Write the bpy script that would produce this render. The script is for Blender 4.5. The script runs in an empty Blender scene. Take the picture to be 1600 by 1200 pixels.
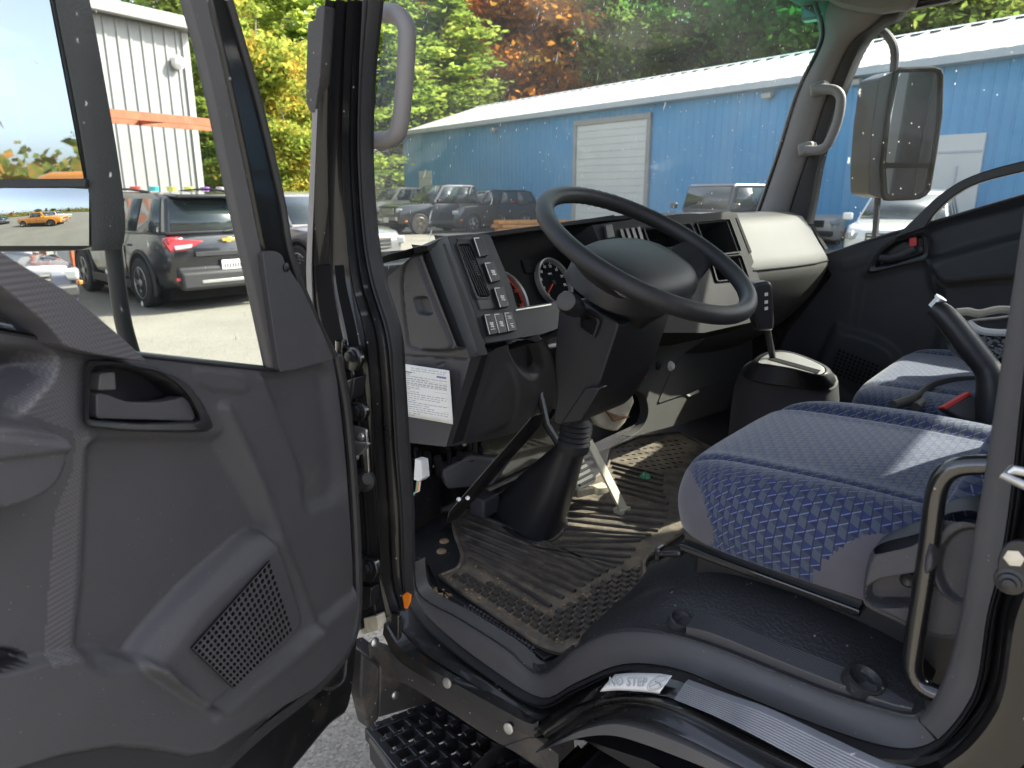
import bpy, bmesh, math, random
import numpy as np
from mathutils import Vector, Matrix
random.seed(7)
SC = bpy.context.scene
COL = SC.collection
R = math.radians

# ---------------------------------------------------------------- camera, sky, sun, exposure
F = 1110.0; PITCH = R(15.1); HEAD = R(-49.6)          # photo: 1600 x 1200, eye height 1.64 m
CAM = (0.0, 1.715, 1.64)
cam_d = bpy.data.cameras.new('camera'); cam = bpy.data.objects.new('camera', cam_d); COL.objects.link(cam)
cam_d.sensor_width = 36; cam_d.lens = 36 * F / 1600; cam_d.clip_start = 0.02; cam_d.clip_end = 2000
cam.location = CAM; cam.rotation_euler = (math.pi / 2 - PITCH, 0, HEAD - math.pi / 2)
cam_d.dof.use_dof = True; cam_d.dof.focus_distance = 1.35; cam_d.dof.aperture_fstop = 8.0
SC.camera = cam
SUN_AZ, SUN_EL = R(-123), R(38.5)                       # direction towards the sun, counter-clockwise from +X
W = bpy.data.worlds.new('World'); SC.world = W; W.use_nodes = True
wn = W.node_tree.nodes; wl = W.node_tree.links
sky = wn.new('ShaderNodeTexSky'); sky.sky_type = 'NISHITA'; sky.sun_disc = False
sky.sun_elevation = SUN_EL; sky.sun_rotation = math.pi / 2 - SUN_AZ
sky.air_density = 0.55; sky.dust_density = 2.6; sky.ozone_density = 0.5
wn['Background'].inputs['Strength'].default_value = 0.13
hz = wn.new('ShaderNodeHueSaturation'); hz.inputs['Saturation'].default_value = 0.55       # thin high haze whitens the sky
wl.new(sky.outputs[0], hz.inputs['Color']); wl.new(hz.outputs[0], wn['Background'].inputs['Color'])
sun_d = bpy.data.lights.new('sun', 'SUN'); sun = bpy.data.objects.new('sun', sun_d); COL.objects.link(sun)
sun_d.energy = 3.0; sun_d.angle = R(0.6); sun_d.color = (1.0, 0.93, 0.80)
sdir = Vector((math.cos(SUN_AZ) * math.cos(SUN_EL), math.sin(SUN_AZ) * math.cos(SUN_EL), math.sin(SUN_EL)))
sun.rotation_euler = sdir.to_track_quat('Z', 'Y').to_euler(); sun.location = (0, 0, 20)
SC.view_settings.view_transform = 'Standard'; SC.view_settings.look = 'None'
SC.view_settings.exposure = 2.6; SC.view_settings.gamma = 1.0; SC.view_settings.use_curve_mapping = False
SC.cycles.max_bounces = 8; SC.cycles.transparent_max_bounces = 24; SC.cycles.diffuse_bounces = 4
SC.cycles.caustics_reflective = False; SC.cycles.caustics_refractive = False
SC.cycles.use_denoising = True; SC.cycles.sample_clamp_indirect = 6.0

# ---------------------------------------------------------------- measuring: photo pixel -> point on a real plane
fx, fy = math.cos(HEAD), math.sin(HEAD); rx, ry = fy, -fx
def ray(px, py):
    a = (px - 800) / F; u = -(py - 600) / F
    h = math.cos(PITCH) + u * math.sin(PITCH); v = u * math.cos(PITCH) - math.sin(PITCH)
    return Vector((h * fx + a * rx, h * fy + a * ry, v))
C0 = Vector(CAM)
def at(px, py, X=None, Y=None, Z=None):
    d = ray(px, py)
    t = (X - C0.x) / d.x if X is not None else (Y - C0.y) / d.y if Y is not None else (Z - C0.z) / d.z
    return C0 + d * t
def onp(px, py, P, N):
    d = ray(px, py); return C0 + d * ((Vector(P) - C0).dot(N) / d.dot(N))

def pix(P):
    d = P - C0; f_ = d.x * fx + d.y * fy; r_ = d.x * rx + d.y * ry; zc = f_ * math.cos(PITCH) - d.z * math.sin(PITCH); yc = d.z * math.cos(PITCH) + f_ * math.sin(PITCH); return (800 + F * r_ / zc, 600 - F * yc / zc)

# ---------------------------------------------------------------- materials
MATS = {}
def nodes_of(m):
    return m.node_tree.nodes, m.node_tree.links
def pm(name, col, rough=0.5, metal=0.0, var=0.0, vscale=8.0, bump=0.0, bscale=400.0, coat=0.0, spec=0.5,
       dirt=None, dirt_amt=0.0, dirt_scale=6.0, specks=0.0, speck_col=(0.20, 0.185, 0.17), speck_scale=260, sheen=0.0):
    """a Principled surface with mottling, grain, dust specks and dirt, all in object space"""
    m = bpy.data.materials.new(name); m.use_nodes = True; n, l = nodes_of(m); b = n['Principled BSDF']
    b.inputs['Roughness'].default_value = rough; b.inputs['Metallic'].default_value = metal
    b.inputs['Specular IOR Level'].default_value = spec
    b.inputs['Coat Weight'].default_value = coat; b.inputs['Coat Roughness'].default_value = 0.06
    b.inputs['Sheen Weight'].default_value = sheen
    tc = n.new('ShaderNodeTexCoord'); src = None
    base = n.new('ShaderNodeRGB'); base.outputs[0].default_value = (*col, 1); src = base.outputs[0]
    def noise(scale, detail=4.0, rough_=0.55):
        t = n.new('ShaderNodeTexNoise'); t.inputs['Scale'].default_value = scale; t.inputs['Detail'].default_value = detail
        t.inputs['Roughness'].default_value = rough_; l.new(tc.outputs['Object'], t.inputs['Vector']); return t
    def ramp(o, a, b_):
        r = n.new('ShaderNodeMapRange'); r.inputs[1].default_value = a; r.inputs[2].default_value = b_
        l.new(o, r.inputs[0]); return r.outputs[0]
    def mix(fac, a, b_, mode='MIX'):
        x = n.new('ShaderNodeMix'); x.data_type = 'RGBA'; x.blend_type = mode
        if isinstance(fac, float): x.inputs[0].default_value = fac
        else: l.new(fac, x.inputs[0])
        for i, v in ((6, a), (7, b_)):
            if isinstance(v, tuple): x.inputs[i].default_value = (*v, 1)
            else: l.new(v, x.inputs[i])
        return x.outputs[2]
    if var > 0:
        t = noise(vscale, 6.0)
        src = mix(ramp(t.outputs[0], 0.3, 0.7), tuple(c * (1 - var) for c in col), tuple(min(1, c * (1 + var)) for c in col))
    if dirt_amt > 0:
        t = noise(dirt_scale, 8.0, 0.7)
        src = mix(ramp(t.outputs[0], 0.68 - 0.5 * dirt_amt, 0.80), src, dirt or (0.12, 0.09, 0.06))
        t2 = n.new('ShaderNodeMath'); t2.operation = 'MULTIPLY_ADD'; t2.inputs[1].default_value = 0.35; t2.inputs[2].default_value = rough - 0.1
        l.new(t.outputs[0], t2.inputs[0]); l.new(t2.outputs[0], b.inputs['Roughness'])
    if specks > 0:
        v = n.new('ShaderNodeTexVoronoi'); v.inputs['Scale'].default_value = speck_scale; l.new(tc.outputs['Object'], v.inputs['Vector'])
        w = n.new('ShaderNodeTexWhiteNoise'); l.new(v.outputs['Position'], w.inputs['Vector'])
        a = n.new('ShaderNodeMath'); a.operation = 'LESS_THAN'; a.inputs[1].default_value = 0.22; l.new(v.outputs['Distance'], a.inputs[0])
        c = n.new('ShaderNodeMath'); c.operation = 'GREATER_THAN'; c.inputs[1].default_value = 1 - specks; l.new(w.outputs['Value'], c.inputs[0])
        d = n.new('ShaderNodeMath'); d.operation = 'MULTIPLY'; l.new(a.outputs[0], d.inputs[0]); l.new(c.outputs[0], d.inputs[1])
        src = mix(d.outputs[0], src, speck_col)
    l.new(src, b.inputs['Base Color'])
    if bump > 0:
        t = noise(bscale, 2.0); bp = n.new('ShaderNodeBump'); bp.inputs['Strength'].default_value = bump
        bp.inputs['Distance'].default_value = 0.002; l.new(t.outputs[0], bp.inputs['Height']); l.new(bp.outputs[0], b.inputs['Normal'])
    m['_src'] = 1
    MATS[name] = m; return m

def glass_mat(name, tint=(0.93, 0.97, 0.95), refl=0.005, dust=0.0, dust_col=(0.75, 0.75, 0.70), specks=0.0, streaks=False, speck_scale=60, tint_top=None):
    """thin pane: mostly transparent, a mirror-like skin at grazing angles, dust and splashes lying on it"""
    m = bpy.data.materials.new(name); m.use_nodes = True; n, l = nodes_of(m); n.remove(n['Principled BSDF'])
    out = n['Material Output']; tr = n.new('ShaderNodeBsdfTransparent'); tr.inputs[0].default_value = (*tint, 1)
    gl = n.new('ShaderNodeBsdfGlossy'); gl.inputs['Roughness'].default_value = 0.02
    lw = n.new('ShaderNodeLayerWeight'); lw.inputs[0].default_value = 0.5
    pw = n.new('ShaderNodeMath'); pw.operation = 'POWER'; pw.inputs[1].default_value = 5.0; l.new(lw.outputs['Facing'], pw.inputs[0])
    fr = n.new('ShaderNodeMath'); fr.operation = 'MULTIPLY_ADD'; fr.inputs[1].default_value = 0.75; fr.inputs[2].default_value = refl; l.new(pw.outputs[0], fr.inputs[0])
    mx = n.new('ShaderNodeMixShader'); l.new(fr.outputs[0], mx.inputs[0]); l.new(tr.outputs[0], mx.inputs[1]); l.new(gl.outputs[0], mx.inputs[2])
    last = mx.outputs[0]
    tc = n.new('ShaderNodeTexCoord')
    if tint_top:
        z0, z1, colr = tint_top
        sp = n.new('ShaderNodeSeparateXYZ'); l.new(tc.outputs['Object'], sp.inputs[0])
        mr = n.new('ShaderNodeMapRange'); mr.inputs[1].default_value = z0; mr.inputs[2].default_value = z1; l.new(sp.outputs[2], mr.inputs[0])
        mc = n.new('ShaderNodeMix'); mc.data_type = 'RGBA'; l.new(mr.outputs[0], mc.inputs[0])
        mc.inputs[6].default_value = (*tint, 1); mc.inputs[7].default_value = (*colr, 1); l.new(mc.outputs[2], tr.inputs[0])
    if dust > 0 or specks > 0:
        df = n.new('ShaderNodeBsdfDiffuse'); df.inputs[0].default_value = (*dust_col, 1)
        tl = n.new('ShaderNodeBsdfTranslucent'); tl.inputs[0].default_value = (*dust_col, 1)
        dm = n.new('ShaderNodeMixShader'); dm.inputs[0].default_value = 0.5; l.new(df.outputs[0], dm.inputs[1]); l.new(tl.outputs[0], dm.inputs[2])
        t = n.new('ShaderNodeTexNoise'); t.inputs['Scale'].default_value = 5; t.inputs['Detail'].default_value = 8; l.new(tc.outputs['Object'], t.inputs['Vector'])
        f = n.new('ShaderNodeMath'); f.operation = 'MULTIPLY'; f.inputs[1].default_value = dust * 2; l.new(t.outputs[0], f.inputs[0])
        fac = f.outputs[0]
        if specks > 0:
            for k, (sc_, th) in enumerate(((speck_scale, specks), (speck_scale * 0.4, specks * 0.45))):
                mp = n.new('ShaderNodeMapping'); mp.inputs['Scale'].default_value = (1, 1.5, 0.45 if k else 0.7); l.new(tc.outputs['Object'], mp.inputs[0])
                v = n.new('ShaderNodeTexVoronoi'); v.inputs['Scale'].default_value = sc_; l.new(mp.outputs[0], v.inputs['Vector'])
                w = n.new('ShaderNodeTexWhiteNoise'); l.new(v.outputs['Position'], w.inputs['Vector'])
                nz = n.new('ShaderNodeTexNoise'); nz.inputs['Scale'].default_value = sc_ * 3; l.new(tc.outputs['Object'], nz.inputs['Vector'])
                ad = n.new('ShaderNodeMath'); ad.operation = 'MULTIPLY'; l.new(v.outputs['Distance'], ad.inputs[0]); l.new(nz.outputs[0], ad.inputs[1])
                a = n.new('ShaderNodeMapRange'); a.inputs[1].default_value = 0.13; a.inputs[2].default_value = 0.04; l.new(ad.outputs[0], a.inputs[0])
                c = n.new('ShaderNodeMath'); c.operation = 'GREATER_THAN'; c.inputs[1].default_value = 1 - th; l.new(w.outputs['Value'], c.inputs[0])
                d = n.new('ShaderNodeMath'); d.operation = 'MULTIPLY'; l.new(a.outputs[0], d.inputs[0]); l.new(c.outputs[0], d.inputs[1])
                e = n.new('ShaderNodeMath'); e.operation = 'MULTIPLY_ADD'; e.inputs[1].default_value = 0.7; l.new(d.outputs[0], e.inputs[0]); l.new(fac, e.inputs[2])
                fac = e.outputs[0]
        m2 = n.new('ShaderNodeMixShader'); l.new(fac, m2.inputs[0]); l.new(last, m2.inputs[1]); l.new(dm.outputs[0], m2.inputs[2]); last = m2.outputs[0]
    l.new(last, out.inputs[0]); MATS[name] = m; return m

M = {}
M['dark'] = pm('charcoal plastic', (0.043, 0.042, 0.046), 0.5, var=0.10, vscale=5, bump=0.28, bscale=650, specks=0.02, speck_scale=300, speck_col=(.13,.125,.12), dirt=(.085,.082,.080), dirt_amt=0.14, dirt_scale=3.2)
M['dark2'] = pm('black plastic', (0.014, 0.014, 0.016), 0.42, var=0.15, bump=0.08, bscale=700)
M['dash'] = pm('slate plastic', (0.036, 0.037, 0.040), 0.55, spec=0.32, var=0.08, bump=0.10, bscale=900)
M['stack'] = pm('dark stack plastic', (0.020, 0.020, 0.020), 0.75, spec=0.18, var=0.1, bump=0.1, bscale=800)
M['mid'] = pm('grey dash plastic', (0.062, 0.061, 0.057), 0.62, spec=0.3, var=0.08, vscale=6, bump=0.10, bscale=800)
M['trim'] = pm('pale grey trim', (0.20, 0.19, 0.185), 0.6, var=0.06, bump=0.1, bscale=500)
M['sill'] = pm('sill grey plastic', (0.072, 0.069, 0.068), 0.5, var=0.10, vscale=9, bump=0.12, bscale=600, specks=0.01, dirt=(0.11, 0.095, 0.075), dirt_amt=0.14, dirt_scale=5)
M['paint'] = pm('black paint', (0.004, 0.004, 0.0045), 0.22, coat=1.0, var=0.2, specks=0.012, speck_col=(0.25, 0.22, 0.19), speck_scale=110, dirt=(0.03, 0.026, 0.02), dirt_amt=0.10, dirt_scale=9)
M['pillarp'] = pm('dull black paint', (0.004, 0.004, 0.0045), 0.25, coat=0.5, spec=0.3, var=0.3, specks=0.02, speck_col=(0.22, 0.19, 0.16), speck_scale=120, dirt=(0.028, 0.024, 0.018), dirt_amt=0.15, dirt_scale=9)
M['paintd'] = pm('dusty black paint', (0.007, 0.007, 0.007), 0.3, coat=0.6, var=0.3, specks=0.05, speck_col=(0.22, 0.19, 0.16), speck_scale=130, dirt=(0.05, 0.042, 0.032), dirt_amt=0.30, dirt_scale=11)
M['stepp'] = pm('dirty black step plastic', (0.034, 0.031, 0.029), 0.55, var=0.25, vscale=12, bump=0.15, bscale=300, dirt=(0.13, 0.105, 0.08), dirt_amt=0.30, dirt_scale=8, specks=0.05, speck_col=(.30,.26,.22), speck_scale=140)
M['rubber'] = pm('black rubber', (0.017, 0.017, 0.018), 0.55, var=0.2, vscale=20, bump=0.1, bscale=300)
M['steel'] = pm('zinc steel', (0.55, 0.55, 0.53), 0.35, metal=0.9, var=0.15, vscale=60)
M['vinyl'] = pm('black vinyl floor', (0.026, 0.026, 0.028), 0.34, var=0.15, vscale=7, bump=0.7, bscale=210, specks=0.03, speck_col=(0.30, 0.27, 0.23), speck_scale=150, dirt=(0.09, 0.07, 0.05), dirt_amt=0.12, dirt_scale=4)
M['mat'] = pm('dirty rubber mat', (0.062, 0.053, 0.043), 0.62, var=0.3, vscale=14, bump=0.25, bscale=300, dirt=(0.27, 0.215, 0.155), dirt_amt=0.62, dirt_scale=24, specks=0.05, speck_col=(0.34, 0.26, 0.17), speck_scale=170)
M['matr'] = pm('worn rubber rib', (0.050, 0.043, 0.036), 0.5, var=0.35, vscale=14, bump=0.2, bscale=300, dirt=(0.17, 0.135, 0.10), dirt_amt=0.34, dirt_scale=30)
M['dirt'] = pm('dry mud', (0.30, 0.20, 0.11), 0.9, var=0.3, vscale=60, bump=0.5, bscale=200)
M['white'] = pm('white paper', (0.78, 0.77, 0.72), 0.7, var=0.03)
M['whitep'] = pm('white plastic', (0.75, 0.74, 0.70), 0.4)
M['ink'] = pm('printing ink', (0.13, 0.13, 0.14), 0.7)
M['inkl'] = pm('pale printing ink', (0.36, 0.36, 0.37), 0.7)
M['inkb'] = pm('blue printing ink', (0.16, 0.17, 0.38), 0.7)
M['orange'] = pm('orange plastic', (0.85, 0.22, 0.015), 0.4, var=0.1)
M['red'] = pm('red plastic', (0.55, 0.03, 0.03), 0.4)
M['silver'] = pm('silver trim', (0.42, 0.41, 0.38), 0.38, metal=0.7, var=0.1)
M['tread'] = pm('ribbed grey plate', (0.24, 0.24, 0.25), 0.45, metal=0.3, var=0.15, vscale=20, specks=0.02)
M['mirror'] = pm('mirror glass', (0.50, 0.52, 0.53), 0.015, metal=1.0, specks=0.004, speck_col=(0.35, 0.35, 0.33), speck_scale=60)
M['housing'] = pm('mirror shell plastic', (0.042, 0.040, 0.037), 0.6, var=0.12, bump=0.6, bscale=420, specks=0.03, speck_scale=120)
M['gauge'] = pm('gauge face', (0.006, 0.006, 0.006), 0.8, spec=0.15)
M['glowred'] = pm('red needle', (0.75, 0.06, 0.02), 0.5)
M['cream'] = pm('cream plastic', (0.50, 0.45, 0.34), 0.55, var=0.25, vscale=30)
M['rust'] = pm('rusty metal', (0.20, 0.12, 0.07), 0.8, var=0.5, vscale=50)
M['alum'] = pm('pedal steel', (0.55, 0.52, 0.42), 0.5, metal=0.2, var=0.15, vscale=40)
M['plain'] = pm('plain grey cloth', (0.088, 0.082, 0.096), 0.85, var=0.10, vscale=12, bump=0.35, bscale=900, sheen=0.3)
M['greenbit'] = pm('green foil', (0.10, 0.36, 0.20), 0.3)
M['windscreen'] = glass_mat('dusty windscreen', tint=(0.78, 0.82, 0.80), dust=0.085, dust_col=(0.78, 0.78, 0.72), specks=0.09, speck_scale=85, tint_top=(2.02, 2.20, (0.10, 0.62, 0.48)))
M['sideglass'] = glass_mat('side window glass', tint=(0.82, 0.85, 0.845), dust=0.008, specks=0.015, speck_scale=110)

def band_mat():
    m = pm('checked grip plastic', (0.055, 0.052, 0.057), 0.5); n, l = nodes_of(m); b = n['Principled BSDF']
    tc = n.new('ShaderNodeTexCoord'); ck = n.new('ShaderNodeTexChecker'); ck.inputs['Scale'].default_value = 380
    mp = n.new('ShaderNodeMapping'); mp.inputs['Rotation'].default_value = (0, 0, R(22)); l.new(tc.outputs['Object'], mp.inputs[0]); l.new(mp.outputs[0], ck.inputs['Vector'])
    mp.inputs['Location'].default_value = (0.0004, 0.0007, 0.0003)
    cx = n.new('ShaderNodeMix'); cx.data_type = 'RGBA'; l.new(ck.outputs['Fac'], cx.inputs[0]); cx.inputs[6].default_value = (.052, .050, .054, 1); cx.inputs[7].default_value = (.086, .082, .086, 1); l.new(cx.outputs[2], b.inputs['Base Color'])
    bp = n.new('ShaderNodeBump'); bp.inputs['Strength'].default_value = 0.8; bp.inputs['Distance'].default_value = 0.0015
    l.new(ck.outputs['Fac'], bp.inputs['Height']); l.new(bp.outputs[0], b.inputs['Normal']); return m
M['band'] = band_mat()

def fabric_mat():
    """woven cloth: rows of tumbling blocks in navy, slate and a pale slanted stripe (per-metre UV)"""
    m = bpy.data.materials.new('blue block weave'); m.use_nodes = True; n, l = nodes_of(m); b = n['Principled BSDF']
    b.inputs['Roughness'].default_value = 0.85; b.inputs['Sheen Weight'].default_value = 0.25
    uv = n.new('ShaderNodeUVMap'); sp = n.new('ShaderNodeSeparateXYZ'); l.new(uv.outputs[0], sp.inputs[0])
    def mt(op, a, b_=None, c=None):
        x = n.new('ShaderNodeMath'); x.operation = op
        for i, v in enumerate((a, b_, c)):
            if v is None: continue
            if isinstance(v, (int, float)): x.inputs[i].default_value = v
            else: l.new(v, x.inputs[i])
        return x.outputs[0]
    def mix(f, a, b_):
        x = n.new('ShaderNodeMix'); x.data_type = 'RGBA'; l.new(f, x.inputs[0])
        for i, v in ((6, a), (7, b_)):
            if isinstance(v, tuple): x.inputs[i].default_value = (*v, 1)
            else: l.new(v, x.inputs[i])
        return x.outputs[2]
    S_ = 1 / 0.0100
    a = mt('MULTIPLY', sp.outputs[0], S_ / 1.0); yv = mt('MULTIPLY', sp.outputs[1], S_ * 0.92)
    b0 = mt('ADD', mt('MULTIPLY', a, -0.5), mt('MULTIPLY', yv, 0.866)); c0 = mt('SUBTRACT', mt('MULTIPLY', a, -0.5), mt('MULTIPLY', yv, 0.866))
    A, B, C_ = mt('FLOOR', a), mt('FLOOR', b0), mt('FLOOR', c0); fa, fb, fc = mt('FRACT', a), mt('FRACT', b0), mt('FRACT', c0)
    up = mt('GREATER_THAN', mt('ADD', mt('ADD', fa, fb), fc), 1.5)
    kk = mt('FLOORED_MODULO', mt('SUBTRACT', A, B), 3.0)
    def pick(cols): return mix(mt('GREATER_THAN', kk, 1.5), mix(mt('GREATER_THAN', kk, .5), cols[0], cols[1]), cols[2])
    navy, slate, lite, blue = (0.007, 0.012, 0.058), (0.028, 0.038, 0.064), (0.052, 0.068, 0.100), (0.014, 0.025, 0.088)
    c = mix(up, pick((slate, navy, lite)), pick((lite, slate, blue)))
    c = mix(mt('MULTIPLY', mt('LESS_THAN', fb, 0.13), mt('LESS_THAN', kk, 1.5)), c, (0.125, 0.155, 0.26))
    c = mix(mt('LESS_THAN', fa, 0.14), c, navy)
    wn_ = n.new('ShaderNodeTexNoise'); wn_.inputs['Scale'].default_value = 900; l.new(uv.outputs[0], wn_.inputs['Vector'])
    th = n.new('ShaderNodeMapRange'); th.inputs[1].default_value = .3; th.inputs[2].default_value = .7; th.inputs[3].default_value = .72; th.inputs[4].default_value = 1.28; l.new(wn_.outputs[0], th.inputs[0])
    vm = n.new('ShaderNodeMix'); vm.data_type = 'RGBA'; vm.blend_type = 'MULTIPLY'; vm.inputs[0].default_value = 1.0; l.new(c, vm.inputs[6]); l.new(th.outputs[0], vm.inputs[7]); l.new(vm.outputs[2], b.inputs['Base Color'])
    t = n.new('ShaderNodeTexNoise'); t.inputs['Scale'].default_value = 1500; bp = n.new('ShaderNodeBump'); bp.inputs['Strength'].default_value = 0.4; bp.inputs['Distance'].default_value = 0.001
    l.new(uv.outputs[0], t.inputs['Vector']); l.new(t.outputs[0], bp.inputs['Height']); l.new(bp.outputs[0], b.inputs['Normal'])
    return m
M['fabric'] = fabric_mat()

# ---------------------------------------------------------------- mesh helpers
class MB:
    """collects faces; build() links them as one mesh object"""
    def __init__(s): s.v = []; s.f = []; s.mi = []; s.uv = None
    def add(s, vs, fs, mi=0):
        o = len(s.v); s.v += [tuple(v) for v in vs]
        for f in fs: s.f.append(tuple(i + o for i in f)); s.mi.append(mi)
    def box(s, c, d, rot=None, mi=0):
        vs = [Vector((x * d[0] / 2, y * d[1] / 2, z * d[2] / 2)) for x in (-1, 1) for y in (-1, 1) for z in (-1, 1)]
        if rot is not None: vs = [rot @ v for v in vs]
        s.add([v + Vector(c) for v in vs], [(0, 1, 3, 2), (4, 6, 7, 5), (0, 4, 5, 1), (2, 3, 7, 6), (0, 2, 6, 4), (1, 5, 7, 3)], mi)
    def prism(s, pts, vec, mi=0):
        pts = [Vector(p) for p in pts]; vec = Vector(vec); n = len(pts)
        s.add(pts + [p + vec for p in pts], [tuple(range(n - 1, -1, -1)), tuple(range(n, 2 * n))] + [(i, (i + 1) % n, n + (i + 1) % n, n + i) for i in range(n)], mi)
    def tube(s, path, r, sides=10, caps=True, mi=0, flat=1.0, closed=False):
        path = [Vector(p) for p in path]; n = len(path); rs = r if isinstance(r, (list, tuple)) else [r] * n
        up = None; rings = []
        for i, p in enumerate(path):
            if closed: t = path[(i + 1) % n] - path[i - 1]
            else: t = path[min(i + 1, n - 1)] - path[max(i - 1, 0)]
            t.normalize()
            if up is None: up = Vector((0, 0, 1)) if abs(t.z) < 0.9 else Vector((1, 0, 0))
            sd = t.cross(up).normalized(); up = sd.cross(t).normalized()
            rings.append([p + (sd * math.cos(2 * math.pi * k / sides) * flat + up * math.sin(2 * math.pi * k / sides)) * rs[i] for k in range(sides)])
        fs = []
        for i in range(n if closed else n - 1):
            j = (i + 1) % n
            for k in range(sides): fs.append((i * sides + k, i * sides + (k + 1) % sides, j * sides + (k + 1) % sides, j * sides + k))
        if caps and not closed: fs += [tuple(range(sides - 1, -1, -1)), tuple(range((n - 1) * sides, n * sides))]
        s.add([q for rg in rings for q in rg], fs, mi)
    def loft(s, rows, mi=0, wrap=False, cap=False):
        m = len(rows[0]); fs = []
        for i in range(len(rows) - 1):
            for k in range(m if wrap else m - 1):
                fs.append((i * m + k, i * m + (k + 1) % m, (i + 1) * m + (k + 1) % m, (i + 1) * m + k))
        if cap: fs += [tuple(range(m - 1, -1, -1)), tuple(range((len(rows) - 1) * m, len(rows) * m))]
        s.add([p for r_ in rows for p in r_], fs, mi)
    def lathe(s, prof, c, ax, sides=24, mi=0, cap=True):
        """prof: (radius, height) pairs along the axis ax from the point c"""
        ax = Vector(ax).normalized(); u = ax.orthogonal().normalized(); w = ax.cross(u); c = Vector(c)
        rows = [[c + ax * h + (u * math.cos(2 * math.pi * k / sides) + w * math.sin(2 * math.pi * k / sides)) * r_ for k in range(sides)] for r_, h in prof]
        s.loft(rows, mi, wrap=True, cap=cap)
    def build(s, name, mat, parent=None, bevel=0.0, seg=2, ang=35, sub=0, solid=0.0, flat=False, recalc=True, kind=None):
        me = bpy.data.meshes.new(name); me.from_pydata(s.v, [], s.f)
        for mm in (mat if isinstance(mat, (list, tuple)) else [mat]): me.materials.append(mm)
        if any(s.mi): me.polygons.foreach_set('material_index', s.mi)
        if s.uv is not None:
            ul = me.uv_layers.new(name='UVMap'); ls = [0.0] * (2 * len(me.loops))
            for i, lp in enumerate(me.loops): ls[2 * i], ls[2 * i + 1] = s.uv[lp.vertex_index]
            ul.data.foreach_set('uv', ls)
        if recalc:
            bm = bmesh.new(); bm.from_mesh(me); bmesh.ops.recalc_face_normals(bm, faces=bm.faces); bm.to_mesh(me); bm.free()
        o = bpy.data.objects.new(name, me); COL.objects.link(o)
        if parent is not None: attach(o, parent)
        if not flat:
            me.polygons.foreach_set('use_smooth', [True] * len(me.polygons))
            if not sub: me.set_sharp_from_angle(angle=R(ang))
        if solid: md = o.modifiers.new('solid', 'SOLIDIFY'); md.thickness = solid; md.offset = 0
        if bevel:
            md = o.modifiers.new('bevel', 'BEVEL'); md.width = bevel; md.segments = seg; md.limit_method = 'ANGLE'; md.angle_limit = R(30); md.harden_normals = False
        if sub: md = o.modifiers.new('sub', 'SUBSURF'); md.levels = sub; md.render_levels = sub
        if kind: o['kind'] = kind
        return o
def attach(o, parent):
    o.parent = parent
    if parent.type == 'EMPTY' and parent.get('_base') is not None: o.matrix_parent_inverse = Matrix.Translation(parent.location).inverted()
def thing(name, loc, label, cat, group=None, keep_world=False, rz=0.0):
    o = bpy.data.objects.new(name, None); COL.objects.link(o); o.location = loc; o.rotation_euler = (0, 0, rz); o.empty_display_size = 0.2
    o['label'] = label; o['category'] = cat
    if group: o['group'] = group
    if keep_world: o['_base'] = 1
    return o
def tag(o, label, cat, group=None):
    o['label'] = label; o['category'] = cat
    if group: o['group'] = group
    return o
def copy_tree(o, parent=None):
    c = o.copy(); COL.objects.link(c)
    if parent is not None: c.parent = parent
    for ch in list(o.children): copy_tree(ch, c)
    return c
def cr(pts, n=8, closed=False):
    """Catmull-Rom curve through the points (any dimension)"""
    P = [np.array(p, float) for p in pts]; out = []; m = len(P)
    for i in range(m if closed else m - 1):
        p0 = P[i - 1] if (i > 0 or closed) else 2 * P[0] - P[1]; p1 = P[i]; p2 = P[(i + 1) % m]
        p3 = P[(i + 2) % m] if (i + 2 < m or closed) else 2 * P[-1] - P[-2]
        for k in range(n):
            t = k / n
            out.append(0.5 * ((2 * p1) + (-p0 + p2) * t + (2 * p0 - 5 * p1 + 4 * p2 - p3) * t * t + (-p0 + 3 * p1 - 3 * p2 + p3) * t ** 3))
    if not closed: out.append(P[-1])
    return [tuple(q) for q in out]
def resample(pts, n):
    P = np.array(pts, float); d = np.r_[0, np.cumsum(np.linalg.norm(np.diff(P, axis=0), axis=1))]
    t = np.linspace(0, d[-1], n); return [tuple(np.array([np.interp(x, d, P[:, k]) for k in range(P.shape[1])])) for x in t]
def smooth(pts, n, k=8): return resample(cr(pts, k), n)
def fillet(pts, r, n=4):
    """round the corners of a 2-D polygon"""
    out = []; m = len(pts)
    for i in range(m):
        p = np.array(pts[i], float); a = np.array(pts[i - 1], float) - p; b = np.array(pts[(i + 1) % m], float) - p
        la, lb = np.linalg.norm(a), np.linalg.norm(b); q = min(r, la * 0.45, lb * 0.45); A = p + a / la * q; B = p + b / lb * q
        for k in range(n + 1):
            t = k / n; out.append(tuple((1 - t) ** 2 * A + 2 * t * (1 - t) * p + t * t * B))
    return out
def circle(c, r, n=24, ry_=None, a0=0, a1=2 * math.pi, closed=True):
    m = n if closed else n + 1
    return [(c[0] + r * math.cos(a0 + (a1 - a0) * k / n), c[1] + (ry_ or r) * math.sin(a0 + (a1 - a0) * k / n)) for k in range(m)]
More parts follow.
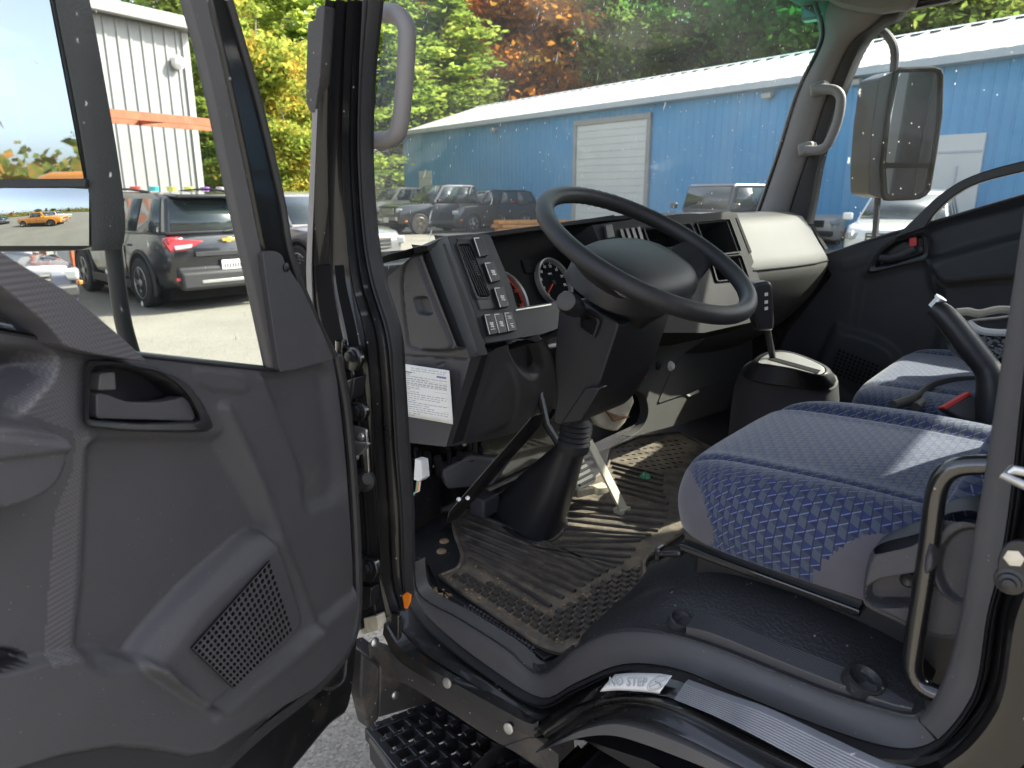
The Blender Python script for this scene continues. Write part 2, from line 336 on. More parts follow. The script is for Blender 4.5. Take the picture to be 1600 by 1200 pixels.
def carve(o, cuts):
    """cut prisms (outline, depth vector) out of a mesh for good"""
    for pts, vec in cuts:
        k = MB(); k.prism(pts, vec); c = k.build('cutter', M['dark2'], None, flat=True)
        md = o.modifiers.new('cut', 'BOOLEAN'); md.object = c; md.operation = 'DIFFERENCE'; md.solver = 'EXACT'
        bv = [x for x in o.modifiers if x.type == 'BEVEL']; bpy.context.view_layer.update()
        for x in bv: x.show_viewport = False
        dg = bpy.context.evaluated_depsgraph_get(); me = bpy.data.meshes.new_from_object(o.evaluated_get(dg)); o.modifiers.remove(md); o.data = me
        for x in bv: x.show_viewport = True
        bpy.data.objects.remove(c)
class Plane:
    """a real plane; pixel outlines measured in the photo are laid on it; off = metres off the surface towards the viewer's side"""
    def __init__(s, P, N): s.P = Vector(P); s.N = Vector(N).normalized(); s.N = s.N if (C0 - s.P).dot(s.N) > 0 else -s.N
    def p(s, px, py, off=0.0): return onp(px, py, s.P + s.N * off, s.N)
    def lift(s, px, py, off): return onp(px, py, s.P, s.N) + s.N * off
    def ps(s, pts, off=0.0): return [s.p(q[0], q[1], off) for q in pts]
    def slab(s, mb, pts, off, thick, mi=0): mb.prism(s.ps(pts, off), -s.N * thick, mi)
def sdf(X, Y, poly):
    """signed distance (inside positive), in pixels"""
    P = np.array(poly, float); d = np.full(X.shape, 1e9); ins = np.zeros(X.shape, bool)
    for i in range(len(P)):
        a, b = P[i], P[(i + 1) % len(P)]; e = b - a; wx, wy = X - a[0], Y - a[1]
        t = np.clip((wx * e[0] + wy * e[1]) / (e @ e + 1e-9), 0, 1); d = np.minimum(d, np.hypot(wx - e[0] * t, wy - e[1] * t))
        c = ((a[1] > Y) != (b[1] > Y)) & (X < (b[0] - a[0]) * (Y - a[1]) / (b[1] - a[1] + 1e-12) + a[0]); ins ^= c
    return np.where(ins, d, -d)
def step(v, w): 
    t = np.clip(v / w * 0.5 + 0.5, 0, 1); return t * t * (3 - 2 * t)
def relief(name, plane, outline, stepx, feats, mats, parent, mat_polys=(), ridges=(), base=None):
    """a sculpted panel: grid over the outline, each feature = (polygon, height in metres, softness in px)"""
    ol = np.array(outline); x0, y0 = ol.min(0); x1, y1 = ol.max(0)
    xs = np.arange(x0, x1 + stepx, stepx); ys = np.arange(y0, y1 + stepx, stepx); X, Y = np.meshgrid(xs, ys)
    S = sdf(X, Y, outline)
    # pull the border vertices on to the outline
    H = np.zeros(X.shape) if base is None else base(X, Y)
    def settle(poly, h):
        if h < 0: return poly
        c = np.array(poly, float); k = (c.min(0) + c.max(0)) / 2; k = np.clip(k, (x0, y0), (x1, y1)); q = np.array(pix(plane.lift(k[0], k[1], h))); return [tuple(v) for v in c - (q - k)]
    for poly, h, soft in feats: H = H + h * step(sdf(X, Y, settle(poly, h)), soft)
    for line, h, wd in ridges:
        d = np.full(X.shape, 1e9)
        for a, b in zip(line[:-1], line[1:]):
            a = np.array(a, float); b = np.array(b, float); e = b - a; t = np.clip(((X - a[0]) * e[0] + (Y - a[1]) * e[1]) / (e @ e), 0, 1)
            d = np.minimum(d, np.hypot(X - a[0] - e[0] * t, Y - a[1] - e[1] * t))
        H = H + h * np.exp(-(d / wd) ** 2)
    g = np.gradient(S, stepx); near = (S < stepx) & (S > -1.5 * stepx)
    gx = g[1] / (np.hypot(g[0], g[1]) + 1e-6); gy = g[0] / (np.hypot(g[0], g[1]) + 1e-6)
    sh = np.where((S < 0) & (S > -1.5 * stepx), -S, 0); Xm = X + gx * sh; Ym = Y + gy * sh
    idx = -np.ones(X.shape, int); mb = MB(); ny, nx = X.shape; keep = S > -1.5 * stepx
    MI = np.zeros(X.shape, int)
    for poly, mi in mat_polys: MI[sdf(X + stepx / 2, Y + stepx / 2, poly) > 0] = mi
    vs = []; 
    for j in range(ny):
        for i in range(nx):
            if keep[j, i]: idx[j, i] = len(vs); vs.append(plane.lift(Xm[j, i], Ym[j, i], H[j, i]))
    fs = []; mis = []
    for j in range(ny - 1):
        for i in range(nx - 1):
            q = (idx[j, i], idx[j, i + 1], idx[j + 1, i + 1], idx[j + 1, i])
            if min(q) >= 0 and max(S[j, i], S[j, i + 1], S[j + 1, i + 1], S[j + 1, i]) > 0: fs.append(q); mis.append(int(MI[j, i]))
    mb.v = [tuple(v) for v in vs]; mb.f = fs; mb.mi = mis
    return mb.build(name, mats, parent, ang=60)
def text_mesh(name, txt, size, mat, parent, M4, extrude=0.0003):
    cu = bpy.data.curves.new(name, 'FONT'); cu.body = txt; cu.size = size; cu.align_x = 'CENTER'; cu.align_y = 'CENTER'; cu.extrude = extrude; cu.resolution_u = 2
    tmp = bpy.data.objects.new(name, cu); me = bpy.data.meshes.new_from_object(tmp); bpy.data.objects.remove(tmp); bpy.data.curves.remove(cu)
    me.transform(M4); me.materials.clear(); me.materials.append(mat); o = bpy.data.objects.new(name, me); COL.objects.link(o); attach(o, parent); return o
def frame(o, u, v):
    """matrix whose x, y axes are u, v at the origin o"""
    u = Vector(u).normalized(); v = Vector(v); v = (v - u * v.dot(u)).normalized(); w = u.cross(v)
    return Matrix(((u.x, v.x, w.x, o[0]), (u.y, v.y, w.y, o[1]), (u.z, v.z, w.z, o[2]), (0, 0, 0, 1)))

# ================================================================ THE TRUCK: shell, door opening, open door
T = thing('cab_over_truck', (0.3, 0.0, 0.0), 'black cab-over truck with its driver door open, charcoal interior and blue patterned seats', 'truck', keep_world=True)

# landmark loops round the door opening: down the A pillar, along the sill over the wheel arch, up the B pillar
t_px = [(596,0),(584,120),(580,240),(588,360),(602,440),(625,520),(632,600),(638,700),(645,800),(646,880),(657,930),(719,967),(790,1012),(845,1053),(900,1013),(960,986),(1040,989),(1120,1012),(1215,1050),(1300,1083),(1390,1110),(1425,1117),(1446,1110),(1470,1070),(1490,1010),(1505,940),(1525,820),(1539,740),(1560,600),(1592,390),(1620,200)]
g_px = [(592,0),(580,120),(577,240),(584,360),(598,440),(622,520),(628,600),(634,700),(641,800),(643,900),(650,940),(694,990),(772,1050),(847,1092),(900,1069),(975,1040),(1060,1048),(1150,1085),(1250,1125),(1350,1160),(1410,1172),(1450,1165),(1480,1143),(1510,1105),(1530,1060),(1545,960),(1565,880),(1583,760),(1600,600),(1622,400),(1640,200)]
e_px = [(566,0),(562,120),(560,240),(567,360),(580,440),(604,520),(613,600),(618,700),(626,800),(630,900),(640,948),(688,1001),(768,1060),(846,1106),(904,1080),(978,1049),(1060,1057),(1148,1094),(1248,1134),(1348,1170),(1415,1183),(1455,1175),(1488,1150),(1520,1110),(1540,1063),(1556,960),(1577,880),(1596,760),(1612,600),(1634,400),(1652,200)]
d_px = [(546,0),(540,120),(538,240),(545,360),(554,440),(574,520),(582,600),(588,700),(594,800),(600,900),(616,960),(664,1015),(750,1072),(842,1126),(905,1093),(981,1056),(1060,1064),(1145,1102),(1245,1143),(1345,1180),(1415,1194),(1462,1186),(1500,1158),(1535,1115),(1556,1066),(1572,960),(1600,880),(1620,760),(1640,600),(1660,400),(1680,200)]
b_px = [(508,0),(499,120),(491,240),(489,360),(489,440),(500,520),(524,600),(540,700),(548,800),(556,900),(560,985),(625,1016),(690,1056),(826,1132)]
def line(px, Y, k=6): return [at(q[0], q[1], Y=Y) for q in cr(px, k)]
def blend(A, B, t, off=0.0, bump=None): return [a.lerp(b, t) + Vector((0, off, 0)) for a, b in zip(A, B)]

# A pillar: glossy black pressed steel with sharp ridges
A0, A1, A2 = line(b_px[:11], 1.0), line(d_px[:11], 0.972), line(e_px[:11], 0.948)
rows = [blend(A0, A0, 0, -0.05)]
for t, o in ((0, 0), (0.10, 0.004), (0.18, 0.0), (0.30, -0.012), (0.42, -0.012), (0.50, 0.003), (0.57, 0.006), (0.64, -0.010), (0.80, -0.016), (0.92, 0.0), (1, 0.004)): rows.append(blend(A0, A1, t, o))
for t, o in ((0.12, -0.008), (0.3, -0.014), (0.45, -0.002), (0.55, 0.003), (0.7, -0.008), (1, -0.010)): rows.append(blend(A1, A2, t, o))
m = MB(); m.loft(rows); m.build('front_pillar', M['pillarp'], T, ang=50)
def edge_tube(name, px, Y, r, mat, parent, flat=1.0, sides=8): m = MB(); m.tube(line(px, Y, 5), r, sides, flat=flat); return m.build(name, mat, parent)

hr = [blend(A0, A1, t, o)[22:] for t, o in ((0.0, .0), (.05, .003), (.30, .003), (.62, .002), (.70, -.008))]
m = MB(); m.loft(hr); m.build('hinge_shade', pm('painted hinge shade', (.006, .006, .006), .85, spec=.15), T)  # matte black sheet laid over the pillar, painting in the shade between the hinges
# rubber door seal: one ribbed strip all round the opening
E_, G_ = line(e_px, 0.948, 5), line(g_px, 0.935, 5)
m = MB(); rows = []
for t, o in ((0, -0.004), (0.1, 0.004), (0.25, 0.007), (0.38, 0.004), (0.45, -0.003), (0.55, 0.006), (0.75, 0.012), (0.92, 0.006), (1.0, -0.004)): rows.append(blend(E_, G_, t, o))
m.loft(rows); m.build('door_seal', M['rubber'], T, ang=60)
# sill trim and B pillar trim
T_, T2 = line(t_px, 0.912, 5), line(t_px, 0.905, 5)
n1 = 21 * 5 + 3
def trimrows(a, b):
    rr = []
    for t, o in ((0, -0.03), (0, -0.002), (0.06, 0.004), (0.15, 0.007), (0.5, 0.003), (0.95, 0.0), (1.0, -0.006)): rr.append(blend(T_, G_, t, o)[a:b])
    return rr
m = MB(); m.loft(trimrows(9 * 5, n1)); m.build('sill_trim', M['sill'], T, ang=50)
m = MB(); rr = trimrows(n1, len(T_)); rr = [[p + Vector((0, 0.004, 0)) for p in r_] for r_ in rr]; m.loft(rr); m.build('rear_pillar_trim', M['sill'], T, ang=50)
m = MB(); m.loft([blend(T_, G_, t, o)[:9 * 5 + 1] for t, o in ((0.6, -0.008), (0.6, -0.002), (0.8, 0.0), (1, -0.004))]); m.build('front_pillar_trim', M['rubber'], T)
# painted flange between the seal and the outer sill
D_ = line(d_px, 0.965, 5)
m = MB(); m.loft([blend(E_, D_, t, o)[9 * 5:] for t, o in ((0, -0.006), (0.2, -0.014), (0.6, -0.012), (0.85, 0.0), (1, 0.004))]); m.build('door_flange', M['paintd'], T, ang=45)

# outer sill over the wheel arch: ledge, two pressed ridges, plastic arch lip
r1 = [(836,1142),(868,1120),(905,1099),(950,1089),(1000,1084),(1060,1094),(1150,1138),(1250,1187),(1330,1226),(1420,1270)]
r0 = [(842,1126),(872,1110),(905,1093),(945,1068),(990,1055),(1060,1064),(1145,1102),(1245,1143),(1345,1180),(1430,1200)]
r2 = [(850,1148),(872,1131),(905,1111),(952,1092),(1004,1091),(1062,1108),(1145,1150),(1240,1198),(1320,1240),(1410,1290)]
r3 = [(852,1153),(876,1138),(910,1117),(956,1101),(1006,1101),(1062,1118),(1140,1158),(1230,1205),(1310,1248),(1400,1300)]
r4 = [(856,1160),(880,1145),(914,1124),(962,1113),(1014,1120),(1070,1140),(1140,1175),(1220,1216),(1300,1258),(1390,1310)]
r5 = [(852,1168),(880,1152),(914,1135),(964,1124),(1016,1134),(1075,1156),(1140,1188),(1215,1226),(1290,1268),(1380,1320)]
r6 = [(838,1174),(876,1160),(918,1149),(962,1148),(1008,1161),(1070,1184),(1130,1208),(1200,1240),(1280,1282),(1370,1330)]
L = lambda px, Y: line(px, Y, 6)
a0, a1, a2, a3, a4, a5, a6 = L(r0, .969), L(r1, .992), L(r2, 1.004), L(r3, .996), L(r4, 1.010), L(r5, 1.008), L(r6, 1.014)
m = MB(); m.loft([a0, blend(a0, a1, .5, .006), blend(a0, a1, .9, .004), a1, blend(a1, a2, .3, -.006), blend(a1, a2, .7, .002), a2, blend(a2, a3, .5, .002), a3, blend(a3, a4, .4, -.004), a4, blend(a4, a5, .5, .006), a5]); m.build('outer_sill', M['paint'], T, ang=60)
m = MB(); m.loft([a5, blend(a5, a6, .1, .008), blend(a5, a6, .9, .006), a6, blend(a6, a6, 0, -.03), [p + Vector((0, -.35, 0)) for p in a6]]); m.build('arch_lip', M['sill'], T, ang=40)
# front edge of the sill above the step
m = MB(); s0_ = line([(600,975),(625,1016),(690,1056),(772,1102),(826,1130),(842,1126)], .985); s1_ = line([(616,965),(664,1015),(750,1072),(800,1100),(835,1124),(842,1124)], .965)
m.loft([s1_, blend(s1_, s0_, .4, -.006), blend(s1_, s0_, .8, .004), s0_, [p + Vector((0, .004, -.02)) for p in s0_]]); m.build('step_flange', M['paintd'], T)
# silver ribbed tread plate on the ledge, warning sticker
tp0 = line([(1074,1063),(1140,1087),(1200,1108),(1290,1150),(1345,1176),(1400,1200)], .974, 8); tp1 = line([(1058,1088),(1120,1113),(1180,1142),(1260,1184),(1310,1212),(1370,1245)], .990, 8)
m = MB(); rr = []
for i in range(41): rr.append(blend(tp0, tp1, i / 40, .0075 + (.0016 if i % 4 in (1, 2) else 0)))
rr = [[p + Vector((0, -.01, 0)) for p in rr[0]]] + rr + [[p + Vector((0, -.01, 0)) for p in rr[-1]]]
m.loft(rr, cap=False); m.build('tread_plate', M['tread'], T, ang=25)
k0 = line([(962,1054),(985,1052),(1010,1052),(1035,1053),(1051,1056)], .976, 4); k1 = line([(939,1080),(965,1078),(990,1079),(1015,1081),(1032,1083)], .990, 4)
st = MB(); st.loft([[p + Vector((0, o, .0012)) for p in blend(k0, k1, t)] for t, o in ((0, .002), (.25, .0058), (.5, .0078), (.75, .0068), (1, .003))]); sticker = st.build('warning_sticker', M['white'], T, solid=.0006)
km = lambda u, v: (k0[0].lerp(k0[-1], u)).lerp(k1[0].lerp(k1[-1], u), v)
ku = (km(1, .5) - km(0, .5)).normalized(); kv = (km(.5, 0) - km(.5, 1)).normalized(); ce = k0[8].lerp(k1[8], .5) + Vector((0, .0085, .0045))
text_mesh('warning_text', 'NO STEP', .0165, M['inkl'], sticker, frame(ce - ku * .016, ku, kv))
m = MB(); rg = .0135; cc = ce + ku * .034
for rr_ in (rg, rg * .82): m.tube([cc + (ku * math.cos(a) + kv * math.sin(a)) * rr_ for a in [2 * math.pi * i / 24 for i in range(24)]], .0005, 4, closed=True)
m.tube([cc + (ku * .7 + kv * .7) * rg * .8, cc - (ku * .7 + kv * .7) * rg * .8], .0006, 4); m.tube([cc - ku * .006 + kv * .002, cc + ku * .0, cc + ku * .007 - kv * .004], .0012, 5); m.build('no_step_sign', M['inkl'], sticker)

# B pillar outer face, striker, bolts
bp0 = line(d_px[21:], .965, 5); bp1 = [p + Vector((-.16, .012, -.02)) for p in bp0]
m = MB(); m.loft([bp0, blend(bp0, bp1, .05, .006), blend(bp0, bp1, .12, .0), blend(bp0, bp1, .3, .0), blend(bp0, bp1, .34, .012), blend(bp0, bp1, 1, .015)]); m.build('rear_pillar', M['pillarp'], T)
pb = Plane((0, .982, 0), (0, 1, 0))
m = MB(); c = pb.p(1586, 868); m.lathe([(.0115, 0), (.0115, .003), (.008, .004), (.008, .007), (.004, .0075)], c, (0, 1, 0), 6); m.build('striker_bolt', M['steel'], T)
m = MB(); pts = [pb.p(*q) for q in fillet([(1560,868),(1572,846),(1600,840),(1630,860),(1630,905),(1560,910)], 12)]; m.prism(pts, (0, .006, 0)); m.build('striker_base', M['dark2'], T, bevel=.002)
m = MB(); c = pb.p(1579, 905); m.lathe([(.013, .003), (.0125, .006), (.0095, .007), (.009, .010), (.006, .011), (.0055, .015), (.002, .016)], c, (0, 1, 0), 16); m.build('striker_nut', M['dark2'], T)
m = MB(); q = pb.p(1630, 744); m.tube([q + Vector((.0, -.002, .0)), q + Vector((.022, .012, .004)), q + Vector((.026, .022, .0)), q + Vector((.0, .030, -.004)), q + Vector((-.03, .03, -.004))], .0042, 10); m.build('door_striker', M['steel'], T)
# black tubular grab rail at the B pillar
m = MB(); gp = smooth([(1545,726),(1510,727),(1487,733),(1470,750),(1461,780),(1452,850),(1440,930),(1428,1010),(1425,1045),(1434,1066),(1450,1078),(1470,1086)], 40)
m.tube([at(q[0], q[1], Y=.90) for q in gp], .0105, 14); m.build('entry_grab_rail', M['paint'], T)

# shell: roof, back wall with window, quarter panel, passenger side, front panel, under floor
m = MB(); m.box((.30, 0, 2.27), (1.36, 1.94, .05)); m.build('cab_roof', M['trim'], T, bevel=.01)
m = MB()
for c, d in (((-.40, 0, 1.12), (.05, 1.90, .86)), ((-.40, 0, 2.21), (.05, 1.90, .08)), ((-.40, -.83, 1.86), (.05, .24, .62)), ((-.40, .83, 1.86), (.05, .24, .62))): m.box(c, d)
m.build('cab_back_wall', M['trim'], T)
m = MB(); m.box((-.40, 0, 1.86), (.006, 1.42, .62)); m.build('rear_window', M['sideglass'], T)
m = MB(); m.box((-.22, .955, 1.55), (.32, .05, 1.40)); m.build('quarter_panel', M['paint'], T)
m = MB(); m.box((.42, .955, 2.215), (1.0, .06, .07)); m.build('door_header', M['paint'], T)
m = MB(); m.box((1.37, 0, 1.10), (.05, 1.56, .66)); m.box((1.31, 0, 1.46), (.12, 1.5, .05)); m.build('front_panel', M['paint'], T, bevel=.01)
m = MB(); m.box((.88, .01, .80), (1.05, 1.80, .03)); m.build('floor_pan', M['paintd'], T)
m = MB(); m.box((.05, .0, .93), (.80, 1.36, .10)); m.build('engine_cover', M['dark'], T, bevel=.02)

# front wheel under the arch, chassis rail
m = MB(); m.lathe([(.30, -.105), (.375, -.10), (.392, -.08), (.398, -.03), (.398, .03), (.392, .08), (.375, .10), (.30, .105)], (.30, .84, .398), (0, 1, 0), 48, cap=False)
for a in range(48):
    an = a * math.pi / 24; m.box((.30 + .399 * math.cos(an), .84 + (.045 if a % 2 else -.045), .398 + .399 * math.sin(an)), (.018, .07, .010), Matrix.Rotation(-an + math.pi / 2, 3, 'Y'))
wh = m.build('front_wheel', M['rubber'], T, ang=40)
m = MB(); m.lathe([(.30, .09), (.27, .04), (.12, .06), (.10, .10), (.02, .11)], (.30, .84, .398), (0, 1, 0), 32, cap=False); m.build('rim', M['whitep'], wh)
m = MB(); m.box((.2, .40, .55), (2.4, .07, .20)); m.box((.2, -.40, .55), (2.4, .07, .20)); m.box((.30, 0, .42), (.10, 1.5, .10)); m.build('chassis_rail', M['paintd'], T)
rows = []
for k in range(15):
    an = R(-15 + k * 14); rows.append([Vector((.30 + .50 * math.cos(an), y, .40 + .50 * math.sin(an))) for y in (.55, .80, .985)])
m = MB(); m.loft(rows); m.build('wheel_arch_liner', M['dark2'], T)

# ---------------------------------------------------------------- entry step
SZ = .55
ps = Plane((0, 0, SZ), (0, 0, 1))
c00, c10, c11, c01 = Vector((579, 1138)), Vector((680, 1098)), Vector((905, 1235)), Vector((735, 1330))
def bil(u, v): q = c00.lerp(c10, u).lerp(c01.lerp(c11, u), v); return (q.x, q.y)
m = MB(); W_ = .011
def bar(a, b, w, h=.030, z=0.0):
    a, b = ps.p(*a) + Vector((0, 0, z)), ps.p(*b) + Vector((0, 0, z)); d = (b - a).normalized(); s = Vector((-d.y, d.x, 0)) * w / 2
    m.prism([a - s, b - s, b + s, a + s], (0, 0, -h))
for j, u in enumerate((0, .25, .5, .75, 1.0)): bar(bil(u, -.02), bil(u, 1), .020 if j in (0, 4) else .011)
for i in range(11):
    v = i / 10
    bar(bil(0, v), bil(1, v), .009 if i else .02, .028, .002)
    if i % 1 == 0:
        for u in (.12, .37, .62, .87): bar(bil(u - .05, v), bil(u + .05, v), .014, .010, .006)
estep = m.build('entry_step', M['dark2'], T, bevel=.002)
m = MB()   # splash shield under the tread, its top facet and the walls round it
w_in = line([(583,999),(640,1022),(692,1052),(772,1101),(823,1128),(880,1168)], .972, 5); w_b2 = [ps.p(*q) for q in cr([(600,1090),(650,1090),(692,1103),(772,1150),(823,1190),(900,1240)], 5)]; w_b1 = [p + Vector((0, .004, .03)) for p in w_b2]
m.loft([w_in, [p + Vector((0, .012, -.004)) for p in w_in], [p + Vector((0, .010, -.06)) for p in w_in], w_b1, w_b2])
m.build('step_back_wall', M['stepp'], estep)
XF = at(594, 1042, Y=.985).x
m = MB(); pf = Plane((XF, 0, 0), (-1, 0, 0))
fw = [(594,1042),(617,1033),(655,1046),(690,1064),(688,1092),(670,1100),(640,1108),(592,1122)]
m.prism(pf.ps(fw), (.03, 0, 0)); lf = pf.ps([(566,1020),(594,1042),(592,1124),(576,1140),(563,1085)]); m.prism(lf, (.035, 0, 0)); tf = [pf.p(594,1042), pf.p(617,1033), pf.p(617,1033) + Vector((.10, 0, .012)), pf.p(594,1042) + Vector((.10, 0, .012))]; m.prism(tf, (0, 0, -.01)); m.build('step_front_wall', M['stepp'], estep, bevel=.004)
for q in ((617, 1085), (585, 1003)):
    m = MB(); m.lathe([(.009, 0), (.009, .003), (.006, .005), (.001, .006)], pf.p(*q), (-1, 0, .1), 14); m.build('screw', M['steel'], estep)
for q in ((699, 1067), (795, 1138)):
    m = MB(); p = at(*q, Y=.992); m.lathe([(.009, 0), (.009, .002), (.006, .003), (.004, .003)], p, (-.1, 1, .2), 16); m.build('screw', M['silver'], estep)
m = MB(); orp = [ps.p(591,1170, -.03), ps.p(596,1170, -.03), ps.p(640,1235, -.03), ps.p(620,1235, -.03)]; m.prism(orp, (0, 0, -.03)); m.build('reflector', M['orange'], estep, bevel=.003)
m = MB(); m.prism(ps.ps([(574,1150),(586,1142),(735,1335),(700,1345)], -.005), (0, 0, -.06)); m.build('step_edge', M['dark2'], estep, bevel=.008)

# ---------------------------------------------------------------- hinge pillar hardware
ph = Plane((0, .985, 0), (0, 1, 0))
def hinge(px, py, s=1.0, rust=False):
    m = MB(); ph.slab(m, fillet([(px-22*s, py-20*s),(px+10*s, py-14*s),(px+17*s, py+6*s),(px+8*s, py+24*s),(px-22*s, py+16*s)], 6), .016, .012)
    h = m.build('door_hinge', M['paintd'] if not rust else M['rust'], T, bevel=.003)
    m = MB(); m.lathe([(.0125, 0), (.0125, .003), (.0085, .004), (.0085, .010), (.005, .0105)], ph.p(px + 3, py - 2, .016), (0, 1, 0), 6); m.build('hinge_bolt', M['dark2'], h)
    m = MB(); a = ph.p(px - 14, py - 26, .018); b = ph.p(px - 14, py + 26, .018); m.tube([a, b], .010, 12); m.build('hinge_barrel', M['paint'], h); return h
hinge(547, 558); hinge(558, 642, .8); hinge(573, 888)
m = MB(); ph.slab(m, [(538,596),(552,590),(548,626),(530,622)], .02, .03); m.build('hinge_stop', M['dark2'], T, bevel=.004)
m = MB()   # bare steel check bracket
ph.slab(m, fillet([(549,664),(572,671),(576,740),(570,742),(566,700),(548,690)], 4), .022, .004); ph.slab(m, [(538,684),(548,690),(575,694),(560,712),(540,712)], .040, .008)
ck = m.build('door_check', M['steel'], T, bevel=.001)
for q in ((565, 682), (557, 712)):
    m = MB(); m.lathe([(.008, 0), (.008, .004), (.005, .006), (.001, .007)], ph.p(*q, .024), (0, 1, 0), 14); m.build('rivet', M['steel'], ck)
m = MB(); hp = smooth([(574,748),(566,750),(556,757),(549,770),(546,785),(547,800),(549,815),(552,830)], 60); m.tube([ph.p(q[0], q[1], .028) for q in hp], [.0115 + (.0018 if (i // 2) % 2 else -.001) - (.003 if i > 38 else 0) for i in range(60)], 12); hs = m.build('harness_hose', M['rubber'], T, ang=50)
m = MB(); m.lathe([(.022, 0), (.022, .006), (.016, .010), (.012, .012)], ph.p(570, 749, .006), (-.4, 1, 0), 18); m.build('grommet', M['rubber'], hs)
m = MB(); m.lathe([(.010, 0), (.010, .008), (.006, .010), (.003, .012)], ph.p(554, 836, .012), (0, 1, 0), 12); m.build('harness_bolt', M['steel'], T)
m = MB(); ph.slab(m, fillet([(558,968),(588,962),(592,984),(566,992)], 3), .012, .02); m.build('latch_block', M['cream'], T, bevel=.002)
m = MB(); ph.slab(m, fillet([(560,915),(580,918),(578,950),(560,955)], 5), .014, .02); m.build('wire_clip', M['dark2'], T, bevel=.003)
m = MB(); ph.slab(m, fillet([(606,980),(612,958),(622,962),(622,1008),(610,1005)], 4), -.004, .01); m.build('pillar_bracket', M['paintd'], T, bevel=.003)
m = MB(); ph.slab(m, [(628,931),(634,926),(641,930),(640,941),(635,952),(631,950),(630,940)], -.024, .004); m.build('orange_tape', M['orange'], T, bevel=.001)
# windscreen corner moulding and the hinge cover outside the A pillar
m = MB(); m.loft([line([(492,178),(487,300),(485,420),(486,500)], y) for y in (.985, .998, .998, .985)] if False else [[at(q[0] + dx, q[1], Y=y) for q in cr([(492,170),(487,300),(483,400),(483,440),(486,505)], 6)] for dx, y in ((-4, .99), (-4, 1.002), (4, 1.006), (6, .995))]); m.build('corner_moulding', M['trim'], T)
m = MB(); ph.slab(m, fillet([(481,33),(492,32),(494,14),(500,8),(507,9),(500,120),(492,176),(484,175),(478,160),(478,120)], 5), .02, .03); m.build('pillar_cover', M['housing'], T, bevel=.006)

# ---------------------------------------------------------------- the open driver's door
HG = Vector((.93, .98, 0)); TH = R(68); dd = Vector((-math.cos(TH), math.sin(TH), 0)); DP = Plane(HG, (dd.y, -dd.x, 0))
po = cr([(-150,480),(0,516),(110,536),(225,556)], 4) + [(330,568),(440,580),(455,578),(520,563)] + cr([(527,600),(540,720),(549,850),(551,910),(547,955),(536,1005),(507,1047),(450,1098),(400,1140),(346,1200),(250,1290)], 4) + [(-150, 1320)]
pocket = [(143,573),(176,570),(242,581),(270,595),(292,617),(311,653),(305,658),(220,661),(138,656)]
spk = cr([(231,1036),(236,1016),(300,940),(380,866),(412,840),(428,836),(440,850),(462,910),(477,960),(476,980),(455,1005),(400,1050),(345,1094),(328,1104),(312,1098),(270,1070),(240,1050)], 3, True)
bandp = [(40,548),(135,565),(130,660),(143,690),(140,760),(134,900),(122,1030),(66,1040),(70,1000),(78,900),(86,800),(112,740),(118,690),(112,672),(20,640),(75,590)]
feats = [(pocket, -.030, 3),
         (cr([(142,720),(150,692),(180,682),(330,684),(352,690),(400,770),(425,830),(400,850),(300,935),(232,1018),(215,1030),(128,1028),(134,900)], 4, True), -.014, 16),
         (cr([(470,742),(440,660),(414,590),(425,585),(505,575),(518,620),(531,760),(500,790),(480,792)], 4, True), -.010, 10),
         ([(0,1050),(60,1036),(110,1024),(180,1022),(250,1040),(310,1100),(345,1108),(470,1010),(600,900),(600,1400),(-200,1400),(-200,1090)], .012, 9),
         ([(-200,1240),(0,1203),(90,1176),(170,1162),(230,1166),(290,1178),(330,1170),(420,1110),(480,1080),(300,1400),(-200,1400)], -.012, 6),
         (cr([(-200,650),(-40,656),(20,664),(76,672),(112,682),(117,700),(110,735),(92,765),(50,788),(-20,802),(-200,810)], 3, True), .042, 8),
         (cr([(-160,545),(-10,555),(60,560),(72,575),(50,605),(0,640),(-160,640)], 3, True), -.040, 22),
         (spk, .018, 7), ([(-40,1012),(20,1014),(38,1022),(40,1034),(0,1046),(-40,1050)], -.014, 3),
         (fillet([(305,576),(378,585),(388,592),(389,610),(384,614),(330,609),(312,600)], 6), .0022, 1.5),
         (cr([(-150,672),(20,684),(85,688),(92,692),(60,697),(-20,705),(-150,716)], 3, True), .004, 3)]
door = relief('door', DP, po, 4.0, feats, [M['dark'], M['dark2'], M['band']], T,
              mat_polys=[(bandp, 2), (pocket, 1), ([(-200,1246),(0,1206),(90,1179),(170,1165),(230,1169),(290,1180),(330,1175),(420,1118),(300,1400),(-200,1400)], 1), ([(-40,1012),(20,1014),(38,1022),(40,1034),(0,1046),(-40,1050)], 1)],
              ridges=[([(352,640),(400,740),(432,830),(462,905),(488,985)], .007, 9), ([(490,985),(478,1002),(420,1050),(345,1112),(330,1116)], .005, 8), ([(410,592),(450,680),(478,760)], .004, 6), ([(140,690),(150,683),(340,680)], .003, 8)])
door['label'] = "open driver's door with charcoal inner panel"
# shell behind the trim
so = cr([(523,556),(540,640),(553,760),(561,880),(562,960),(556,1040),(545,1108),(515,1136),(462,1200),(400,1270)], 4)
m = MB(); DP.slab(m, [(-150,470),(225,550),(440,574),(455,572)] + so + [(-150,1420)], -.058, .035); m.build('door_shell', M['paintd'], door, bevel=.008)
m = MB(); m.tube([DP.p(q[0], q[1], -.004) for q in cr([(526,556),(541,640),(552,760),(558,880),(558,955),(548,1000),(521,1047),(473,1092),(400,1149),(330,1215),(260,1290)], 6)], .0085, 10); m.build('door_edge_seal', M['rubber'], door)
m = MB(); m.tube([DP.p(q[0], q[1], -.008) for q in cr([(541,1020),(537,1060),(520,1075),(505,1074)], 5)], .0035, 8); m.build('drain_clip', M['rubber'], door)
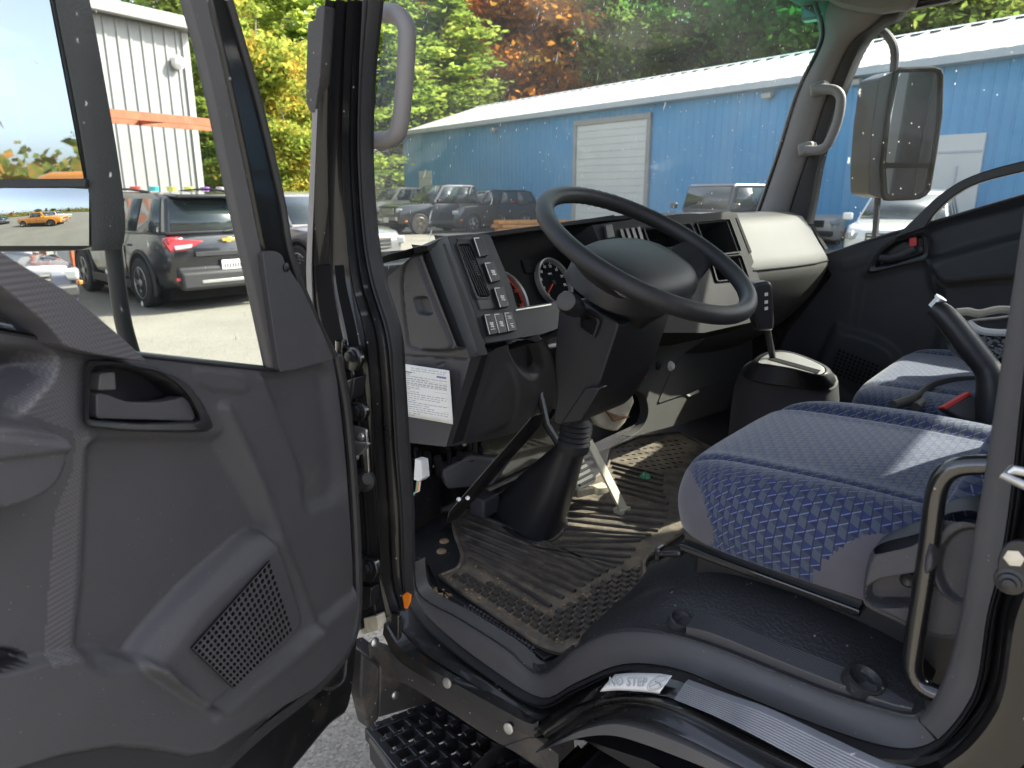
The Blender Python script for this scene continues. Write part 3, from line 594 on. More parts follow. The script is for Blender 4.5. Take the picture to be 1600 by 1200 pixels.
# window frame
Lf = [(291,0),(312,75),(333,165),(350,250),(367,330),(395,455),(421,577)]; Rf = [(327,0),(346,80),(366,170),(384,255),(399,330),(417,420),(434,578)]; Bf = [(357,0),(381,80),(405,165),(424,245),(441,320),(455,400),(486,482),(523,560)]
up = lambda a: [(2 * a[0][0] - a[1][0], 2 * a[0][1] - a[1][1] - 40)] + a
m = MB(); DP.slab(m, up(Lf) + up(Rf)[::-1], .004, .012); wfr = m.build('window_frame', M['sill'], door, bevel=.006)
m = MB(); DP.slab(m, up(Rf) + [(440,578)] + up(Bf)[::-1], -.004, .016); m.build('frame_edge', M['pillarp'], wfr, bevel=.007)
m = MB(); m.tube([DP.p(q[0] - 3, q[1], -.006) for q in cr(up(Lf), 4)], .0045, 8); m.build('window_channel', M['rubber'], wfr)
m = MB(); m.tube([DP.p(q[0], q[1], -.004) for q in cr([(356,0),(380,80),(404,165),(423,245),(440,320),(454,400),(485,482),(522,556)], 5)], .006, 8); m.build('frame_seal', M['rubber'], wfr)
m = MB(); DP.slab(m, fillet([(410,394),(430,392),(441,398),(446,412),(470,446),(500,510),(522,562),(456,579),(437,579),(428,520)], 5), .012, .02); m.build('corner_cover', M['dark'], door, bevel=.005)
m = MB(); m.lathe([(.006, 0), (.006, .002), (.003, .003)], DP.p(446, 418, .012), DP.N, 12); m.build('cover_screw', M['dark2'], door)
m = MB(); DP.slab(m, [(-150,480),(-150,-60),(285,-60)] + [(q[0] - 2, q[1]) for q in Lf] + [(225,556),(0,516)], -.010, .004); m.build('window_pane', M['sideglass'], door)
m = MB(); DP.slab(m, [(-150,476),(0,512),(110,532),(225,552),(330,564),(438,577),(438,583),(330,572),(225,560),(110,540),(0,520),(-150,486)], .002, .03); m.build('window_sweep', M['dark2'], door, bevel=.003)
# handle
def ring(mb, plane, outer, inner, offs, n=48):
    o_, i_ = resample(outer + outer[:1], n + 1)[:-1], resample(inner + inner[:1], n + 1)[:-1]
    mix = lambda t: [(a[0] + (b[0] - a[0]) * t, a[1] + (b[1] - a[1]) * t) for a, b in zip(o_, i_)]
    mb.loft([plane.ps(mix(t), h) for t, h in offs], wrap=True)
bez = fillet([(132,562),(179,563),(242,576),(275,587),(297,603),(316,628),(335,666),(327,674),(289,676),(193,674),(131,666)], 7)
m = MB(); ring(m, DP, bez, fillet(pocket, 6), ((0, -.004), (0, .008), (.25, .013), (.8, .011), (1, .006), (1, -.032))); hb_ = m.build('door_handle', M['dark2'], door, ang=50)
m = MB(); DP.slab(m, fillet([(151,614),(170,617),(186,624),(205,629),(247,629),(272,625),(286,619),(296,628),(306,652),(300,658),(151,654)], 6), .004, .018); m.build('lever', M['dark'], hb_, bevel=.006, seg=3)
m = MB(); DP.slab(m, fillet([(157,583),(180,581),(182,609),(154,610)], 4), .004, .02); m.build('lock_button', M['sill'], hb_, bevel=.003)
# grab bar sweeping down across the window corner
m = MB(); gb_t = cr([(-90,335),(0,392),(55,426),(110,459),(165,505),(200,536),(228,562)], 5); gb_b = cr([(226,565),(149,553),(105,541),(91,527),(69,503),(27,467),(0,447),(-90,398)], 5)
DP.slab(m, gb_t + gb_b, .028, .045); m.build('grab_bar', M['band'], door, bevel=.010, seg=3)
# perforated speaker grille: a plate with real holes over a dark backing
gA, gB, gC, gD = Vector((300, 1013)), Vector((422, 876)), Vector((458, 986)), Vector((366, 1076)); NU, NV = 18, 12
gq = lambda u, v: gA.lerp(gB, u).lerp(gD.lerp(gC, u), v)
m = MB()
for i in range(NU):
    for j in range(NV):
        cen = gq((i + .5) / NU, (j + .5) / NV); sq = []; ci = []
        hu = (gq((i + 1) / NU, (j + .5) / NV) - gq(i / NU, (j + .5) / NV)) / 2; hv = (gq((i + .5) / NU, (j + 1) / NV) - gq((i + .5) / NU, j / NV)) / 2
        for k in range(8):
            a = k * math.pi / 4; s = 1 / max(abs(math.cos(a)), abs(math.sin(a))); q = gq((i + .5 + .5 * math.cos(a) * s) / NU, (j + .5 + .5 * math.sin(a) * s) / NV); sq.append((q.x, q.y))
            r_ = cen + hu * .72 * math.cos(a) + hv * .72 * math.sin(a); ci.append((r_.x, r_.y))
        A_, B_, C_ = DP.ps(sq, .0240), DP.ps(ci, .0236), DP.ps(ci, .0205); m.loft([A_, B_, C_], wrap=True)
gr = m.build('speaker_grille', M['dark'], door, ang=40)
m = MB(); DP.slab(m, [tuple(q) for q in (gA, gB, gC, gD)], .0212, .002); m.build('speaker_backing', M['gauge'], gr)
# scuffs at the panel foot

# ================================================================ INSIDE THE CAB
def inst(o, parent, mat4):
    c = o.copy(); COL.objects.link(c); c.parent = parent; c.matrix_parent_inverse = o.matrix_parent_inverse.copy(); c.matrix_basis = mat4; return c
def prism_px(name, plane, px, off, thick, mat, parent, bevel=.003, seg=2, r=0, n=4):
    m = MB(); plane.slab(m, fillet(px, r, n) if r else px, off, thick); return m.build(name, mat, parent, bevel=bevel, seg=seg)

# floor, lip, wheel-arch cover
FZ = .855
FPl = Plane((0, 0, FZ), (0, 0, 1))
m = MB(); m.prism([FPl.p(*q) for q in [(668,880),(685,920),(735,950),(800,990),(850,1030),(890,1010),(960,985),(1010,900),(1075,850)]] + [Vector((.60, -.90, FZ)), Vector((1.15, -.90, FZ)), Vector((1.15, .84, FZ)), Vector((1.02, .88, FZ))], (0, 0, -.02))
flo = m.build('cab_floor', M['vinyl'], T, bevel=.002)
m = MB(); m.loft([[Vector((1.14, y, FZ - .002)) for y in (-.9, .86)], [Vector((1.19, y, FZ + .01)) for y in (-.9, .86)], [Vector((1.36, y, FZ + .24)) for y in (-.9, .86)], [Vector((1.38, y, 1.5)) for y in (-.9, .86)]]); m.build('toe_board', M['vinyl'], flo)
lipt = line(t_px[9:15], .914, 6); lipf = [FPl.p(*q) + Vector((0, 0, .001)) for q in cr([(664,876),(684,925),(740,957),(805,996),(852,1034),(893,1010)], 6)]
m = MB(); m.loft([[p + Vector((0, 0, -.02)) for p in lipt], lipt, blend(lipt, lipf, .15, 0), [p + Vector((0, 0, .004)) for p in blend(lipt, lipf, .4)], [p + Vector((0, 0, .003)) for p in blend(lipt, lipf, .8)], lipf, [p + Vector((0, 0, -.01)) for p in lipf]]); m.build('floor_lip', M['vinyl'], flo, ang=60)
# moulded tread bumps in the vinyl beside the sill
m = MB(); zone = [(706,950),(740,945),(836,1000),(830,1022),(800,1012),(745,972)]
for i in range(26):
    for j in range(9):
        q = (700 + i * 5.6 + j * 3.0, 938 + i * 3.35 - j * 5.2 + 30)
        if sdf(np.array([[q[0]]]), np.array([[q[1]]]), zone)[0, 0] > 0:
            p = FPl.p(*q) + Vector((0, 0, .0015)); w = .0062; m.add([p + Vector((w, 0, 0)), p + Vector((0, w, 0)), p + Vector((-w, 0, 0)), p + Vector((0, -w, 0)), p + Vector((0, 0, .004))], [(0, 1, 4), (1, 2, 4), (2, 3, 4), (3, 0, 4)])
m.build('tread_bump', M['vinyl'], flo, flat=True, kind='stuff')
for q in ((690, 862), (827, 1027), (702, 950), (694, 846)):
    m = MB(); p = FPl.p(*q); m.lathe([(.012, -.002), (.011, .003), (.007, .005), (.001, .0055)], p, (0, 0, 1), 12); m.build('floor_stud', M['dirt'], flo)
t_arch = line(t_px[14:23], .914, 6)
b1 = line([(905,1004),(955,974),(1030,975),(1115,999),(1208,1034),(1293,1068),(1380,1097),(1420,1105),(1441,1100)], .895, 6)
b2 = line([(912,994),(985,938),(1050,906),(1140,906),(1230,932),(1310,965),(1400,1008),(1440,1034),(1458,1060)], .79, 6)
b3 = line([(922,985),(992,915),(1024,880),(1090,862),(1180,880),(1262,908),(1348,945),(1425,985),(1480,1010)], .73, 6)
m = MB(); m.loft([[p + Vector((0, .005, -.02)) for p in t_arch], t_arch, blend(t_arch, b1, .25, 0), blend(t_arch, b1, .7, 0), b1, [p + Vector((0, 0, .004)) for p in blend(b1, b2, .3)], [p + Vector((0, 0, .008)) for p in blend(b1, b2, .65)], b2, [p + Vector((0, 0, .008)) for p in blend(b2, b3, .5)], b3, [p + Vector((.0, -.006, -.02)) for p in b3], [Vector((p.x + .01, p.y - .02, min(p.z, FZ))) for p in b3]])
arch = m.build('wheel_arch_cover', M['vinyl'], T, ang=70)
# ribbed scuff strip and its two plugs
q0 = line([(1072,986),(1115,997),(1210,1036),(1295,1070),(1380,1103),(1424,1114)], .9055, 8); q1 = line([(1088,963),(1130,972),(1215,1005),(1300,1038),(1390,1076),(1428,1098)], .862, 8)
m = MB(); rr = [[p + Vector((0, 0, -.012)) for p in q0]]
for i in range(49): rr.append([p + Vector((0, 0, .0045 + (.0020 if i % 4 in (1, 2) else 0))) for p in blend(q0, q1, i / 48)])
rr.append([p + Vector((0, 0, -.012)) for p in q1]); m.loft(rr); m.build('scuff_strip', pm('ribbed charcoal strip', (.046, .045, .046), .45, specks=.02), arch, ang=25)
for q, s in (((1347, 1068), 1.0), ((1062, 974), .75)):
    m = MB(); p = at(q[0], q[1], Y=.885); m.lathe([(.024 * s, -.004), (.023 * s, .010), (.019 * s, .011), (.015 * s, .003), (.006 * s, .0), (.001, .0)], p, (-.3, .1, 1), 20); m.build('screw_well', M['vinyl'], arch)

# windscreen
def wsx(y, z): return 1.30 - .25 * abs(y / .92) ** 3 - (z - 1.52) * .28
m = MB(); m.loft([[Vector((wsx(y, z), y, z)) for y in np.linspace(-.925, .90, 33)] for z in np.linspace(1.46, 2.24, 9)]); m.build('windscreen', M['windscreen'], T)
# far A pillar
pl_ = [(1262,-40),(1280,10),(1289,40),(1285,72),(1251,142),(1221,237),(1196,310),(1182,350)]; pg = [(1420,-40),(1390,15),(1360,44),(1329,71),(1296,142),(1265,237),(1240,310),(1228,350)]; pd = [(1440,-40),(1410,20),(1377,40),(1349,71),(1318,142),(1286,237),(1272,310),(1264,350)]
a, b, c = line(pl_, -.905), line(pg, -.93), line(pd, -.945)
m = MB(); m.loft([[p + Vector((.03, -.03, 0)) for p in a], a, blend(a, b, .1, .012), blend(a, b, .5, .028), blend(a, b, .85, .022), b, [p + Vector((0, -.02, 0)) for p in b]]); fp = m.build('far_pillar_trim', M['trim'], T, ang=60)
m = MB(); m.loft([blend(b, c, t, o) for t, o in ((-.1, -.01), (.1, .010), (.5, .014), (.9, .008), (1, -.01))] + [[p + Vector((-.0, -.05, 0)) for p in c]]); m.build('far_door_seal', M['rubber'], T)
m = MB(); m.tube(line([(1256,-40),(1276,10),(1285,40),(1281,72),(1247,142),(1217,237),(1192,310),(1178,350)], -.91), .006, 8); m.build('glass_edge', M['rubber'], fp)
def handle_tube(path, Y, r, name='grab_handle'):
    m = MB(); pp = smooth(path, 36); m.tube([at(q[0], q[1], Y=Y) for q in pp], r, 12); return m.build(name, M['trim'], T)
h1 = handle_tube([(1272,139),(1290,139),(1304,141),(1312,148),(1314,160),(1309,188),(1299,214),(1290,229),(1276,235),(1258,234)], -.835, .0155)
for q in ((1281, 139), (1262, 233)):
    m = MB(); m.box(at(q[0], q[1], Y=-.868), (.05, .06, .042), Matrix.Rotation(R(12), 3, 'Y')); m.build('handle_foot', M['trim'], h1, bevel=.008)
h2 = handle_tube([(570,21),(600,20),(622,24),(633,38),(636,60),(632,130),(626,190),(618,212),(600,219),(570,219)], .90, .0145)
m = MB(); hd = Plane((0, -.86, 0), (0, 1, 0)); hd.slab(m, cr([(1240,-60),(1290,-2),(1330,14),(1365,19),(1400,15),(1426,8),(1440,-60)], 4), .02, .05); m.build('roof_lining_corner', M['trim'], T, bevel=.012)
m = MB(); us = [(1372,40),(1388,26),(1424,14),(1500,-2),(1640,-40)]; m.loft([line([(q[0] - 14, q[1] - 24) for q in us], -.93), line(us, -.935), [p + Vector((0, -.03, 0)) for p in line(us, -.935)]]); m.build('far_window_header', M['dark2'], T)

# passenger door
QD = Plane((0, -.90, 0), (0, 1, 0))
qpocket = [(1368,416),(1378,394),(1398,379),(1440,368),(1443,397),(1395,413)]
qo = [(1170,640),(1230,520),(1300,430),(1284,404),(1320,389),(1375,373),(1440,355),(1500,338),(1580,315),(1680,286),(1680,660)]
qfe = [(qpocket, -.028, 2), (cr([(1449,360),(1580,322),(1690,290),(1690,352),(1590,368),(1500,390),(1458,408)], 4, True), -.022, 8), (cr([(1456,408),(1500,396),(1590,370),(1690,340),(1690,430),(1590,432),(1500,442),(1470,440)], 4, True), .040, 5),
       ([(1468,445),(1690,430),(1690,620),(1500,620)], -.02, 6), (cr([(1330,520),(1345,440),(1360,432),(1440,412),(1452,440),(1470,500),(1420,640),(1300,600)], 3, True), -.014, 9), (cr([(1300,520),(1320,520),(1390,548),(1420,640),(1260,640)], 3, True), .02, 7), (fillet([(1310,409),(1362,393),(1352,412),(1316,424)], 4), .003, 1.5)]
fd = relief('passenger_door', QD, qo, 3.2, qfe, [M['dash'], M['dark2']], T, mat_polys=[(qpocket, 1)], ridges=[([(1452,405),(1462,450),(1482,520)], .012, 6)])
qb = fillet([(1352,425),(1366,401),(1376,387),(1398,374),(1443,362),(1453,372),(1454,400),(1444,407),(1398,418),(1357,428)], 4)
m = MB(); ring(m, QD, qb, fillet(qpocket, 3), ((0, -.004), (0, .008), (.3, .014), (.8, .010), (1, -.02))); qh = m.build('door_handle', M['dark2'], fd)
m = MB(); m.tube([QD.p(*q, .004) for q in [(1374,402),(1388,404),(1410,398),(1430,388)]], .011, 10, flat=.6); m.build('lever', M['dash'], qh)
prism_px('lock_button', QD, [(1420,372),(1432,370),(1433,384),(1421,386)], .004, .01, M['red'], qh, .002)
gt = cr([(1396,373),(1425,345),(1470,303),(1520,274),(1600,251),(1690,235)], 5); gb2 = cr([(1690,252),(1600,268),(1530,286),(1490,307),(1462,333),(1445,356)], 5)
prism_px('grab_bar', QD, gt + gb2, .02, .045, M['dark2'], fd, .008)
m = MB(); m.tube([QD.p(*q, -.01) for q in cr([(1284,402),(1375,371),(1440,353),(1580,312),(1690,282)], 4)], .007, 8); m.build('window_sweep', M['rubber'], fd)
m = MB()
for i in range(10):
    for j in range(7):
        q = (1312 + i * 6.5 - j * 2, 548 + i * 2.6 + j * 5.5)
        m.lathe([(.0045, 0), (.004, .0012), (.001, .0012)], QD.p(*q, .0195), (0, 1, 0), 6)
m.build('speaker_hole', M['gauge'], fd, kind='stuff')
m = MB(); m.prism([Vector(p) for p in [(-.42, -.93, .62), (1.36, -.93, .62), (1.32, -.93, 1.40), (.84, -.93, 1.405), (.27, -.93, 1.605), (-.10, -.93, 1.70), (-.42, -.93, 1.70)]], (0, -.06, 0)); m.box((-.27, -.955, 1.97), (.30, .05, .56)); m.box((.42, -.955, 2.235), (1.1, .05, .07)); m.build('passenger_side_skin', M['paint'], T, bevel=.008)
m = MB(); m.prism([Vector(p) for p in [(.86, -.955, 1.40), (.27, -.955, 1.60), (-.13, -.955, 1.70), (-.13, -.955, 2.21), (.86, -.955, 2.21), (.90, -.955, 2.1)]], (0, -.004, 0)); m.build('passenger_window', M['sideglass'], T)

# passenger mirror on its stays
pmP = at(1425, 200, Y=-1.2); az = R(143); PM = Plane(pmP, (math.cos(az), math.sin(az), -.02))
m = MB(); PM.slab(m, fillet([(1398,109),(1462,107),(1471,112),(1469,180),(1461,235),(1450,300),(1436,309),(1380,311),(1377,262),(1386,180)], 5), 0, .05); PM.slab(m, fillet([(1374,122),(1402,109),(1396,150),(1386,210),(1381,262),(1382,311),(1358,304),(1358,260),(1364,190)], 5), .004, .10); pmh = m.build('passenger_mirror', M['dark2'], T, bevel=.008)
m = MB(); rimp = [(1399,109),(1462,107),(1471,112),(1469,180),(1461,235),(1450,300),(1436,309),(1380,311),(1377,262),(1386,180)]; m.tube([PM.p(*q, .004) for q in resample(fillet(rimp, 5) + fillet(rimp, 5)[:1], 60)[:-1]], .008, 8, closed=True); m.build('mirror_rim', M['gauge'], pmh)
prism_px('glass_divider', PM, [(1382,255),(1452,255),(1450,262),(1382,262)], .006, .006, M['gauge'], pmh, .001)
pmh['label'] = 'passenger side mirror seen through the far window'
prism_px('mirror_glass', PM, [(1405,114),(1460,112),(1465,120),(1462,190),(1453,254),(1384,254),(1392,180)], .003, .003, M['mirror'], pmh, 0, r=4)
prism_px('wide_glass', PM, [(1384,263),(1450,263),(1444,295),(1433,304),(1387,304)], .003, .003, M['mirror'], pmh, 0, r=4)
m = MB(); m.tube([at(q[0], q[1], Y=-1.13) for q in cr([(1352,44),(1374,46),(1390,60),(1398,80),(1397,114)], 5)], .014, 10); m.tube([at(1372, 305, Y=-1.17), at(1367, 372, Y=-1.12), at(1360, 420, Y=-1.05)], .011, 10); m.build('mirror_stay', M['dark2'], pmh)

# driver's mirror: shell, flat glass, convex wide glass, lower stay
dmP = at(100, 200, X=1.10); azd = R(130); DM = Plane(dmP, (math.cos(azd), math.sin(azd), .0))
m = MB(); DM.slab(m, [(-190,-120),(60,-120),(84,0),(112,140),(137,290),(143,384),(120,392),(60,394),(-190,396)], 0, .05)
mh = m.build('driver_mirror', M['dark2'], T, bevel=.010, seg=3); mh['label'] = 'driver side mirror seen through the open door window'
o_ = line([(84,-120),(84,0),(112,140),(134,270),(142,388)], 0) if False else None
q0 = [DM.p(q[0], q[1], .002) for q in cr([(70,-120),(86,0),(113,140),(135,270),(143,375),(142,392)], 5)]; q1 = [C0 + (DM.p(q[0], q[1]) - C0) * (1.0 + .02) for q in cr([(110,-120),(140,0),(166,140),(188,270),(196,352),(190,390)], 5)]
m = MB(); m.loft([[p - DM.N * .06 for p in q0], q0, [p + DM.N * .004 for p in blend(q0, q1, .12)], [p + DM.N * .006 for p in blend(q0, q1, .5)], [p + DM.N * .002 for p in blend(q0, q1, .85)], q1, [C0 + (p - C0) * 1.05 for p in blend(q0, q1, .99)], [C0 + (p - C0) * 1.10 for p in blend(q0, q1, .6)]], cap=False); m.build('mirror_shell', M['housing'], mh, ang=60)
prism_px('mirror_glass', DM, [(-180,-110),(56,-110),(77,0),(104,140),(131,280),(-180,287)], .004, .004, M['mirror'], mh, 0, r=3)
prism_px('glass_divider', DM, [(-180,281),(134,279),(135,293),(-180,297)], .010, .014, M['dark2'], mh, .002)
# convex lower glass
cx = [(-180,297),(136,293),(139,375),(128,383),(60,386),(-180,388)]; ol = np.array(cx); m = MB(); rr = []
for j in range(9):
    row = []
    for i in range(13):
        u, v = i / 12, j / 8; xx = -50 + u * 189; yy = 294 + v * 90; bul = .010 * (1 - ((u - .5) * 2) ** 2) + .004 * (1 - ((v - .5) * 2) ** 2); row.append(DM.p(xx, yy, .001 + bul))
    rr.append(row)
m.loft(rr); m.build('wide_glass', M['mirror'], mh, ang=180)
m = MB(); m.tube([at(q[0], q[1], X=1.13) for q in cr([(176,380),(183,440),(192,500),(204,545),(222,600),(250,680)], 5)], .012, 12); m.build('mirror_stay', M['dark2'], mh)

# ---------------------------------------------------------------- dashboard
P1, P2 = at(699, 368, Y=.68), at(759, 536, Y=.68); FN = (P2 - P1).cross(Vector((0, 1, 0))); FP = Plane(P1, FN)
CP = Plane(FP.P - FP.N * .055, FP.N)
face = fillet([(699,368),(738,365),(766,367),(799,447),(808,481),(862,472),(905,463),(912,500),(845,523),(759,537)], 4)
m = MB(); FP.slab(m, face, 0, .03); dash = m.build('dashboard', M['dash'], T, bevel=.005)
dash['label'] = 'slate grey dashboard with instrument cluster'
# left flank, side panel with the fuse cover, knee bolster
SP = Plane((0, .765, 0), (0, 1, 0))
fl0 = [SP.p(*q) for q in cr([(667,384),(700,470),(734,559)], 6)]; fl1 = [FP.p(*q) for q in cr([(699,369),(728,450),(759,537)], 6)]
m = MB(); m.loft([[p + Vector((.05, -.005, 0)) for p in fl0], fl0, [p + Vector((-.003, .004, 0)) for p in blend(fl0, fl1, .08)], [p + Vector((-.002, .002, .0)) for p in blend(fl0, fl1, .92)], fl1, [p + Vector((.05, -.01, 0)) for p in fl1]]); m.build('dash_flank', M['dash'], dash, ang=45)
fuse = cr([(638,404),(655,398),(664,400),(676,430),(700,490),(717,530),(716,541),(706,546),(680,547),(643,543),(636,520),(630,470),(629,435)], 4, True)
sidep = [(606,432),(640,404),(667,383),(700,470),(735,560),(697,698),(640,692),(600,690)]
relief('fuse_panel', SP, sidep, 1.8, [(fuse, .022, 2.6), (fillet([(660,464),(680,462),(688,486),(684,490),(668,488)], 5), -.012, 2.5)], [M['dark']], dash, ridges=[(fuse + fuse[:1], -.005, 2.2), ([(627,556),(735,562)], -.004, 1.6), ([(636,445),(652,446)], .0012, 1.2), ([(636,450),(652,451)], .0012, 1.2), ([(636,478),(652,479)], .0012, 1.2), ([(684,571),(694,567),(697,578)], -.003, 1.5)])
m = MB(); m.prism([SP.p(*q, -.012) for q in sidep], (0, -.05, 0)); m.build('side_backing', M['dark2'], dash)
K1, K2 = at(773, 560, Y=.655), at(726, 693, Y=.655); KP = Plane(K1, (K2 - K1).cross(Vector((0, 1, 0))))
kout = cr([(773,545),(820,530),(845,527),(858,543),(869,575),(872,605),(870,640),(860,656),(803,677),(744,691),(727,693)], 3) + [(745,640),(759,600)]
cup = cr([(798,540),(836,537),(849,562),(850,582),(836,591),(816,580)], 4, True)
relief('knee_bolster', KP, kout, 2.2, [(cup, -.030, 4), (cr([(790,585),(802,580),(812,615),(806,655),(780,672),(750,680),(758,640)], 4, True), .010, 8), ([(840,500),(900,500),(900,700),(845,680)], -.012, 16)], [M['dark']], dash)
kn0 = [SP.p(*q) for q in cr([(735,560),(718,620),(697,698)], 5)]; kn1 = [KP.p(*q) for q in cr([(773,547),(759,600),(727,693)], 5)]
m = MB(); m.loft([[p + Vector((.04, -.01, 0)) for p in kn0], kn0, [p + Vector((-.002, .002, 0)) for p in blend(kn0, kn1, .5)], kn1, [p + Vector((.05, 0, 0)) for p in kn1]]); m.build('knee_flank', M['dark'], dash, ang=50)
m = MB(); m.prism([KP.p(q[0], q[1], -.035) for q in kout], Vector((.06, 0, 0))); m.build('knee_backing', M['dark2'], dash)
m = MB(); m.loft([[KP.p(*q) for q in [(727,693),(744,691),(803,677),(860,656),(870,640)]], [KP.p(*q) + Vector((.10, 0, .0)) for q in [(727,693),(744,691),(803,677),(860,656),(870,640)]]]); m.build('knee_underside', M['dark2'], dash)
# step between the face and the bolster
m = MB(); e0 = [FP.p(*q, -.004) for q in [(759,537),(845,523),(912,500)]]; e1 = [KP.p(*q, -.004) for q in [(773,552),(850,533),(905,512)]]; m.loft([e0, [p + Vector((.03, 0, -.002)) for p in e0], e1]); m.build('face_underside', M['dark2'], dash)
# vent with louvres, blank and rocker switches
m = MB(); ring(m, FP, fillet([(712,378),(737,377),(771,466),(745,468)], 3), fillet([(716,382),(734,381),(766,463),(748,464)], 2), ((0, 0), (0, .004), (.8, .004), (1, -.02))); vent = m.build('air_vent', M['dark2'], dash)
prism_px('vent_backing', FP, [(714,380),(736,379),(768,465),(747,466)], .001, .01, M['gauge'], vent, 0)
for k in range(5):
    t = (k + .5) / 5; a, b = Vector((716 + 18 * t, 385)), Vector((748 + 18 * t, 462)); m = MB(); pa, pb_ = FP.p(*a, .002), FP.p(*b, .002); s = Vector((0, .0026, 0)); nn = FP.N * .006
    m.prism([pa - s, pb_ - s, pb_ + s + nn * .5, pa + s + nn * .5], -FP.N * .003); m.build('louvre', M['dash'], vent, bevel=.0008)
m = MB()
for k in range(7): m.box(FP.p(738 + k * 1.6, 409 + k * 3.3, .004), (.004, .012, .0018))
m.build('vent_wheel', M['sill'], vent)
prism_px('blank_plate', FP, [(714,372),(735,371),(738,378),(716,379)], .002, .01, M['dark2'], dash, .001)
def rocker(px, marks, lit=None):
    s = prism_px('rocker_switch', FP, px, .010, .02, M['dark2'], dash, .0022, r=1.5)
    m = MB(); (ax_, ay), (bx_, by), (cx_, cy), (dx_, dy) = px; g = lambda u, v: ((ax_ * (1 - u) + bx_ * u) * (1 - v) + (dx_ * (1 - u) + cx_ * u) * v, (ay * (1 - u) + by * u) * (1 - v) + (dy * (1 - u) + cy * u) * v)
    for u0, v0, u1, v1 in marks: FP.slab(m, [g(u0, v0), g(u1, v0), g(u1, v1), g(u0, v1)], .0106, .0012)
    m.build('switch_mark', M['whitep'], s); return s
edge = [(.02, .02, .07, .98), (.02, .02, .6, .06)]
glyph = [(.35, .42, .75, .46), (.35, .50, .75, .54), (.45, .40, .52, .66), (.60, .46, .68, .70), (.36, .62, .78, .66)]
rocker([(740,371),(754,370),(764,399),(750,401)], edge)
rocker([(757,410),(772,409),(783,438),(768,441)], edge + glyph)
rocker([(772,449),(787,448),(797,478),(782,481)], edge + glyph)
rocker([(757,491),(771,490),(778,520),(765,523)], edge + glyph + [(.3, .75, .8, .79)])
rocker([(772,490),(786,489),(793,518),(780,521)], edge + glyph)
rocker([(788,488),(800,487),(808,516),(795,518)], edge + [(.35, .2, .75, .24), (.35, .3, .75, .34), (.4, .6, .75, .64), (.45, .7, .7, .74), (.5, .78, .8, .82)])
prism_px('trim_plate', FP, [(746,468),(768,466),(774,481),(751,484)], .003, .01, M['sill'], dash, .001)
m = MB(); FP.slab(m, [(806,483),(862,474),(862,477),(807,486)], .003, .01); m.build('cluster_trim', M['silver'], dash, bevel=.001)
# instrument cluster in its hooded recess
clu = prism_px('instrument_cluster', CP, [(730,372),(960,335),(990,440),(930,490),(800,505),(770,480)], 0, .02, M['gauge'], dash, .002)
# a hood over the recess: from the lip of the cowl down to the cluster
def gauge_dial(px, r_in, a_from, a_to, labels, needle, red=None, sz=.0105, unit=None):
    c = CP.p(*px, .004); u = Vector((0, -1, 0)); v = CP.N.cross(u); v = v if v.z > 0 else -v; m = MB()
    pol = lambda a, rad, h=.0: c + u * math.cos(a) * rad + v * math.sin(a) * rad + CP.N * h
    rows = [[pol(2 * math.pi * k / 40, rad, h) for k in range(40)] for rad, h in ((r_in, -.002), (r_in, .010), (r_in + .003, .013), (r_in + .006, .011), (r_in + .007, -.002))]
    m.loft(rows, wrap=True); g = m.build('gauge', M['silver'], clu)
    m = MB(); m.prism([pol(2 * math.pi * k / 40, r_in) for k in range(40)], -CP.N * .003); m.build('dial', M['gauge'], g)
    n = len(labels); m = MB()
    for i in range((n - 1) * 4 + 1):
        a = a_from + (a_to - a_from) * i / ((n - 1) * 4); l_ = .006 if i % 4 == 0 else .0032; q = .0009 if i % 4 == 0 else .0005; t = Vector(pol(a + math.pi / 2, 1) - c).normalized() * q
        m.add([pol(a, r_in - .001, .001) - t, pol(a, r_in - .001, .001) + t, pol(a, r_in - l_, .001) + t, pol(a, r_in - l_, .001) - t], [(0, 1, 2, 3)])
    m.build('scale_tick', M['whitep'], g, kind='stuff')
    for i, tx in enumerate(labels):
        a = a_from + (a_to - a_from) * i / (n - 1)
        if tx: text_mesh('number', tx, sz, M['glowred'] if red and i >= red else M['whitep'], g, frame(pol(a, r_in - .0115, .001), u, v))
    if red:
        m = MB(); a0 = a_from + (a_to - a_from) * red / (n - 1)
        for i in range(8):
            a1_, a2_ = a0 + (a_to - a0) * i / 8, a0 + (a_to - a0) * (i + .8) / 8; m.add([pol(a1_, r_in - .001, .0012), pol(a2_, r_in - .001, .0012), pol(a2_, r_in - .007, .0012), pol(a1_, r_in - .007, .0012)], [(0, 1, 2, 3)])
        m.build('red_band', M['glowred'], g)
    if unit: text_mesh('unit_text', unit, sz * .7, M['whitep'], g, frame(c + v * r_in * .42 + CP.N * .001, u, v))
    d = Vector(pol(needle, 1) - c).normalized(); t = d.cross(CP.N) * .0016; m = MB(); m.prism([c - d * .006 - t, c - d * .006 + t, c + d * r_in * .82 + t * .3, c + d * r_in * .82 - t * .3], CP.N * .003); m.build('needle', M['glowred'], g)
    m = MB(); m.lathe([(.006, .001), (.006, .005), (.003, .006), (.0, .006)], c, CP.N, 16); m.build('needle_cap', M['dark2'], g); return g
gauge_dial((864, 442), .055, R(222), R(-42), ['0', '10', '20', '30', '40', '50', '60', '70', '80', '90'], R(215), unit='MPH')
gauge_dial((788, 470), .062, R(222), R(-20), ['0', '5', '10', '15', '20', '25', '30'], R(200), red=4, unit='RPM')
prism_px('display', CP, [(815,406),(850,402),(856,422),(822,427)], .004, .004, M['gauge'], clu, .001)
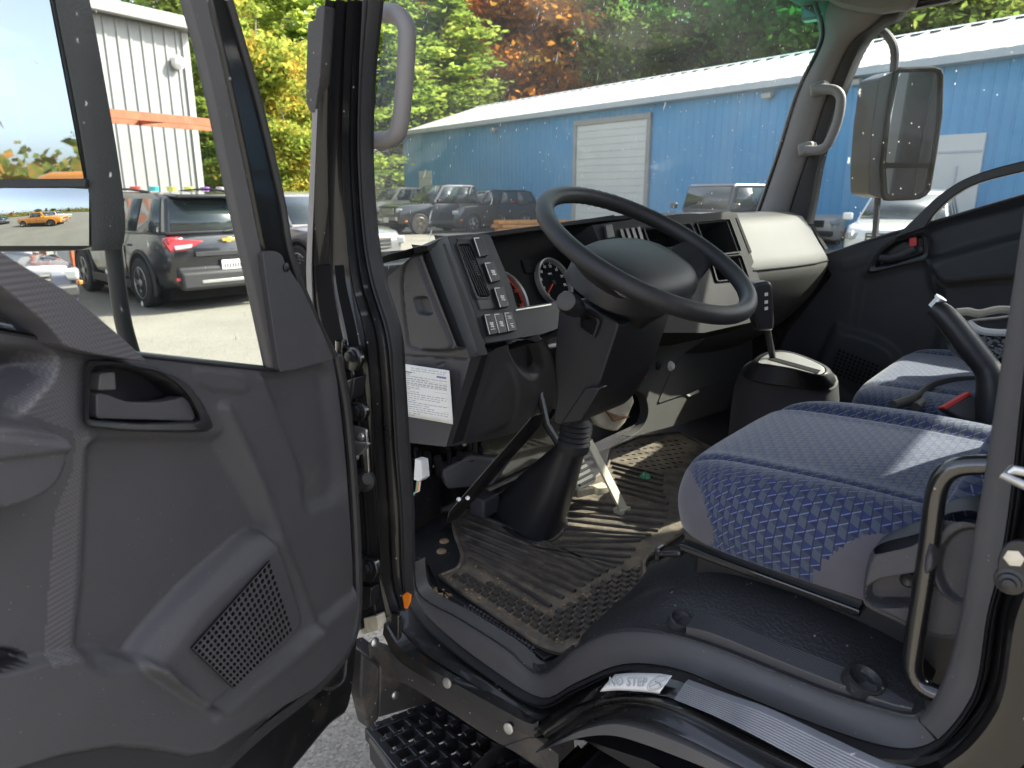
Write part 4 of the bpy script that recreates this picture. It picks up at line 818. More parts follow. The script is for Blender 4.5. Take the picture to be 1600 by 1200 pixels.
# cowl top from the windscreen to the lip over the cluster
lip = [at(q[0], q[1], X=x) for q, x in (((668,384), 1.00), ((699,369), 1.055), ((740,366), 1.06), ((800,358), 1.06), ((860,350), 1.06), ((925,341), 1.055), ((1000,334), 1.00))]
lip = [Vector(p) for p in resample(cr([tuple(p) for p in lip], 5), 30)]
base_ = [Vector((wsx(min(.88, p.y + .02), 1.5) - .01, min(.9, p.y + .02 if i else .87), 1.50)) for i, p in enumerate(lip)]
m = MB(); m.loft([base_, [a.lerp(b, .5) + Vector((0, 0, .004)) for a, b in zip(base_, lip)], [a.lerp(b, .92) + Vector((0, 0, .003)) for a, b in zip(base_, lip)], lip, [p + Vector((.002, 0, -.010)) for p in lip], [p + Vector((.05, 0, -.022)) for p in lip]]); m.build('cowl_top', M['dash'], dash, ang=60)
# centre stack
S1, S2, S3 = at(1146, 333, Y=-.38), at(1186, 440, Y=-.38), at(1000, 347, Y=.06); SPn = (S2 - S1).cross(S3 - S1); CS = Plane(S1, SPn)
out = [(925,352),(1000,341),(1080,335),(1140,330),(1152,334),(1168,380),(1188,440),(1190,500),(1100,520),(1000,520),(960,430)]
slots = [[(1008,357),(1078,350),(1092,378),(1020,390)], [(1090,348),(1140,343),(1158,392),(1108,398)], [(1112,404),(1158,399),(1170,434),(1122,438)]]
m = MB(); CS.slab(m, out, 0, .12); cs = m.build('centre_stack', M['stack'], dash, bevel=.005); carve(cs, [([CS.p(*q, .01) for q in sl], -CS.N * .10) for sl in slots])
def slot(px, name='open_slot'):
    m = MB(); o2 = [((q[0] - sum(p[0] for p in px) / 4) * 1.08 + sum(p[0] for p in px) / 4, (q[1] - sum(p[1] for p in px) / 4) * 1.10 + sum(p[1] for p in px) / 4) for q in px]
    ring(m, CS, fillet(o2, 3), fillet(px, 1), ((0, 0), (0, .006), (.6, .006), (1, .001), (1, -.02))); s = m.build(name, M['stack'], cs); prism_px('slot_backing', CS, px, -.075, .01, M['gauge'], s, 0)
for sl in slots: slot(sl)
rad = prism_px('radio', CS, [(1022,394),(1092,382),(1106,412),(1030,430)], .008, .02, M['dark2'], cs, .002)
prism_px('radio_trim', CS, [(1026,397),(1082,387),(1084,391),(1027,401)], .011, .004, M['silver'], rad, .001)
prism_px('radio_display', CS, [(1045,402),(1075,396),(1080,410),(1050,417)], .010, .004, M['sill'], rad, .001)
for q in ((1086, 398), (1094, 404)):
    m = MB(); m.lathe([(.008, 0), (.0075, .012), (.005, .014), (.001, .014)], CS.p(*q, .008), CS.N, 14); m.build('radio_knob', M['silver'], rad)
for q in ((952, 362), (962, 392)): prism_px('rocker_switch', CS, [(q[0] - 7, q[1] - 11), (q[0] + 5, q[1] - 12), (q[0] + 10, q[1] + 9), (q[0] - 3, q[1] + 11)], .010, .02, M['dark2'], cs, .003)
for k in range(4):
    prism_px('louvre', CS, [(968 + k * 9, 358 - k), (973 + k * 9, 357 - k), (985 + k * 9, 395 - k), (980 + k * 9, 396 - k)], .006, .01, M['dark2'], cs, .001)
prism_px('side_slot', CS, [(1150,340),(1154,341),(1175,394),(1171,395)], .002, .002, M['gauge'], cs, 0)
# passenger side of the dash: one long moulding
prof = [(1.12, 1.56), (.96, 1.578), (.885, 1.566), (.858, 1.548), (.80, 1.468), (.772, 1.428), (.764, 1.405), (.778, 1.36), (.82, 1.28), (.92, 1.17), (1.02, 1.10), (1.10, 1.06), (1.25, 1.04)]
prof = smooth(prof, 40, 6); m = MB(); rows = []
for y, s in ((-.36, .07), (-.46, .045), (-.58, .018), (-.72, .0), (-.80, .0), (-.865, .004), (-.888, .018), (-.893, .05)): rows.append([Vector((p[0] + s * (1 if p[0] < 1.1 else 0), y, p[1] - (s * .3 if y < -.8 else 0))) for p in prof])
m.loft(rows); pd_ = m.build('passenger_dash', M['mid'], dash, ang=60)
m = MB(); m.tube([Vector((.7655 + o, y, 1.415)) for y, o in ((-.37, .067), (-.46, .045), (-.58, .018), (-.72, 0), (-.86, .003))], .0022, 6); m.build('glove_seam', M['gauge'], pd_)
m = MB(); m.prism([Vector((x, y, z)) for x, y, z in ((.848, -.905, 1.53), (.82, -.905, 1.49), (.79, -.905, 1.45), (.795, -.885, 1.45), (.825, -.885, 1.49), (.853, -.885, 1.53))], (-.004, 0, 0)); m.build('demister_slot', M['gauge'], pd_)
# lower centre panel
LP = Plane((.905, 0, 0), (-1, 0, .12))
lo = [(948,520),(985,500),(1100,474),(1186,455),(1176,545),(1130,640),(1060,664),(985,683),(962,690)] + cr([(985,682),(1004,668),(1013,645),(1008,620),(990,609),(968,612),(945,630)], 4)
lo = [(985,500),(1100,474),(1192,452),(1186,540),(1135,640),(1060,664),(986,683)] + cr([(986,682),(1004,668),(1013,645),(1008,620),(990,609),(970,612)], 4) + [(940,610)]
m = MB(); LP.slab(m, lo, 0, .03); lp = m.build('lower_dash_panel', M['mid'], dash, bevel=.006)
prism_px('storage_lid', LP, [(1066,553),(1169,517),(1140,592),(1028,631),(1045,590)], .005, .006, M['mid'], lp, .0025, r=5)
prism_px('lid_notch', LP, [(1073,617),(1092,609),(1093,613),(1077,620)], .006, .004, M['whitep'], lp, .001)
prism_px('switch_block', LP, [(1070,503),(1098,497),(1100,517),(1073,526)], .008, .02, M['dark2'], lp, .003)
def knob(px, r_, mat, h=.012, name='knob'):
    m = MB(); m.lathe([(r_ * 1.35, 0), (r_ * 1.3, .004), (r_, .005), (r_ * .95, h), (r_ * .7, h + .003), (.001, h + .003)], LP.p(*px, 0), LP.N, 18); return m.build(name, mat, lp)
k_ = knob((1053, 518), .016, M['dark2'], .006, 'power_socket'); knob((1028, 571), .011, M['dark2'], .004, 'power_socket'); knob((1047, 572), .012, M['whitep'], .010, 'lighter_knob')
for q in ((1004, 564), (1005, 588)):
    m = MB(); m.lathe([(.0065, 0), (.006, .006), (.004, .009), (.0005, .010)], LP.p(*q, 0), LP.N, 12); m.build('red_lamp', M['red'], lp)
prism_px('lamp_tag', LP, [(1000,575),(1013,571),(1013,576),(1001,580)], .003, .003, M['white'], lp, .0005)
knob((964, 568), .006, M['dark2'], .003, 'screw_cap')

# ---------------------------------------------------------------- steering wheel, column, stalk
WC = Vector((.69, .508, 1.534)); WT = R(28.6); wu = Vector((0, -1, 0)); wv = Vector((math.cos(WT), 0, math.sin(WT))); wn_ = Vector((-math.sin(WT), 0, math.cos(WT)))
m = MB(); NR = 144; RR = .2115
pts = [WC + wu * RR * math.cos(2 * math.pi * k / NR) + wv * RR * math.sin(2 * math.pi * k / NR) for k in range(NR)]
rs = [.0168 + (.0011 * (1 if k % 2 else -1) if 22 < k < 60 else 0) * .6 for k in range(NR)]
m.tube(pts, rs, 16, closed=True); sw = m.build('steering_wheel', M['rubber'], T, ang=80)
WP = Plane(WC, wn_)
# centre pad: domed, reaching to the rim on both sides
NP_, rows = 40, []
def padr(a):
    c, s = abs(math.cos(a)), math.sin(a); w = .165; hgt = .088 if s > 0 else .100; return 1 / ((c / w) ** 2.6 + (abs(s) / hgt) ** 2.6) ** (1 / 2.6)
for k_, h in ((1.0, -.060), (1.0, -.030), (.96, -.014), (.86, -.002), (.65, .006), (.35, .010), (.03, .011)):
    rows.append([WC + (wu * math.cos(a) + wv * math.sin(a)) * padr(a) * k_ + wn_ * (h - .018) for a in [2 * math.pi * i / NP_ for i in range(NP_)]])
m = MB(); m.loft(rows, wrap=True, cap=True); m.build('horn_pad', M['rubber'], sw, ang=60)
for sx in (-1, 1):
    m = MB(); rr = []
    for t in np.linspace(0, 1, 7):
        x = (.135 + .072 * t) * sx; wd = .058 - .018 * t; hz = -.045 + .040 * t ** 1.5; rr.append([WC + wu * x + wv * (wd * math.cos(a) - .012) + wn_ * (hz + .014 * math.sin(a)) for a in [2 * math.pi * i / 14 for i in range(14)]])
    m.loft(rr, wrap=True, cap=True); m.build('spoke', M['rubber'], sw, ang=60)
m = MB(); m.lathe([(.10, -.075), (.085, -.10), (.07, -.13), (.06, -.16)], WC, wn_, 28, cap=False); m.build('hub_shroud', M['dark2'], sw)
YC = Plane((0, .60, 0), (0, 1, 0))
cw = fillet([(873,480),(905,466),(940,490),(968,505),(950,560),(934,608),(905,655),(890,668),(863,662),(870,615),(866,560)], 8)
m = MB(); m.prism([YC.p(*q) for q in cw], (0, -.20, 0)); col_ = m.build('steering_column', M['dark2'], T, bevel=.012, seg=3)
prism_px('column_bracket', YC, [(913,606),(938,606),(908,660),(874,664)], .016, .03, M['dark2'], col_, .004)
m = MB(); ring(m, YC, fillet([(905,486),(934,497),(938,503),(928,529),(922,526),(903,512)], 3), fillet([(909,491),(931,500),(926,522),(909,511)], 2), ((0, 0), (0, .005), (.7, .006), (1, -.004))); ig = m.build('ignition_bezel', M['dark2'], col_); prism_px('ignition_lock', YC, [(909,491),(931,500),(926,522),(909,511)], .001, .002, M['gauge'], ig, 0)
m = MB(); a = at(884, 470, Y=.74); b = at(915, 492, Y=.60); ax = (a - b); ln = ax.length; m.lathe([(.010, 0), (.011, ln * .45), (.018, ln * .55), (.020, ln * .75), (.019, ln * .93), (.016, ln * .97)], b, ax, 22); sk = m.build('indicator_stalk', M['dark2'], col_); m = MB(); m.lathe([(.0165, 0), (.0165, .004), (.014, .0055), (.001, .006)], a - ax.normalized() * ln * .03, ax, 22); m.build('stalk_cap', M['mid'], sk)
bt = at(897, 690, Y=.52); m = MB(); pr = []
for k in range(9): pr += [(.036 if k % 2 == 0 else .030, .006 * k)]
m.lathe([(.034, -.02)] + pr + [(.026, .06)], bt, (-.12, 0, 1), 24); m.build('shaft_bellows', M['rubber'], col_)
basep = [FPl.p(*q) + Vector((0, 0, .004)) for q in resample(cr([(762,797),(790,776),(830,768),(868,778),(882,803),(874,838),(848,853),(815,845),(785,823)], 6, True), 33)[:-1]]
cen_ = sum(basep, Vector()) / 32; topc = [bt + Vector((math.cos(an), math.sin(an), 0)) * .030 for an in [math.atan2(p.y - cen_.y, p.x - cen_.x) for p in basep]]
m = MB(); rows = [basep] + [[a.lerp(b, t) + (a.lerp(b, t) - cen_.lerp(bt, t)) * .06 * math.sin(t * math.pi) for a, b in zip(basep, topc)] for t in (.08, .25, .5, .75, .92, 1.0)]; m.loft(rows, wrap=True); sh = m.build('shaft_cover', M['dark2'], col_, ang=70)
m = MB(); rr = [p + (p - cen_).normalized() * .006 + Vector((0, 0, .006)) for p in basep]; m.tube(rr, .006, 8, closed=True); m.build('cover_flange', M['dark2'], sh)

# ---------------------------------------------------------------- under the dash: pedals, loom, connector, bracket
ac0, ac1 = at(922, 690, Y=.34), FPl.p(977, 806) + Vector((0, 0, .012)); d = (ac1 - ac0).normalized(); sd_ = Vector((0, 1, 0)); sd_ = (sd_ - d * sd_.dot(d)).normalized()
m = MB(); m.prism([ac0 - sd_ * .013, ac1 - sd_ * .016, ac1 + sd_ * .016, ac0 + sd_ * .013], d.cross(sd_) * .006); pdl = m.build('throttle_pedal', M['alum'], T, bevel=.002)
m = MB(); m.prism([ac1 + Vector((-.004, -.02, -.004)), ac1 + Vector((-.004, .022, -.004)), ac1 + Vector((.03, .022, -.008)), ac1 + Vector((.03, -.02, -.008))], (0, 0, .012)); m.build('pedal_foot', M['cream'], pdl, bevel=.002)
bp = at(905, 738, Y=.40); BR = Matrix.Rotation(R(-50), 3, 'Y'); m = MB(); m.box(bp, (.075, .075, .012), BR); bpd = m.build('brake_pedal', M['alum'], T, bevel=.006)
for k in range(5):
    m = MB(); m.box(bp + BR @ Vector((-.028 + k * .014, 0, .008)), (.006, .066, .006), BR); m.build('pedal_rib', M['dark2'], bpd, bevel=.001)
m = MB(); m.tube([bp + BR @ Vector((.01, 0, -.006)), bp + Vector((.10, 0, .10)), bp + Vector((.16, 0, .30))], .010, 8); m.build('pedal_arm', M['paintd'], bpd)
m = MB(); c = at(913, 773, Z=.90); m.prism([c + Vector(v) for v in ((-.02, -.02, 0), (.02, -.03, 0), (.035, .02, .0), (0, .03, 0))], (0, 0, .02)); m.prism([c + Vector(v) for v in ((-.03, -.07, -.01), (.0, -.08, -.01), (.01, -.04, -.01), (-.02, -.035, -.01))], (0, 0, .02)); m.build('pedal_stop', M['cream'], pdl, bevel=.003)
LX = Plane((.98, .4, 0), (-1, .4, 0)); prism_px('wiring_cover', LX, [(925,655),(942,625),(960,612),(990,618),(992,628),(978,660),(965,675),(950,672),(938,668)], 0, .05, M['cream'], dash, .006); prism_px('loom_bracket', LX, [(945,640),(962,648),(985,652),(960,660)], .012, .01, M['rust'], dash, .002)
UX = Plane((1.10, .7, 0), (-1, .5, 0))
m = MB(); m.box((1.22, .45, 1.06), (.10, .8, .34)); m.box((1.17, .70, .95), (.06, .16, .14), Matrix.Rotation(.2, 3, 'Z')); m.build('bulkhead', M['paintd'], T, bevel=.01)
prism_px('heater_box', UX, [(690,735),(735,712),(800,720),(770,760),(700,765)], -.03, .04, M['sill'], T, .006)
wl_ = prism_px('white_connector', Plane((0, .80, 0), (0, 1, 0)), [(648,717),(658,720),(661,748),(655,753),(646,750)], .012, .02, M['whitep'], T, .002)
for k, cmat in enumerate(('greenbit', 'cream', 'orange', 'whitep')):
    m = MB(); p = at(652 + k * 1.6, 752, Y=.795); m.tube([p, p + Vector((.0, .004, -.02)), p + Vector((.012 + .004 * k, .0, -.035))], .0016, 5); m.build('wire', M[cmat], wl_)
m = MB()
for k in range(7):
    p0 = at(650 + k * 17, 702 + (k % 3) * 7, Y=.74 - .03 * k); m.tube([Vector(q) for q in cr([tuple(p0), tuple(p0 + Vector((.03, -.03, -.05 - .01 * (k % 2)))), tuple(p0 + Vector((.08, -.08, -.03))), tuple(p0 + Vector((.1, -.1, .08)))], 6)], .006 + .002 * (k % 3), 7)
m.build('wiring_loom', M['dark2'], T, kind='stuff')
m = MB(); p0, p1 = at(700, 800, Y=.72), at(830, 650, Y=.60); m.prism([p0, p0 + Vector((0, -.04, .0)), p1 + Vector((0, -.05, 0)), p1], (.01, .0, -.035)); m.build('column_brace', M['paintd'], T, bevel=.004)
for q in ((717, 780), (731, 778)):
    m = MB(); m.lathe([(.005, 0), (.005, .004), (.003, .005), (.001, .005)], at(*q, Y=.72), (-.6, .7, .4), 8); m.build('loom_clip', M['steel'], T)
m = MB(); m.box(at(757, 787, Z=.90), (.05, .06, .05)); m.build('rest_block', M['dark'], T, bevel=.006)

# ---------------------------------------------------------------- gear selector, handbrake, tray
Z2 = lambda px, z: [at(q[0], q[1], Z=z) for q in px]
def rings(levels, n=36): return [[at(q[0], q[1], Z=z) for q in resample(cr(px, 5, True) + [cr(px, 5, True)[0]], n + 1)[:-1]] for px, z in levels]
topp = [(1176,566),(1190,553),(1216,547),(1248,553),(1290,571),(1298,583),(1282,588),(1240,578),(1200,571)]
midp = [(1158,586),(1172,566),(1216,552),(1258,560),(1300,582),(1305,600),(1284,609),(1230,603),(1185,596)]
m = MB(); m.loft(rings([(midp, 1.162), ([(q[0], q[1]) for q in midp], 1.168), (topp, 1.212), ([(q[0] * .9 + 123.6, q[1] * .9 + 56.6) for q in topp], 1.216)]), wrap=True); gs = m.build('gear_selector', M['dark2'], T, ang=50)
inn = [(q[0] * .86 + 173, q[1] * .86 + 79.2) for q in topp]; m = MB(); m.loft(rings([(inn, 1.214), (inn, 1.2185), ([(q[0] * .9 + 123.6, q[1] * .9 + 56.6) for q in inn], 1.220)]), wrap=True, cap=True); m.build('gate_plate', M['silver'], gs, ang=40)
m = MB(); m.prism(Z2([(1200,562),(1206,558),(1282,579),(1278,584)], 1.2205), (0, 0, .0012)); m.build('gate_slot', M['gauge'], gs)
m = MB(); a = Z2([(1208, 562)], 1.215)[0]; b = at(1197, 505, X=a.x + .012); m.tube([a, b], .0085, 12); lv = m.build('selector_rod', M['dark2'], gs)
GP = Plane(b, (-1, .9, 0)); prism_px('selector_knob', GP, [(1179,443),(1203,439),(1208,446),(1211,502),(1209,517),(1186,518),(1172,476)], .018, .040, M['dark2'], gs, .008, 3)
m = MB()
for yy in (458, 470, 480): GP.slab(m, [(1195,yy),(1200,yy-1),(1200,yy+4),(1195,yy+5)], .0195, .002)
m.build('selector_mark', M['whitep'], gs)
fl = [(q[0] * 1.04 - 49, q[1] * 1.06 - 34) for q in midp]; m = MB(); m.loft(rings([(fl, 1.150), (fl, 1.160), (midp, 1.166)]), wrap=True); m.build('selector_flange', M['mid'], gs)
low = [(1130,650),(1150,600),(1216,570),(1270,570),(1320,590),(1330,640),(1300,690),(1220,700),(1150,700)]
m = MB(); r0_, r1_ = rings([(fl, 1.152)])[0], None; m.loft([r0_, [Vector((p.x + (p.x - .58) * .10, p.y * 1.05, 1.10)) for p in r0_], [Vector((p.x + (p.x - .58) * .15, p.y * 1.1, .86)) for p in r0_]], wrap=True); m.build('console', M['dark'], T, ang=60)
m = MB(); HB = [(1457,480),(1472,490),(1492,512),(1516,542),(1540,572),(1548,590),(1551,615),(1552,660)]; rr = [.016, .020, .022, .023, .022, .024, .027, .029]
m.tube([at(q[0], q[1], Y=.19) for q in cr(HB, 4)], list(np.interp(np.linspace(0, 7, 29), range(8), rr)), 14); hbk = m.build('handbrake', M['dark2'], T)
m = MB(); a, b = at(1457, 480, Y=.19), at(1468, 468, Y=.19); m.tube([a, b], .0085, 12); m.tube([b, b + (b - a).normalized() * .005], .011, 12); m.build('release_button', M['steel'], hbk)
BK = Plane(at(1510, 640, Y=.20), (-.7, .9, .4)); bk = prism_px('belt_buckle', BK, [(1476,638),(1517,614),(1550,646),(1535,666),(1497,651)], 0, .03, M['sill'], T, .004); prism_px('buckle_button', BK, [(1474,636),(1516,612),(1519,616),(1478,640)], .004, .02, M['red'], bk, .001)
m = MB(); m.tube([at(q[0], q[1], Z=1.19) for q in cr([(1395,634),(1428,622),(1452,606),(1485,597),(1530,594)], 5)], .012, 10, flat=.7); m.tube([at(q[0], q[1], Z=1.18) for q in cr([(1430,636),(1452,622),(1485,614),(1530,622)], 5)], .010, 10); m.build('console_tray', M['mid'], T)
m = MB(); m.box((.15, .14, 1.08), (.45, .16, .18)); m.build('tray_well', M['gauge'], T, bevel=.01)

# ---------------------------------------------------------------- seats
def cushion(name, x0, x1, y0, y1, z0, z1, rxy, mat, parent, bolster=.018, crown=.012, nu=56, nv=320, tilt=0.0, plain=None):
    """upholstered block: superellipse plan, rolled edges, raised side bolsters; UV in metres so the weave keeps its size"""
    m = MB(); cx_, cy_ = (x0 + x1) / 2, (y0 + y1) / 2; hx, hy = (x1 - x0) / 2, (y1 - y0) / 2; rows = []; uv = []
    ta = np.linspace(0, 2 * math.pi, 6001); ex = 2 / rxy; qx, qy = hx * np.sign(np.cos(ta)) * np.abs(np.cos(ta)) ** ex, hy * np.sign(np.sin(ta)) * np.abs(np.sin(ta)) ** ex
    cl_ = np.r_[0, np.cumsum(np.hypot(np.diff(qx), np.diff(qy)))]; ang_ = np.interp(np.arange(nv) / nv * cl_[-1], cl_, ta)
    prof = [(1.0, 0.0), (1.015, .2), (1.02, .45), (1.0, .72), (.965, .88), (.90, .965), (.82, 1.0), (.70, 1.0), (.55, .99), (.40, .985), (.25, .985), (.12, .985), (.02, .985)]
    prof = smooth(prof, 130, 5); acc = 0; last = None
    for k, (s, h) in enumerate(prof):
        row = []
        for i in range(nv):
            a = float(ang_[i]); e = 2 / rxy; c, sn = math.cos(a), math.sin(a)
            x = hx * s * math.copysign(abs(c) ** e, c); y = hy * s * math.copysign(abs(sn) ** e, sn); z = z0 + (z1 - z0) * h
            if h > .7:
                w = (h - .7) / .3; b = abs(y / hy); z += w * bolster * step(np.array(b - .68), .22) * (1 - .4 * max(0, x / hx)); z += w * crown * (1 - (x / hx) ** 2) * (1 - b * b); z -= w * .012 * math.exp(-((b - .66) / .05) ** 2)
                z += w * tilt * (x / hx)
            row.append(Vector((cx_ + x, cy_ + y, float(z)))); 
        rows.append(row)
    # UV in metres: plan coordinates on the crown, then unrolled down the sides by true arc length
    k0 = max(k for k, (s_, h_) in enumerate(prof) if s_ >= .80); arcs = np.zeros(nv); U = [None] * len(rows)
    for k in range(len(rows) - 1, -1, -1):
        r_ = []
        for i in range(nv):
            p = rows[k][i]
            if k >= k0: r_.append((p.x - cx_, p.y - cy_))
            else:
                arcs[i] += (rows[k][i] - rows[k + 1][i]).length; b_ = rows[k0][i]; gx, gy = abs((b_.x - cx_) / hx) ** (rxy - 1) / hx, abs((b_.y - cy_) / hy) ** (rxy - 1) / hy; gl = math.hypot(gx, gy)
                r_.append((b_.x - cx_ + math.copysign(gx / gl, b_.x - cx_) * arcs[i], b_.y - cy_ + math.copysign(gy / gl, b_.y - cy_) * arcs[i]))
        U[k] = r_
    uv = [q for r_ in U for q in r_]
    m.loft(rows, wrap=True, cap=True); m.uv = uv
    if plain:
        for fi, f in enumerate(m.f):
            c = sum((Vector(m.v[i]) for i in f), Vector()) / len(f)
            if plain(c): m.mi[fi] = 1
    return m.build(name, [mat, M['plain']], parent, ang=180)
SX1, SX0, SY0, SY1 = .475, -.02, .315, .835
def inside(q, poly):
    k = False; j = len(poly) - 1
    for i in range(len(poly)):
        if (poly[i][1] > q[1]) != (poly[j][1] > q[1]) and q[0] < (poly[j][0] - poly[i][0]) * (q[1] - poly[i][1]) / (poly[j][1] - poly[i][1]) + poly[i][0]: k = not k
        j = i
    return k
patch_f = cr([(1020,690),(1058,716),(1082,742),(1098,775),(1106,806),(1112,850),(1020,870)], 4); patch_r = cr([(1270,900),(1292,872),(1330,845),(1372,834),(1410,838),(1450,850),(1460,990),(1270,960)], 4)
def seat_plain(c):
    if c.y < .60: return c.x > SX1 - .02 and c.z < 1.215
    q = pix(c); return inside(q, patch_f) or inside(q, patch_r)
seat = cushion('driver_seat', SX0, SX1, SY0, SY1, 1.150, 1.245, 4.5, M['fabric'], T, bolster=.022, crown=.020, plain=seat_plain); seat['label'] = "driver's seat cushion in blue block weave with grey corner"
m = MB(); m.box((.22, .57, 1.065), (.42, .42, .16)); m.build('seat_base', M['dark2'], seat, bevel=.01)
m = MB(); r0_, r1_ = at(1068, 828, Y=.80), at(1352, 928, Y=.80); dz = Vector((0, 0, -.022)); m.prism([r0_, r1_, r1_ + dz, r0_ + dz], (0, -.03, 0)); m.prism([r0_ + Vector((0, .012, -.018)), r1_ + Vector((0, .012, -.018)), r1_ + Vector((0, .012, -.030)), r0_ + Vector((0, .012, -.030))], (0, -.03, 0)); m.build('seat_rail', M['paint'], seat, bevel=.003)
m = MB(); c = at(1048, 862, Y=.80); m.box(c, (.045, .022, .010), Matrix.Rotation(.35, 3, 'Y')); m.box(c + Vector((.018, .0, -.008)), (.010, .022, .022)); m.build('rail_latch', M['paintd'], seat, bevel=.003)
# backrest
def back(name, x0, xt, y0, y1, z0, z1, parent, th=.10):
    m = MB(); rows = []; uv = []
    for k in range(13):
        t = k / 12; x = x0 + (xt - x0) * t; w = (y1 - y0) / 2 * (1 - .12 * t * t); row = []
        for i in range(36):
            a = 2 * math.pi * i / 36; c, s = math.cos(a), math.sin(a); y = w * math.copysign(abs(s) ** .5, s); d_ = th / 2 * math.copysign(abs(c) ** .55, c) + (.035 * (abs(y) / w) ** 3 if c > 0 else 0)
            row.append(Vector((x + d_, (y0 + y1) / 2 + y, z0 + (z1 - z0) * t))); uv.append((z0 + (z1 - z0) * t, y + d_ * 1.0))
        rows.append(row)
    m.loft(rows, wrap=True, cap=True); m.uv = uv; return m.build(name, [M['fabric']], parent, ang=180)
back('backrest', .075, -.17, .43, .81, 1.20, 1.98, seat)
# recliner cover: outboard shield with the release lever
RC = Plane((0, .862, 0), (0, 1, 0))
rc = cr([(1349,935),(1352,900),(1362,862),(1385,846),(1440,832),(1462,812),(1490,800),(1530,800),(1570,830),(1570,940),(1530,985),(1490,998),(1440,990),(1400,970),(1358,950)], 3, True)
lev = cr([(1356,905),(1366,866),(1385,850),(1455,834),(1470,850),(1460,880),(1385,897),(1362,910)], 3, True)
disc = circle((1522, 868), 66, 28, 72)
rcv = relief('recliner_cover', RC, rc, 2.0, [(rc, .02, 7), (lev, .022, 5), (cr([(1362,930),(1370,900),(1455,882),(1462,905),(1440,932),(1385,936)], 3, True), -.022, 3), (disc, .016, 6), (circle((1526, 868), 50, 28, 58), -.012, 5)], [M['dark']], seat)
m = MB(); m.loft([[RC.p(q[0], q[1], .0) for q in rc], [RC.p(q[0], q[1], .0) + Vector((0, -.05, 0)) for q in rc]], wrap=True); m.build('recliner_side', M['dark'], rcv)
m = MB(); m.lathe([(.009, 0), (.009, .004), (.006, .006), (.002, .004), (.0, .004)], RC.p(1420, 905, .0), (0, 1, 0), 14); m.build('recliner_bolt', M['dark2'], rcv)
# middle and passenger seat
s2_ = cushion('passenger_seat', -.02, .46, -.74, -.03, 1.03, 1.185, 6.0, M['fabric'], T, bolster=.006, crown=.012, plain=lambda c: c.z < 1.13); s2_['label'] = 'middle seat cushion in blue block weave behind the gear selector'
back('backrest', .0, -.20, -.74, -.06, 1.16, 1.70, s2_, .09)
m = MB(); m.box((.2, -.38, 1.0), (.44, .66, .08)); m.build('seat_base', M['dark2'], s2_, bevel=.01)

# ================================================================ LOOSE THINGS IN THE CAB
# ribbed floor mat, measured in a 4x enlargement of the photo (zx, zy)
zp = lambda x, y: (640 + x / 3.81, 720 + y / 3.81)
MZ = FZ + .010
MP = Plane((0, 0, MZ), (0, 0, 1))
mo = cr([zp(*q) for q in [(375,288),(290,340),(262,370),(272,440),(305,530),(312,590),(280,650),(196,684),(205,708),(400,850),(640,1010),(760,1090),(900,1138),(985,1120),(1090,1040),(1260,930),(1345,800),(1392,680),(1400,590),(1520,500),(1600,440)]], 4) + [(1100,800),(1110,700),(1060,676),(1000,683),(955,702),(950,730),(900,775)]
mat = thing('floor_mat', tuple(MP.p(850, 930) - Vector((0, 0, .009))), 'dirty black ribbed rubber floor mat lying in the driver footwell', 'floor mat', keep_world=True)
m = MB(); m.prism([MP.p(*q) for q in mo], (0, 0, -.009)); m.build('mat_sheet', M['mat'], mat, bevel=.002)
rim = [MP.p(*q) + Vector((0, 0, .002)) for q in mo]; m = MB(); m.tube(rim, .0048, 7, closed=True); m.build('mat_rim', M['mat'], mat)
ends = [(840,874),(915,824),(985,784),(1040,750),(1088,716),(1132,690),(1178,662),(1226,638),(1275,610),(1318,575),(1345,530),(1372,480),(1402,462),(1440,448),(1480,420),(1512,380),(1530,340),(1540,300),(1538,262),(1524,222),(1505,186),(1506,150),(1508,118),(1510,92)]
starts = [(352,588),(345,540),(330,490),(312,440),(306,398),(322,352),(380,318),(700,520),(760,532),(812,534),(850,510),(898,486),(906,440),(904,400),(893,350),(893,312),(905,270),(925,235),(1130,150),(1235,150),(1225,110),(1215,70),(1208,40),(1200,14)]
for i, (a, b) in enumerate(zip(starts, ends)):
    a, b = Vector(a), Vector(b); mid = a.lerp(b, .5) + Vector((0, -8 if i < 8 else 0)); pa = [MP.p(*zp(*q)) + Vector((0, 0, .001)) for q in cr([tuple(a), tuple(mid), tuple(b)], 5)]
    m = MB(); rows = []
    for j, p in enumerate(pa):
        t = (pa[min(j + 1, len(pa) - 1)] - pa[max(j - 1, 0)]).normalized(); s = Vector((-t.y, t.x, 0)); rows.append([p - s * .0048, p - s * .0034 + Vector((0, 0, .0055)), p + s * .0034 + Vector((0, 0, .0055)), p + s * .0048])
    m.loft(rows, cap=True); m.build('rib', M['matr'], mat, ang=50)
zone = [zp(*q) for q in [(235,692),(320,640),(560,760),(835,905),(930,842),(1345,585),(1385,670),(1335,800),(1250,930),(1090,1020),(960,1106),(890,1106),(690,995),(440,840)]]
ax_ = (MP.p(*zp(840, 874)) - MP.p(*zp(352, 588))).normalized(); ay_ = Vector((-ax_.y, ax_.x, 0)); og = MP.p(*zp(840, 874)); blk = None
nb = 0
